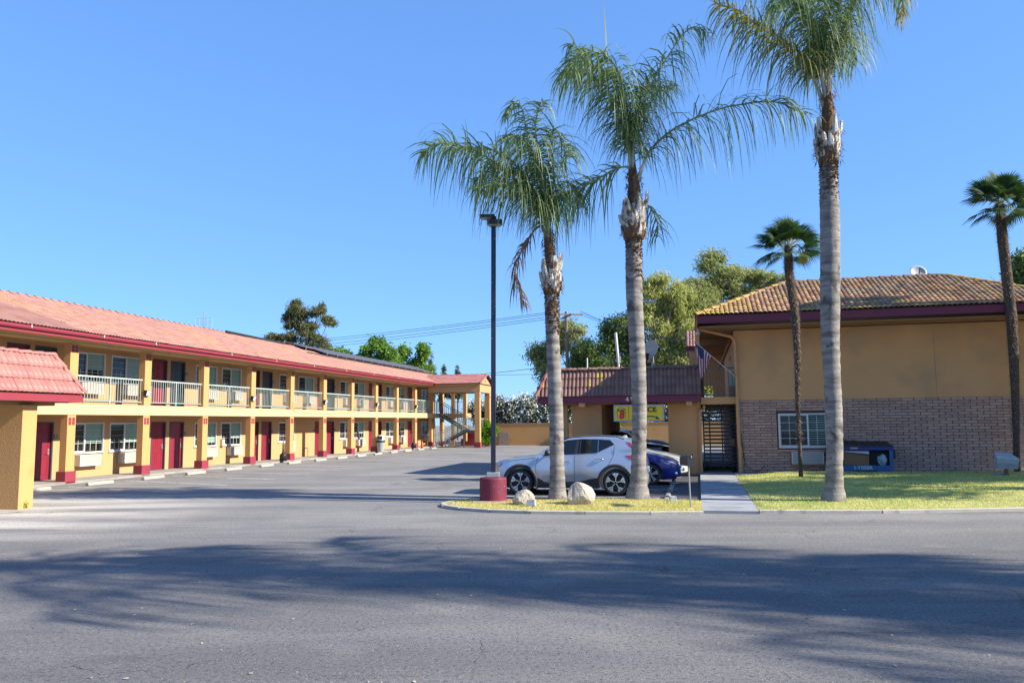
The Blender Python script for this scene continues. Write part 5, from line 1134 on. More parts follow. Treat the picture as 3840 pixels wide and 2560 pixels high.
frond(p2, sh([(3.2, 8.3), (3.23, 9.38), (3.49, 10.39), (3.65, 10.94), (4.04, 11.33), (4.5, 11.2)], X), (0, 1.0), L=1.0, dens=80)
frond(p2, sh([(3.2, 8.3), (3.25, 9.3), (3.5, 10.0), (3.85, 10.4), (4.2, 10.3)], X), (0, -1.3), L=.9, dens=80)
frond(p2, sh([(3.3, 8.1), (3.4, 8.45), (3.68, 9.06), (4.29, 9.6), (5.25, 10.02), (6.02, 10.17), (6.89, 10.18), (7.6, 9.8)], X), (0, -.6), L=1.3, dens=85, start=.14, r0=.045)
frond(p2, sh([(3.2, 8.5), (3.06, 8.66), (2.68, 8.55), (2.23, 8.27), (1.81, 8.04), (1.4, 7.89), (0.95, 7.3)], X), (0, -.3), 'green', L=1.25, dens=85, start=.12)
frond(p2, sh([(3.4, 7.9), (3.56, 7.74), (3.75, 7.6), (3.9, 7.25), (3.92, 6.9)], X), (.2, .5), L=.7, dens=60)
p3, ax3 = queen_palm((7.76, 19.3), [(7.76, 0), (7.83, 1.39), (7.89, 3.82), (7.98, 6.51), (8.07, 8.57), (8.07, 8.85), (8.12, 9.55), (8.11, 9.97), (8.14, 10.7)],
    [(0, .30), (.15, .28), (.35, .225), (.7, .20), (1.4, .19), (3.8, .215), (5.5, .235), (6.5, .235), (7.8, .22), (9, .19)], (8.45, 9.35, .31), (8.14, 10.7), 'tallest queen palm, on the lawn in front of the brick wall', 37)
X = 7.76
frond(p3, sh([(8.05, 9.8), (7.91, 10.23), (7.80, 10.56), (7.45, 11.0), (6.9, 11.55), (6.29, 12.0), (5.86, 12.3), (5.2, 12.45)], X), (0, -.5), 'yellow', L=1.2, dens=90)
frond(p3, sh([(8.05, 9.9), (7.92, 10.5), (7.7, 11.3), (7.2, 11.88), (6.59, 12.44), (6.0, 12.7)], X), (0, .6), L=1.15, dens=90)
frond(p3, sh([(8.08, 10.0), (8.08, 10.5), (8.09, 11.32), (8.06, 12.28), (8.03, 13.12), (7.84, 14.24), (7.3, 14.9)], X), (0, -.6), L=1.1, dens=75)
frond(p3, sh([(8.1, 10.0), (8.16, 10.64), (8.3, 11.32), (8.6, 12.0), (8.94, 12.83), (9.39, 13.3), (9.69, 13.0), (9.75, 12.5)], X), (0, -.8), L=1.15, dens=90)
frond(p3, sh([(8.1, 10.0), (8.19, 10.58), (8.59, 11.73), (9.11, 13.1), (9.81, 13.8), (10.19, 13.51), (10.33, 12.9), (10.28, 12.4)], X), (0, .3), 'yellow', L=.7, dens=70)
frond(p3, sh([(8.1, 10.0), (8.02, 10.5), (7.85, 11.73), (7.38, 12.84), (6.75, 13.55), (6.09, 13.56), (5.5, 13.1)], X), (0, -1.0), L=1.2, dens=85)
frond(p3, sh([(8.1, 10.0), (7.93, 10.64), (7.71, 11.6), (7.42, 12.01), (6.82, 12.16), (6.3, 11.8)], X), (0, -1.6), L=1.0, dens=85)
frond(p3, sh([(8.1, 10.0), (8.06, 10.64), (8.0, 12.01), (7.8, 13.4), (7.18, 14.2), (6.39, 14.1)], X), (0, 1.1), L=1.1, dens=80)
frond(p3, sh([(8.1, 10.0), (8.14, 10.64), (8.39, 12.0), (8.88, 13.5), (9.73, 14.0)], X), (0, 1.2), L=1.1, dens=80)
frond(p3, sh([(8.1, 10.0), (8.17, 10.69), (8.44, 11.51), (8.85, 12.14), (9.19, 12.1), (9.4, 11.6)], X), (0, 1.0), L=1.0, dens=85)
frond(p3, sh([(8.1, 10.0), (8.1, 10.7), (8.15, 11.8), (8.3, 12.6), (8.5, 13.0), (8.8, 12.8)], X), (0, -2.0), L=1.1, dens=85)

# ------------------------------------------------------------------ fan palms with shaggy trunks
M['shag'] = mat('shaggy_trunk', (0.085, 0.06, 0.045), 0.95, 0.45, 14, 0.9, 25)
M['shag_tip'] = mat('shaggy_fibre', (0.22, 0.165, 0.12), 0.95, 0.5, 30, irand=.4)
L_fan = leafmat('fan_leaf', (0.02, 0.05, 0.015), (0.075, 0.13, 0.035), .22)
def fan_leaf(parent, c, d, R0, roll, fold=.35, n=26, arc=2.6):
    """petiole from c along d, fan of n segments"""
    c = Vector(c); d = Vector(d).normalized(); s = d.cross(Vector((0, 0, 1))).normalized(); u = s.cross(d).normalized()
    s2 = s * math.cos(roll) + u * math.sin(roll); nrm = s2.cross(d).normalized(); pl = R0 * .75; hub = c + d * pl + Vector((0, 0, -.05))
    b = MB(); b.tube([c, c + d * pl * .5 + Vector((0, 0, .02)), hub], [.016, .012, .010], 4); b.k = 1
    for i in range(n):
        a = -arc / 2 + arc * i / (n - 1); a2 = arc / (n - 1) * .5; L_ = R0 * (1.0 - .18 * abs(a) / (arc / 2)) * random.uniform(.92, 1.05)
        def pt(ang, r, lift): q = hub + (d * math.cos(ang) + s2 * math.sin(ang)) * r + nrm * lift; q.z -= .22 * R0 * (r / R0) ** 2.4 * random.uniform(.8, 1.2); return q
        up = nrm * fold * 0
        m1 = L_ * .60; z1 = fold * m1 * a2 * .9
        p0 = hub; pa = pt(a - a2, m1, 0); pb = pt(a, m1, z1); pc = pt(a + a2, m1, 0); tip = pt(a + random.uniform(-.02, .02), L_, -.06 * R0)
        b.add([p0, pa, pb, pc, tip], [(0, 1, 2), (0, 2, 3), (1, 4, 2), (2, 4, 3)])
    return b.build('fan_frond', [M['rachis'], L_fan], parent)
def fan_palm(base, pts, rs, label, leaves, seed, flower=False):
    random.seed(seed); root = empty('fan_palm', base, 0, label, 'palm tree', 'shaggy fan palms by the brick wall'); P = [Vector(p) for p in pts]
    b = MB(); b.tube(P, rs, 12); b.build('trunk', M['shag'], root, smooth=True)
    b = MB(); tot = len(P) - 1
    for k in range(3600):
        t = (random.random() ** .8) * tot; t = min(t, tot - 1e-4); i = int(t); f = t - i; c = P[i].lerp(P[i + 1], f); r = rs[i] * (1 - f) + rs[i + 1] * f
        if t < 1.0 and random.random() < .75: continue
        a = random.uniform(0, 2 * math.pi); e = Vector((math.cos(a), math.sin(a), 0)); L_ = random.uniform(.03, .09); w_ = Vector((-math.sin(a), math.cos(a), 0)) * .012
        p = c + e * r * .95; b.add([p - w_, p + w_, p + e * L_ * 1.5 + Vector((0, 0, random.uniform(-.10, .10)))], [(0, 1, 2)])
    b.build('trunk_fibre', M['shag_tip'], root)['kind'] = 'stuff'
    top = P[-1]
    for (az, el, R0, roll) in leaves:
        d = Vector((math.cos(el) * math.cos(az), math.cos(el) * math.sin(az), math.sin(el))); fan_leaf(root, top + Vector((0, 0, -.02)), d, R0 * 1.0, roll, arc=3.3, n=30)
    if flower:
        b = MB(); b.tube([top + Vector((.05, -.05, -.05)), top + Vector((.28, -.1, .05)), top + Vector((.45, -.12, -.12))], [.03, .035, .02], 5); b.build('flower_stalk', M['rachis_dry'], root)
        b = MB()
        for k in range(160):
            p = top + Vector((.45 + random.gauss(0, .06), -.12 + random.gauss(0, .06), -.15 - random.random() * .42)); b.add([p, p + Vector((.02, 0, -.06)), p + Vector((-.02, .01, -.06))], [(0, 1, 2)])
        b.build('flower_cluster', leafmat('palm_flower', (0.45, 0.34, 0.05), (0.6, 0.5, 0.12), .3), root)
    return root
LV = [(rad(a), rad(e), r, ro) for a, e, r, ro in ((180, 10, .82, .2), (172, -18, .78, -.1), (160, 35, .72, .5), (120, 60, .70, .1), (85, 72, .72, -.4), (60, 45, .70, .3), (20, 40, .75, -.3), (5, 15, .80, .1), (-15, -5, .72, .5), (-40, 30, .7, .2), (-90, 35, .65, 0), (-130, 20, .70, -.4), (-150, -20, .66, .2), (200, 45, .62, .3), (250, 60, .68, .8), (300, 65, .70, -.6), (-60, -25, .6, .1), (30, -28, .62, -.2), (140, -30, .6, .2), (178, 28, .78, .7), (2, 30, .78, -.7), (150, 50, .75, -.5), (35, 55, .75, .5), (95, 85, .8, 0), (-100, 60, .72, .5), (-20, 50, .72, -.9), (215, 25, .7, .9))]
pa = fan_palm((9.27, 25.6, .05), [(0, 0, 0), (.0, 0, 1.2), (0, 0, 2.6), (.07, 0, 4.0), (.06, 0, 5.4), (-.08, 0, 6.9), (-.07, 0, 7.7)], [.075, .06, .065, .10, .13, .14, .12], 'shorter fan palm with shaggy trunk in front of the brick wall window', LV, 5, True)
pb = fan_palm((16.67, 26.3, .12), [(0, 0, 0), (.08, 0, 1.4), (.15, 0, 2.7), (.20, 0, 4.2), (.22, 0, 5.3), (.12, 0, 7.9), (.10, 0, 9.2)], [.085, .10, .12, .15, .165, .165, .14], 'taller fan palm with shaggy trunk near the right edge of the photo', [(a + .4, e, r * 1.12, ro) for a, e, r, ro in LV], 9)

# ------------------------------------------------------------------ trees and palms to the right of the view, whose shade falls across the drive and lawn
def off_palm(x, y, src, s, rz, label):
    c = copy_tree(src); c.location = (x, y, 0); c.scale = (s, s, s); c.rotation_euler = (0, 0, rz); c['label'] = label; c['group'] = 'queen palms beyond the right edge'
    fr = [k for k in c.children if k.name.startswith('frond')]; random.seed(int(x * 10))
    for k in random.sample(fr, int(len(fr) * .36)): bpy.data.objects.remove(k)
OFFP = [(12.6, 6.7, p1, 1.50, 1.0), (16.6, 5.0, p2, 1.18, 2.3), (19.6, 5.9, p3, 1.02, .5), (21.6, 2.6, p1, 1.55, 3.6), (24.8, 3.9, p2, 1.20, 4.4), (28.6, 1.6, p3, 1.02, 5.2), (31.5, 3.2, p1, 1.45, 2.0)]
for i, (x, y, sp_, sc, rz) in enumerate(OFFP):
    off_palm(x, y, sp_, sc, rz, ['queen palm past the right edge, nearest to the drive', 'queen palm past the right edge, second along the row', 'tall queen palm past the right edge, third along the row', 'queen palm past the right edge standing closest to the street', 'queen palm past the right edge, fifth along the row', 'queen palm past the right edge at the street corner', 'queen palm past the right edge, last of the row'][i])
tree('shade_tree', (18.6, 19.0, 0), [(0, 0, 7.2, 2.6, 2.0, 1.3), (1.8, -1.8, 8.6, 2.4, 1.8, 1.2), (-1.2, 1.6, 8.8, 2.2, 1.7, 1.1), (1.0, 1.8, 9.8, 2.2, 1.9, 1.2), (2.5, 0, 10.6, 2.0, 1.8, 1.0)], 15000, .26, L_dark, M['bark'], 'spreading shade tree on the lawn nearest to the right edge')
tree('shade_tree', (21.5, 26.6, 0), [(0, 0, 5.2, 1.8, 1.6, 1.6), (1.2, .4, 7.2, 1.7, 1.5, 1.4)], 7000, .24, L_dark, M['bark'], 'low shade tree past the right end of the brick wall')
tree('shade_tree', (22.5, 22.2, 0), [(0, 0, 6.2, 2.0, 2.4, 1.3), (1.8, -1.2, 7.2, 1.8, 1.8, 1.2), (-.6, 1.6, 7.4, 1.6, 1.7, 1.1), (1.5, 1.6, 8.4, 1.7, 1.6, 1.1)], 9000, .22, L_dark, M['bark'], 'broad shade tree on the lawn beyond the right edge')
tree('shade_tree', (27.0, 20.5, 0), [(0, 0, 8.2, 2.4, 2.2, 1.6), (2.0, 1.0, 9.6, 2.0, 2.0, 1.5), (-1.4, -.6, 10.0, 1.8, 1.7, 1.4), (1.2, -1.6, 11.4, 1.7, 1.6, 1.3)], 11000, .24, L_dark, M['bark'], 'taller shade tree further right beyond the lawn')

# ================================================================== CARS
M['car_silver'] = mat('silver_paint', (0.50, 0.53, 0.58), 0.28, 0.03, 3, metal=0.55, coat=0.9)
M['car_blue'] = mat('blue_paint', (0.015, 0.025, 0.22), 0.25, 0.04, 3, metal=0.4, coat=1.0)
M['car_black'] = mat('black_paint', (0.012, 0.012, 0.016), 0.2, 0.03, 3, coat=1.0)
M['car_sky'] = mat('light_blue_paint', (0.20, 0.34, 0.55), 0.25, 0.03, 3, metal=0.4, coat=1.0)
M['car_grey'] = mat('pale_grey_paint', (0.62, 0.62, 0.60), 0.3, 0.03, 3, metal=0.1, coat=0.9)
M['cladding'] = mat('black_cladding', (0.022, 0.023, 0.026), 0.55, 0.08, 8)
M['car_glass'] = glassmat('car_glass', (0.008, 0.010, 0.013), 0.0, 0.02)
M['lamp_clear'] = glassmat('headlamp_glass', (0.25, 0.26, 0.27), 0.0, 0.05)
M['lamp_red'] = mat('tail_lamp', (0.42, 0.012, 0.02), 0.15, 0.02, 3, coat=1.0)
M['chrome'] = mat('chrome', (0.75, 0.76, 0.78), 0.12, 0.02, 3, metal=1.0)
M['rim_silver'] = mat('rim_silver', (0.72, 0.73, 0.75), 0.25, 0.03, 3, metal=0.8)
def make_car(name, loc, rz, paint, label, P, group='cars parked by the porch'):
    root = empty(name, loc, rz, label, 'car', group)
    WB, W2, top, sb = P['wb'], P['w'] / 2, P['top'], P['belt']
    xs_t = [p[0] for p in top]; zs_t = [p[1] for p in top]; S0, S1 = xs_t[0], xs_t[-1]
    T = lambda s: float(np.interp(s, xs_t, zs_t)); belt = lambda s: float(np.interp(s, [p[0] for p in sb], [p[1] for p in sb]))
    gh0, gh1 = P['gh']   # greenhouse from cowl to tail
    def plan(s):
        f = 1.0
        a = S0 + .62; b_ = S1 - .50
        if s < a: f -= .26 * ((a - s) / .62) ** 2.4
        if s > b_: f -= .15 * ((s - b_) / .50) ** 2.4
        return f
    def hw(s, z):
        zb_ = min(belt(s), T(s) - .03); w_ = W2 * plan(s)
        if z <= zb_:
            q = (z - .60) / .45; w2 = w_ * (1 - .055 * q * q if z > .6 else 1 - .05 * (q * q) * 1.2)
            if .5 < s < WB - .5: w2 -= .022 * math.exp(-((z - .42) / .10) ** 2) * min(1, (s - .5) * 3, (WB - .5 - s) * 3)
            return w2
        return w_ * .945 - .015 - (z - zb_) * P.get('tumble', .34)
    NS = 64; ss = sorted(set([S0 + (S1 - S0) * (0.5 - 0.5 * math.cos(math.pi * i / NS)) for i in range(NS + 1)] + xs_t)); rings = []
    NL, NG, NT = 9, 6, 6; vs = []
    for s in ss:
        t = T(s); bz = min(belt(s), t - .03); zb = P['bot'] + (.10 * max(0, (S0 + .5 - s) / .5)) + (.10 * max(0, (s - S1 + .5) / .5)); bz = max(bz, zb + .02); t = max(t, bz + .012)
        edge = bz + (t - bz) * .86; ring = []
        for i in range(NL): z = zb + (bz - zb) * i / (NL - 1); ring.append((hw(s, z), z))
        for i in range(1, NG + 1): z = bz + (edge - bz) * i / NG; ring.append((hw(s, z), z))
        we = ring[-1][0]
        for i in range(1, NT + 1): q = i / NT; ring.append((we * (1 - q), edge + (t - edge) * (1 - (1 - q) ** 2.6)))
        rings.append([(s, -y, z) for y, z in ring] + [(s, y, z) for y, z in ring[-2::-1]])
    m = len(rings[0]); b = MB(); allv = [v for r in rings for v in r]
    fs = [(i * m + k, i * m + k + 1, (i + 1) * m + k + 1, (i + 1) * m + k) for i in range(len(ss) - 1) for k in range(m - 1)]
    fs += [(i * m, (i + 1) * m, (i + 1) * m + m - 1, i * m + m - 1) for i in range(len(ss) - 1)] + [tuple(range(m))[::-1], tuple((len(ss) - 1) * m + k for k in range(m))]
    b.add(allv, [f[::-1] for f in fs]); me = b.mesh('body', paint, True); body = link('body', me, root)
    bm = bmesh.new(); bm.from_mesh(me); bmesh.ops.recalc_face_normals(bm, faces=bm.faces); bm.to_mesh(me); bm.free()
    R = P['r']; c = MB()
    for x in (0, WB):
        for y0, y1 in ((-W2 - .1, -W2 + .34), (W2 - .34, W2 + .1)): c.prism([(x + (R + .06) * math.cos(2 * math.pi * k / 28), R + (R + .06) * math.sin(2 * math.pi * k / 28)) for k in range(28)], 'y', y0, y1)
    bm = bmesh.new(); tmp = c.mesh('cut', M['cladding']); bm.from_mesh(tmp); bmesh.ops.recalc_face_normals(bm, faces=bm.faces); bm.to_mesh(tmp); bm.free()
    cut = bpy.data.objects.new('cut', tmp); COL.objects.link(cut); cut.parent = root
    mo = body.modifiers.new('arch', 'BOOLEAN'); mo.operation = 'DIFFERENCE'; mo.object = cut; mo.solver = 'EXACT'
    bpy.context.view_layer.update(); dg = bpy.context.evaluated_depsgraph_get(); nm = bpy.data.meshes.new_from_object(body.evaluated_get(dg)); body.modifiers.clear(); body.data = nm; bpy.data.objects.remove(cut)
    nm.polygons.foreach_set('use_smooth', [True] * len(nm.polygons))
    try: nm.set_sharp_from_angle(angle=rad(38))
    except Exception: pass
    def panel(nm_, poly, material, off=.006, parent=root, sides=(-1, 1), extra=.0, seg=.12):
        out = []
        for sd_ in sides:
            bm = bmesh.new(); f = bm.faces.new([bm.verts.new((x, 0, z)) for x, z in poly]); lo = min(p[0] for p in poly); hi = max(p[0] for p in poly); x = lo + seg
            while x < hi: bmesh.ops.bisect_plane(bm, geom=bm.verts[:] + bm.edges[:] + bm.faces[:], plane_co=(x, 0, 0), plane_no=(1, 0, 0)); x += seg
            z = min(p[1] for p in poly) + seg
            while z < max(p[1] for p in poly): bmesh.ops.bisect_plane(bm, geom=bm.verts[:] + bm.edges[:] + bm.faces[:], plane_co=(0, 0, z), plane_no=(0, 0, 1)); z += seg
            be = [e for e in bm.edges if len(e.link_faces) == 1]; r = bmesh.ops.extrude_edge_only(bm, edges=be); inner = set(g for g in r['geom'] if isinstance(g, bmesh.types.BMVert))
            for v in bm.verts: v.co.y = sd_ * (hw(v.co.x, v.co.z) + (off if v not in inner else -.012))
            bmesh.ops.recalc_face_normals(bm, faces=bm.faces); me_ = bpy.data.meshes.new(nm_); bm.to_mesh(me_); bm.free(); me_.materials.append(material); out.append(link(nm_, me_, parent))
        return out
    panel('side_window', P['dlo'], M['car_glass'], .004)
    for (a, b2, w_) in P.get('pillars', []): panel('window_divider', [(a - w_, belt(a) + .015), (a + w_, belt(a) + .015), (b2 + w_, P['wtop'] - .02), (b2 - w_, P['wtop'] - .02)], M['chrome'] if w_ < .01 else M['cladding'], .007)
    # windscreen and rear glass
    for (nm_, s0_, s1_) in (('windscreen', *P['ws']), ('rear_window', *P['rw'])):
        g = MB(); vs = []; nx, ny = 6, 10
        for i in range(nx + 1):
            s = s0_ + (s1_ - s0_) * i / nx; t = T(s); bz = belt(s); edge = bz + (t - bz) * .86; we = max(.3, hw(s, edge)) * .93
            for j in range(ny + 1):
                q = abs(-1 + 2 * j / ny); y = (-1 + 2 * j / ny) * we; qq = 1 - q * .93; z = edge + (t - edge) * (1 - (1 - qq) ** 2.6); vs.append((s, y, z + .008))
        g.add(vs, [(i * (ny + 1) + j, i * (ny + 1) + j + 1, (i + 1) * (ny + 1) + j + 1, (i + 1) * (ny + 1) + j) for i in range(nx) for j in range(ny)]); g.build(nm_, M['car_glass'], root, smooth=True)
    # cladding: arch rings and sill
    if P.get('clad'):
        for x in (0, WB):
            n = 20; o_ = [(x + (R + .145) * math.cos(a), R + (R + .145) * math.sin(a)) for a in np.linspace(-.30, math.pi + .30, n)]; i_ = [(x + (R + .058) * math.cos(a), R + (R + .058) * math.sin(a)) for a in np.linspace(math.pi + .30, -.30, n)]
            for sd_ in (-1, 1):
                bm_m = MB(); vs = []
                for (px, pz), (qx, qz) in zip(o_, i_[::-1]): vs += [(px, sd_ * (hw(px, pz) + .004), pz), (px, sd_ * (hw(px, pz) + .022), pz - .0), (qx, sd_ * (hw(qx, qz) + .028), qz), (qx, sd_ * (hw(qx, qz) - .05), qz)]
                bm_m.add(vs, [(4 * i + k, 4 * i + k + 1, 4 * i + k + 5, 4 * i + k + 4) for i in range(n - 1) for k in range(3)]); bm_m.build('arch_trim', M['cladding'], root, smooth=True)
        panel('sill_trim', [(R + .10, .20), (WB - R - .10, .20), (WB - R - .08, .50), (WB - R - .25, .47), (WB - .95, .40), (R + .55, .35), (R + .35, .37), (R + .12, .50)], M['cladding'], .016)
        panel('bumper_trim', [(S0 + .03, .24), (-R - .12, .20), (-R - .12, .40), (S0 + .10, .46)], M['cladding'], .010); panel('bumper_trim', [(WB + R + .10, .22), (S1 - .02, .28), (S1 - .02, .72), (WB + R + .20, .60)], M['cladding'], .010)
    else: panel('sill_trim', [(R + .10, .17), (WB - R - .10, .17), (WB - R - .10, .24), (R + .10, .24)], M['cladding'], .010)
    for ln_ in P.get('seams', []):
        for (x0, z0_), (x1, z1_) in zip(ln_[:-1], ln_[1:]):
            d = Vector((x1 - x0, z1_ - z0_)).normalized(); nn = Vector((-d.y, d.x)) * .005; panel('panel_gap', [(x0 - nn.x, z0_ - nn.y), (x1 - nn.x, z1_ - nn.y), (x1 + nn.x, z1_ + nn.y), (x0 + nn.x, z0_ + nn.y)], M['black'], .0022)
    for (x, z) in P.get('handles', []):
        for sd_ in (-1, 1):
            y = sd_ * hw(x, z); h_ = MB(); h_.tube([(x - .12, y - sd_ * .01, z), (x - .09, y + sd_ * .035, z + .004), (x + .09, y + sd_ * .035, z + .006), (x + .12, y - sd_ * .01, z + .006)], [.010, .016, .018, .012], 6); h_.build('door_handle', M['chrome'], root, smooth=True)
    for sd_ in (-1, 1):
        mx_, mz = P['mirror']; y = sd_ * hw(mx_, mz); h_ = MB(); h_.tube([(mx_, y - sd_ * .02, mz - .02), (mx_, y + sd_ * .08, mz)], .03, 6); h_.lathe([(.001, -.11), (.06, -.10), (.085, -.04), (.088, .03), (.07, .08), (.001, .09)], 12, (mx_, y + sd_ * .15, mz + .03), 'y'); h_.build('wing_mirror', P.get('mirmat', paint), root, smooth=True)
    panel('headlight', P['head'], M['lamp_clear'], .008); 
    if 'tail' in P:
        for t_ in P['tail']: panel('tail_light', t_, M['lamp_red'], .010)
    if 'fog' in P: 
        for sd_ in (-1, 1): x, z = P['fog']; h_ = MB(); h_.lathe([(.001, -.02), (.06, -.015), (.06, .01), (.001, .015)], 12, (x, sd_ * (hw(x, z)), z), 'y'); h_.build('fog_lamp', M['chrome'], root)
    # grille and plate
    g = MB(); g.box(S0 - .008, S0 + .03, -.42, .42, .52, P['gz']); g.build('grille', M['cladding'], root); g = MB(); g.box(S1 - .02, S1 + .012, -.30, .30, .62, .76); g.build('number_plate', M['white'], root)
    if P.get('rails'):
        for sd_ in (-1, 1):
            pts = []
            for s in np.linspace(P['rails'][0], P['rails'][1], 9):
                t = T(s); bz = belt(s); edge = bz + (t - bz) * .86; k = min(1, (s - P['rails'][0]) * 5, (P['rails'][1] - s) * 5); pts.append((s, sd_ * (hw(s, edge) - .02), edge + .012 + .035 * max(0, k)))
            h_ = MB(); h_.tube(pts, .016, 6); h_.build('roof_rail', M['cladding'], root, smooth=True)
        s = P['rails'][1] - .02; h_ = MB(); h_.add([(s - .16, -.03, T(s) - .01), (s - .16, .03, T(s) - .01), (s + .05, -.035, T(s) - .01), (s + .05, .035, T(s) - .01), (s + .02, -.008, T(s) + .065), (s + .02, .008, T(s) + .065), (s - .05, -.01, T(s) + .05), (s - .05, .01, T(s) + .05)], [(0, 2, 4, 6), (1, 7, 5, 3), (2, 3, 5, 4), (6, 4, 5, 7), (0, 6, 7, 1)]); h_.build('fin_aerial', paint, root, smooth=True)
    # wheels
    ty = MB(); tw = .235; prof = [(R * .70, -tw * .42), (R * .74, -tw * .5), (R * .93, -tw * .5), (R * .985, -tw * .42), (R, -tw * .25), (R, tw * .25), (R * .985, tw * .42), (R * .93, tw * .5), (R * .74, tw * .5), (R * .70, tw * .42)]
    n = 40; vs = [(r * math.cos(2 * math.pi * k / n), y, r * math.sin(2 * math.pi * k / n)) for r, y in prof for k in range(n)]
    ty.add(vs, [(i * n + k, i * n + (k + 1) % n, (i + 1) * n + (k + 1) % n, (i + 1) * n + k) for i in range(len(prof) - 1) for k in range(n)]); tym = ty.mesh('tyre', M['tyre'], True)
    rb_ = MB(); rr = R * .745; vs = [(r * math.cos(2 * math.pi * k / n), y, r * math.sin(2 * math.pi * k / n)) for r, y in ((rr, -.112), (rr * .965, -.106), (rr * .93, -.04), (rr * .3, -.03), (.001, -.03)) for k in range(n)]
    rb_.add(vs, [(i * n + k, i * n + (k + 1) % n, (i + 1) * n + (k + 1) % n, (i + 1) * n + k) for i in range(4) for k in range(n)]); rbm = rb_.mesh('wheel_barrel', M['cladding'], True)
    sp = MB(); sp.k = 0
    for k in range(5):
        a = 2 * math.pi * k / 5 + .3; ca, sa = math.cos(a), math.sin(a)
        def rt(x, z): return (x * ca - z * sa, x * sa + z * ca)
        for poly in ([(.03, -.012), (rr * .55, -.022), (rr * .97, -.105), (rr * .97, -.02), (rr * .62, .0), (.03, .012)], [(rr * .5, .006), (rr * .97, -.005), (rr * .96, .075), (rr * .86, .085)]) if P.get('spokes', 1) == 1 else ([(.03, -.02), (rr * .97, -.05), (rr * .97, .0), (.03, .0)], [(.03, .004), (rr * .97, .02), (rr * .97, .07), (.03, .02)]):
            q = [rt(*p) for p in poly]; sp.prism(q, 'y', -.112, -.085)
    sp.lathe([(.001, -.122), (.036, -.12), (.04, -.09), (.001, -.085)], 16, (0, 0, 0), 'y'); v_ = [(r * math.cos(2 * math.pi * k / n), y, r * math.sin(2 * math.pi * k / n)) for r, y in ((rr, -.113), (rr * .97, -.117), (rr * .955, -.108)) for k in range(n)]
    sp.add(v_, [(i * n + k, i * n + (k + 1) % n, (i + 1) * n + (k + 1) % n, (i + 1) * n + k) for i in range(2) for k in range(n)]); spm = sp.mesh('rim', M['rim_silver'])
    hb = MB(); hb.lathe([(.001, -.128), (.028, -.126), (.03, -.12), (.001, -.118)], 12, (0, 0, 0), 'y'); hbm = hb.mesh('hub_cap', M['cladding'])
    for x in (0, WB):
        for sd_ in (-1, 1):
            o = link('wheel', tym, root, (x, sd_ * (W2 - .125), R), (0, 0, 0 if sd_ < 0 else math.pi)); link('wheel_barrel', rbm, o); link('rim', spm, o); link('hub_cap', hbm, o)
    # dark underbody and arch liners
    u = MB(); u.box(S0 + .25, S1 - .25, -W2 + .36, W2 - .36, .17, .40); u.build('underbody', M['cladding'], root)
    return root
SUV = dict(wb=2.70, w=1.86, bot=.19, r=.362, gh=(.4, 3.4), top=[(-.86, .62), (-.845, .80), (-.80, .885), (-.66, .95), (-.3, 1.02), (.1, 1.075), (.42, 1.115), (.62, 1.22), (1.12, 1.54), (1.35, 1.605), (1.8, 1.645), (2.3, 1.65), (2.75, 1.62), (3.08, 1.56), (3.26, 1.50), (3.36, 1.30), (3.45, 1.06), (3.52, .90), (3.56, .62)],
    belt=[(-.86, .80), (-.3, .98), (.45, 1.06), (1.2, 1.115), (2.2, 1.16), (2.9, 1.22), (3.56, 1.22)], wtop=1.545,
    dlo=[(.62, 1.085), (1.15, 1.115), (2.20, 1.175), (2.68, 1.40), (2.56, 1.525), (2.2, 1.55), (1.7, 1.555), (1.34, 1.525), (1.10, 1.43)], pillars=[(1.60, 1.66, .045), (1.71, 1.74, .006), (2.22, 2.23, .006)], ws=(.60, 1.22), rw=(3.28, 3.44), clad=True,
    seams=[[(.47, .52), (.45, .80), (.52, 1.05)], [(1.56, .40), (1.56, 1.10)], [(2.28, .58), (2.52, .85), (2.66, 1.12), (2.68, 1.38)], [(-.45, .93), (-.1, .98), (.45, 1.045)]], handles=[(1.34, .93), (2.27, 1.00)], mirror=(.82, 1.15), mirmat=None,
    head=[(-.80, .86), (-.50, .905), (-.58, .80), (-.76, .755)], tail=[[(2.97, 1.10), (3.30, 1.12), (3.42, 1.0), (3.12, .985)], [(3.01, 1.47), (3.12, 1.45), (3.22, 1.33), (3.13, 1.32)], [(3.30, 1.29), (3.36, 1.27), (3.44, 1.12), (3.37, 1.11)]], gz=.84, rails=(1.15, 2.95))
SUV['mirmat'] = M['cladding']
make_car('parked_car', (0.40, 23.45, 0.006), -ALPHA, M['car_silver'], 'silver compact suv with black wheel arch trim behind the first two palms', SUV)
HATCH = dict(wb=2.68, w=1.80, bot=.17, r=.335, gh=(.4, 3.3), top=[(-.95, .42), (-.93, .60), (-.86, .70), (-.70, .80), (-.3, .92), (.1, 1.00), (.40, 1.06), (.55, 1.12), (1.15, 1.43), (1.5, 1.50), (2.2, 1.52), (2.8, 1.46), (3.1, 1.36), (3.3, 1.10), (3.42, .95), (3.46, .5)],
    belt=[(-.95, .58), (-.3, .86), (.45, .98), (2.5, 1.04), (3.46, 1.04)], wtop=1.42, dlo=[(.68, .99), (2.6, 1.06), (2.95, 1.20), (2.6, 1.38), (1.7, 1.43), (1.3, 1.38)], ws=(.55, 1.2), rw=(3.1, 3.28), seams=[[(.5, .3), (.5, .95)], [(1.55, .28), (1.55, 1.0)]],
    handles=[(1.35, .85), (2.3, .88)], mirror=(.85, 1.02), head=[(-.84, .70), (-.30, .84), (-.42, .72), (-.78, .58)], fog=(-.80, .36), gz=.56, spokes=2, clad=False)
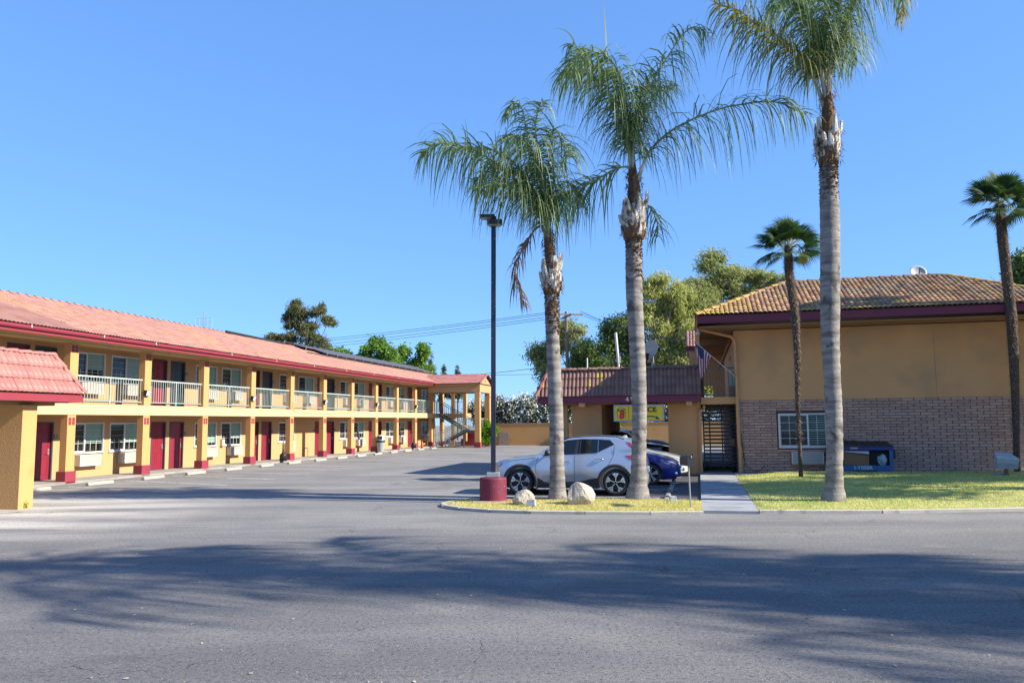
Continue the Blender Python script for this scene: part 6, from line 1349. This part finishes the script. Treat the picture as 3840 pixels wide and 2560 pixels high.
SEDAN = dict(HATCH, top=[(-.95, .40), (-.93, .58), (-.84, .70), (-.6, .80), (-.2, .90), (.3, .98), (.50, 1.03), (1.2, 1.36), (1.6, 1.43), (2.1, 1.43), (2.6, 1.34), (3.0, 1.12), (3.5, 1.06), (3.60, .95), (3.64, .45)], wtop=1.36, dlo=[(.7, .96), (2.5, 1.02), (2.75, 1.14), (2.3, 1.32), (1.6, 1.35), (1.3, 1.30)], ws=(.5, 1.25), rw=(2.65, 3.0), belt=[(-.95, .56), (-.3, .84), (.45, .95), (2.5, 1.0), (3.64, 1.0)])
TALL = dict(SUV, clad=False, rails=None, pillars=[(1.60, 1.66, .04)], tail=[[(3.1, 1.2), (3.34, 1.15), (3.4, .95), (3.15, 1.0)]], mirmat=None); TALL.pop('mirmat')
# cars facing right: origin is the front axle, car turned half round
def back(name, r, d, paint, label, P): return make_car(name, tuple(QW(r, d, .004)), math.pi - ALPHA, paint, label, P)
back('parked_car', -2.98, -4.1, M['car_blue'], 'deep blue hatchback nose out beyond the silver car', HATCH)
back('parked_car', -2.80, -1.6, M['car_grey'], 'pale silver sedan behind the deep blue hatchback', SEDAN)
back('parked_car', -3.35, 3.6 + .9, M['car_black'], 'black car parked under the office porch', TALL)
back('parked_car', -3.75, 11.5, M['car_sky'], 'light blue car parked beyond the office porch', TALL)

# ================================================================== PARKING LOT LAMP
lp = empty('parking_lot_lamp', (-.52, 20.3, 0.05), 0, 'tall thin navy lamp post on a round maroon concrete drum', 'lamp post')
b = MB(); b.lathe([(.58, 0), (.60, .03), (.58, .045), (.36, .05)], 32, (0, 0, -.01)); b.build('footing', mat('footing_paint', (0.34, 0.24, 0.24), .9, .2, 5, wear=((0.36, .05, .08), 3, .5, .6)), lp)
b = MB(); b.lathe([(.345, 0), (.345, .54), (.33, .57), (.30, .575), (.001, .575)], 36, (0, 0, .035)); b.build('base_drum', mat('drum_paint', (0.15, 0.014, 0.036), .7, .2, 4, .5, 30, wear=((.30, .16, .17), 14, .66, .72)), lp, smooth=False)
b = MB(); b.box(-.165, .165, -.15, .15, .612, .74); bo = b.build('base_shroud', M['galv'], lp); bevel_mesh(bo.data, .015)
b = MB(); b.box(-.062, .062, -.062, .062, .741, 7.22); bo = b.build('pole', M['navy'], lp, (0, 0, 0)); bevel_mesh(bo.data, .012)
for v in bo.data.vertices:
    v.co.x += .065 * (v.co.z / 7.2)
b = MB(); b.box(-.07, .08, -.10, .10, 7.221, 7.40); b.build('head_bracket', M['black'], lp, (.065, 0, 0))
for (x0, x1, z0, z1, y0, y1) in ((-.30, .10, 7.36, 7.45, -.2, .15), (-.10, .30, 7.16, 7.30, -.25, .1)):
    b = MB(); b.add([(x0, y0, z0), (x1, y0, z0), (x1, y1, z0 + .03), (x0, y1, z0 + .03), (x0, y0, z1 - .02), (x1, y0, z1 - .02), (x1, y1, z1), (x0, y1, z1)], [(3, 2, 1, 0), (4, 5, 6, 7), (0, 1, 5, 4), (1, 2, 6, 5), (2, 3, 7, 6), (3, 0, 4, 7)]); o = b.build('lamp_head', M['black'], lp)
    b = MB(); b.box(x0 + .04, x1 - .04, y0 + .04, y1 - .04, z0 - .012, z0 - .002); b.build('lamp_lens', M['grey_box'], o)

# ================================================================== BOULDERS
def boulder(loc, sx, sy, sz, seed, label, rz=0):
    random.seed(seed); bm = bmesh.new(); bmesh.ops.create_icosphere(bm, subdivisions=3, radius=1.0)
    pl = [(Vector((random.gauss(0, 1), random.gauss(0, 1), random.gauss(.2, .8))).normalized(), random.uniform(.68, .90)) for _ in range(13)]
    from mathutils import noise
    for v in bm.verts:
        p = v.co.copy()
        for n_, d in pl:
            q = p.dot(n_)
            if q > d: p -= n_ * (q - d) * .92
        p *= 1 + .05 * noise.noise(p * 2.3 + Vector((seed, 0, 0))) + .025 * noise.noise(p * 6)
        tz = 1 - .22 * max(0, p.z + .3); v.co = Vector((p.x * sx * tz, p.y * sy * tz, max(-.1, p.z * sz + sz * .62)))
    me = bpy.data.meshes.new('boulder'); bm.to_mesh(me); bm.free(); me.materials.append(M['rock']); o = link('boulder', me, None, loc, (0, 0, rz)); tag(o, label, 'boulder', 'boulders on the grass island'); return o
boulder((.27, 19.25, .06), .31, .27, .24, 3, 'smaller round pale boulder between the drum and first palm')
boulder((1.62, 19.1, .06), .40, .34, .37, 8, 'larger cone shaped pale boulder right of the first palm', .5)

# small grey boxes on the grass
def fixture(loc, w, d, h, tilt, rz, label, name='ground_box'):
    root = empty(name, loc, rz, label, 'junction box'); b = MB(); b.box(-w / 2, w / 2, -d / 2, d / 2, .0, h); me = bevel_mesh(b.mesh('box_housing', M['grey_box']), .006); o = link('box_housing', me, root, (0, 0, .02), (tilt, tilt * .4, 0))
    b = MB()
    for x in (-w * .36, w * .36):
        for z in (h * .16, h * .84): b.lathe([(.001, -.008), (.010, -.006), (.010, 0), (.001, 0)], 8, (x, -d / 2, z), 'y')
    b.build('box_screws', M['bark'], o); b = MB(); b.tube([(0, 0, -.05), (0, 0, .03)], .015, 6); b.build('box_stem', M['galv'], root)
fixture((.42, 18.75, .055), .20, .10, .16, rad(-14), rad(-18), 'small tilted grey fixture box in front of the smaller boulder')
fixture((3.9, 19.5, .05), .15, .12, .14, 0, 0, 'small grey outlet box beside the wheel stop right of second palm')

# ================================================================== MAILBOX
mb = empty('mailbox', (4.02, 18.19, .05), rad(12), 'black domed mailbox on a thin grey post beside the path', 'mailbox')
b = MB(); b.tube([(.02, 0, -.1), (0, 0, .96)], .018, 8); b.build('post', M['galv'], mb)
b = MB(); prof = [(-.085, 0), (.085, 0), (.085, .14)] + [(.085 * math.cos(a), .14 + .095 * math.sin(a)) for a in np.linspace(.2, math.pi - .2, 8)] + [(-.085, .14)]; b.prism(prof, 'y', -.02, .42); b.build('mailbox_body', M['plastic_black'], mb, (0, -.12, .97))
b = MB(); b.prism([(x * 1.08, z * 1.04) for x, z in prof], 'y', -.035, -.0205); o = b.build('mailbox_door', M['black'], mb, (0, -.12, .965)); b = MB(); b.box(-.012, .012, -.05, -.036, .19, .24); b.build('door_latch', M['galv'], o)
b = MB(); b.box(.092, .098, .12, .15, .08, .26); b.box(.092, .098, .05, .12, .2, .26); b.build('flag_lever', M['door'], mb, (0, -.12, .97)); b = MB(); b.box(.0865, .0885, .02, .2, .02, .16); b.build('sticker', M['white'], mb, (0, -.12, .97))

# ================================================================== WHEEL STOPS
def stop_mesh(L, mt):
    b = MB(); prof = [(-.08, 0), (.08, 0), (.075, .06), (.045, .115), (-.045, .115), (-.075, .06)]; b.prism(prof, 'y', 0, L); return bevel_mesh(b.mesh('wheel_stop', mt), .012)
ws_me = stop_mesh(1.2, M['stop']); ordn = ['first', 'second', 'third', 'fourth', 'fifth', 'sixth', 'seventh', 'eighth', 'ninth', 'tenth', 'eleventh', 'twelfth', 'thirteenth', 'fourteenth', 'fifteenth']
for i in range(15):
    o = link('wheel_stop', ws_me, None, LW(1.72 + random.uniform(-.06, .06), -3.75 + 2.79 * i + random.uniform(-.08, .08), .004), (0, 0, -ALPHA + random.uniform(-.03, .03)))
    tag(o, ordn[i] + ' concrete wheel stop from the near end of the long wing row', 'wheel stop', 'wheel stops along the long wing')
ws2 = stop_mesh(1.5, mat('grey_stop', (0.20, 0.20, 0.19), .9, .2, 9))
for i, (d, lb) in enumerate(((-10.45, 'nearest grey wheel stop, touching the grass island right of second palm'), (-7.75, 'middle grey wheel stop in front of the blue hatchback'), (-5.3, 'rear grey wheel stop tucked under the blue hatchback nose'))):
    tag(link('wheel_stop', ws2, None, QW(-2.28, d, .004), (0, 0, -ALPHA)), lb, 'wheel stop', 'grey wheel stops by the porch')

# ================================================================== BINS, ASH STANDS, CONE
tr = empty('trash_can', LW(.62, 27.75, WZ), 0, 'round grey trash can with domed lid and black liner by the walkway', 'trash can')
b = MB(); b.lathe([(.22, 0), (.24, .04), (.29, .72), (.30, .74)], 20); b.build('can_body', M['plastic_grey'], tr, smooth=True)
b = MB(); b.lathe([(.305, .66), (.325, .70), (.315, .80), (.30, .81)], 20); b.build('bin_liner', M['plastic_black'], tr, smooth=True)
b = MB(); b.lathe([(.31, .80), (.31, .84), (.28, .86), (.27, 1.08), (.20, 1.16), (.001, 1.19)], 20); b.build('dome_lid', M['plastic_grey'], tr, smooth=True); b = MB(); b.box(-.16, .16, -.30, -.24, .88, 1.08); b.build('lid_flap', M['plastic_black'], tr)
def ash(v, u, label):
    r_ = empty('ash_stand', LW(v, u, WZ), 0, label, 'ashtray', 'smokers stands on the walkway'); b = MB(); b.lathe([(.20, 0), (.20, .32), (.19, .35), (.10, .42), (.045, .50), (.04, .56)], 16); b.build('ash_base', M['black'], r_, smooth=True); b = MB(); b.lathe([(.035, .55), (.028, 1.05), (.03, 1.12), (.001, 1.13)], 10); b.build('ash_neck', M['bark'], r_, smooth=True)
ash(.42, 14.7, 'black smokers stand beside the fifth pillar of the wing'); ash(.40, 35.0, 'black smokers stand near the far pillars of the wing')
cn = empty('traffic_cone', LW(1.15, 34.9, .004), 0, 'faded orange traffic cone near the far end of the wing', 'cone'); b = MB(); b.lathe([(.14, .03), (.035, .62), (.03, .63), (.001, .63)], 14); b.build('cone_body', M['orange'], cn, smooth=True); b = MB(); b.box(-.18, .18, -.18, .18, 0, .03); b.build('cone_base', M['orange'], cn)

# ================================================================== DUMPSTER
M['dump_blue'] = mat('dumpster_blue', (0.035, 0.11, 0.26), .5, .15, 4, wear=((.10, .11, .13), 5, .66, .75)); M['dump_dark'] = mat('dumpster_navy', (0.02, 0.035, 0.20), .5, .12, 4)
dp = empty('dumpster', QW(3.10, -1.08, .10), -ALPHA, 'blue rubbish dumpster with dark lid against the brick wall', 'dumpster'); DW = 2.0
b = MB(); b.box(0, DW, 0, .05, .16, .33); b.box(0, .09, 0, .05, .331, .86); b.box(DW - .12, DW, 0, .05, .331, .86); b.box(0, DW, .80, .85, .16, .86); b.box(0, .05, .051, .799, .16, .86); b.box(DW - .05, DW, .051, .799, .16, .86); b.box(.051, DW - .051, .051, .799, .16, .2); b.build('bin_body', M['dump_blue'], dp)
b = MB(); b.box(-.03, DW + .03, -.03, .88, .861, .97); b.build('bin_rim', M['dump_dark'], dp)
for (x0, x1, zz) in ((0.0, 1.0, .03), (1.02, DW + .02, 0.0)):
    b = MB(); b.add([(x0, -.04, .975), (x1, -.04, .975), (x1, .88, 1.10 + zz), (x0, .88, 1.10 + zz), (x0, -.04, 1.0 + zz), (x1, -.04, 1.0 + zz), (x1, .88, 1.14 + zz), (x0, .88, 1.14 + zz)], [(3, 2, 1, 0), (4, 5, 6, 7), (0, 1, 5, 4), (1, 2, 6, 5), (2, 3, 7, 6), (3, 0, 4, 7)])
    for k in range(4): xx = x0 + .12 + k * .24; b.add([(xx, .0, 1.004 + zz), (xx + .05, .0, 1.004 + zz), (xx + .05, .86, 1.142 + zz), (xx, .86, 1.142 + zz), (xx + .01, .0, 1.03 + zz), (xx + .04, .0, 1.03 + zz), (xx + .04, .86, 1.165 + zz), (xx + .01, .86, 1.165 + zz)], [(4, 5, 6, 7), (0, 1, 5, 4), (1, 2, 6, 5), (3, 0, 4, 7), (2, 3, 7, 6)])
    b.build('lid', M['plastic_black'], dp)
b = MB(); b.box(.1, .9, .10, .12, .21, .72); b.box(.9, DW - .13, .12, .14, .21, .8); b.build('inner_panel', M['room'], dp)
b = MB(); b.add([(.42, .04, .34), (1.22, .04, .34), (1.24, .10, .68), (.40, .10, .78), (.42, .3, .34), (1.22, .3, .34), (1.24, .36, .68), (.40, .36, .78)], [(0, 1, 2, 3), (3, 2, 6, 7), (0, 3, 7, 4), (1, 5, 6, 2)]); b.build('cardboard', mat('cardboard', (.22, .12, .06), .9, .1, 5), dp)
b = MB(); b.add([(.40, .05, .80), (1.24, .05, .72), (1.24, .08, .82), (.40, .08, .84)], [(0, 1, 2, 3)]); b.build('paper_sheet', M['white'], dp)
bm = bmesh.new(); bmesh.ops.create_icosphere(bm, subdivisions=3, radius=.19)
from mathutils import noise as mnoise
for v in bm.verts: v.co *= 1 + .3 * mnoise.noise(v.co * 9); v.co.z *= 1.15
me = bpy.data.meshes.new('rubbish_bag'); bm.to_mesh(me); bm.free(); me.materials.append(mat('clear_bag', (.32, .42, .46), .35, .3, 10)); link('rubbish_bag', me, dp, (1.68, .22, .52))
b = MB(); b.box(.62, .86, -.0335, -.031, .90, .955); b.build('warning_label', mat('label_pink', (.62, .42, .40), .6), dp); b = MB()
for k in range(9): b.box(.635 + k * .024, .650 + k * .024, -.0355, -.0340, .915, .94)
b.build('label_print', M['lamp_red'], dp)
text_obj('stencil_number', 'I-Y008R', .185, M['white'], dp, (1.02, -.004, .245), (rad(90), 0, 0), off=.002)
for x in (.25, 1.45):
    b = MB(); b.add([(x, -.02, .155), (x + .42, -.02, .155), (x + .36, -.02, .02), (x + .06, -.02, .02), (x, .5, .155), (x + .42, .5, .155), (x + .36, .5, .02), (x + .06, .5, .02)], [(0, 3, 2, 1)[::-1], (4, 5, 6, 7), (2, 3, 7, 6), (0, 4, 7, 3), (1, 2, 6, 5)]); b.build('fork_pocket', M['dump_blue'], dp)
b = MB(); b.lathe([(.001, -.03), (.075, -.03), (.08, 0), (.075, .03), (.001, .03)], 14, (1.86, .12, .08), 'y'); b.build('caster', M['tyre'], dp)
b = MB(); b.box(DW + .002, DW + .1, .1, .2, .55, .85); b.build('side_sleeve', M['plastic_black'], dp)

# ================================================================== LAWN FLOODLIGHT
lf = empty('lawn_floodlight', (15.45, 24.9, lawn_z((15.45, 24.9))), rad(-8), 'large weathered grey floodlight box on a short stem on the lawn', 'floodlight')
b = MB(); b.lathe([(.09, 0), (.09, .06), (.05, .08), (.045, .22)], 12); b.build('stem', M['bark'], lf)
b = MB(); b.add([(-.30, -.16, .22), (.28, -.16, .20), (.30, .22, .20), (-.27, .22, .22), (-.33, -.22, .56), (.33, -.22, .52), (.26, .20, .70), (-.22, .20, .72)], [(3, 2, 1, 0), (4, 5, 6, 7), (0, 1, 5, 4), (1, 2, 6, 5), (2, 3, 7, 6), (3, 0, 4, 7)]); me = bevel_mesh(b.mesh('lamp_housing', M['grey_box']), .012); link('lamp_housing', me, lf)
for k in range(5): b = MB(); z = .23 + k * .036; b.box(-.29 - .004 * k, .29 + .004 * k, -.19 - .006 * k, -.155, z, z + .012); b.build('louvre', M['grey_box'], lf)
b = MB(); b.tube([(-.36, -.1, .05), (-.15, -.05, .06), (0, 0, .1)], .03, 6); b.lathe([(.001, -.05), (.05, -.05), (.05, .05), (.001, .05)], 8, (-.32, -.1, .05), 'x'); b.build('conduit_elbow', M['galv'], lf)
sc = MB(); sc.add([(0, 0, .02), (.26, .02, .03), (.24, .1, .02), (.03, .1, .035)], [(0, 1, 2, 3)]); tag(sc.build('paper_scrap', M['white'], None, (15.75, 24.1, lawn_z((15.75, 24.1)) + .02)), 'white paper scrap lying on the lawn near the floodlight box', 'litter')

# ================================================================== UTILITY POLE AND WIRES
up = empty('utility_pole', (5.25, 75, 0), rad(14), 'wooden utility pole with crossarms and grey transformer behind the porch', 'utility pole')
b = MB(); b.tube([(.1, 0, 0), (0, 0, 12.6)], [.19, .15], 10); b.build('pole', M['wood'], up)
b = MB(); b.box(-1.5, 1.6, -.2, -.06, 12.25, 12.40); b.build('crossarm', M['wood'], up); b = MB(); b.box(-.07, .07, -1.7, 1.3, 12.05, 12.2); b.build('crossarm', M['wood'], up); b = MB(); b.box(-.1, 1.3, -.25, -.12, 10.6, 10.75); b.build('lower_arm', M['wood'], up)
for k in range(9): b = MB(); x = -1.4 + k * .36; b.lathe([(.03, 0), (.07, .05), (.035, .10), (.065, .15), (.02, .22), (.001, .23)], 8, (x, -.13, 12.40)); b.build('insulator', M['grey_box'], up)
b = MB(); b.lathe([(.26, 0), (.30, .04), (.30, 1.15), (.26, 1.22), (.001, 1.25)], 18, (.75, -.1, 8.5)); b.build('transformer', M['grey_box'], up, smooth=False)
for k in range(9): t = math.pi + math.pi * k / 8; b = MB(); b.box(.75 + .31 * math.cos(t) - .02, .75 + .31 * math.cos(t) + .02, -.1 + .31 * math.sin(t) - .03, -.1 + .31 * math.sin(t) + .03, 8.62, 9.6); b.build('cooling_fin', M['white'], up)
b = MB(); b.tube([(.75, -.1, 9.75), (.75, -.1, 10.0), (.9, -.2, 10.6)], .03, 5); b.build('bushing', M['wood'], up); b = MB(); b.tube([(1.25, -.2, 10.6), (1.2, -.2, 11.2)], .035, 5); b.tube([(-1.0, -.3, 11.2), (-.9, -.3, 12.0)], .035, 5); b.build('fuse_cutout', M['white'], up)
def wire(a, b_, sag, r, label, cat='power line'):
    a, b_ = Vector(a), Vector(b_); n = 14; m = MB(); m.tube([a.lerp(b_, i / n) - Vector((0, 0, sag * 4 * (i / n) * (1 - i / n))) - a for i in range(n + 1)], r, 4); o = m.build('power_line', M['black'], None, a); tag(o, label, cat, 'overhead power lines'); return o
for i, (dz, zL) in enumerate(((12.60, 15.4), (12.45, 14.9), (12.2, 14.2), (12.0, 13.6))):
    wire((3.9 + .1 * i, 75, dz), (-75, 140, zL), 1.0, .022, ['topmost wire running left from the utility pole', 'second wire from the top running left from the utility pole', 'third wire from the top running left from the utility pole', 'lowest of the four wires running left from the utility pole'][i])
for i, z in enumerate((12.62, 12.5, 12.3)): wire((6.6, 74.6, z), (12.9 + i * .25, 55, 7.6 - i * .1), .5, .018, ['uppermost service wire dropping right toward the office building', 'middle service wire dropping right toward the office building', 'lower service wire dropping right toward the office building'][i])
for i in range(2): wire((5.4, 74.8, 11.6 - .4 * i), (9.0 + i * .5, 60, 5.2), .05, .02, ['upper guy wire slanting down behind the porch roof', 'lower guy wire slanting down behind the porch roof'][i], 'guy wire')
wire((-40, 150, 11.8), (30, 110, 9.2), .6, .03, 'distant thin line low over the stair portico'); wire((-12, 90, 7.2), (6, 78, 7.9), .3, .025, 'thin line passing behind the oleander tops')
pl2 = empty('vent_mast', (5.05, 60, 0), 0, 'slim white mast right of the utility pole base', 'mast'); b = MB(); b.tube([(.72, 0, 0), (.70, 0, 6.9)], .05, 8); b.build('mast_tube', M['white'], pl2)
# little weed by the pillar, leaf litter
wd = empty('weed', (-11.9, 19.4, 0), 0, 'small green weed growing from the cracked apron near the canopy pillar', 'weed'); V, F = cards(60, np.array([(0, 0, .12), (.02, 0, .2)]), np.array([(.05, .05, .08), (.04, .04, .07)]), .06, 0, .35, .3, .6); link('weed_leaves', npmesh('weed_leaves', V, F, M['leaf_shrub']), wd)
nl = 420; xy = np.c_[rng.uniform(-9, 11, nl), rng.uniform(5, 19, nl)]; a = rng.uniform(0, 6.28, nl); s_ = rng.uniform(.006, .022, nl); V = np.zeros((nl, 4, 3))
for k, (dx, dy) in enumerate(((-1, -.5), (1, -.5), (1, .5), (-1, .5))): V[:, k, 0] = xy[:, 0] + s_ * (dx * np.cos(a) - dy * np.sin(a)); V[:, k, 1] = xy[:, 1] + s_ * (dx * np.sin(a) + dy * np.cos(a)); V[:, k, 2] = .006 + .01 * rng.random(nl)
tag(link('leaf_litter', npmesh('leaf_litter', V.reshape(-1, 3), np.arange(nl * 4).reshape(-1, 4), M['rock'])), kind='stuff')
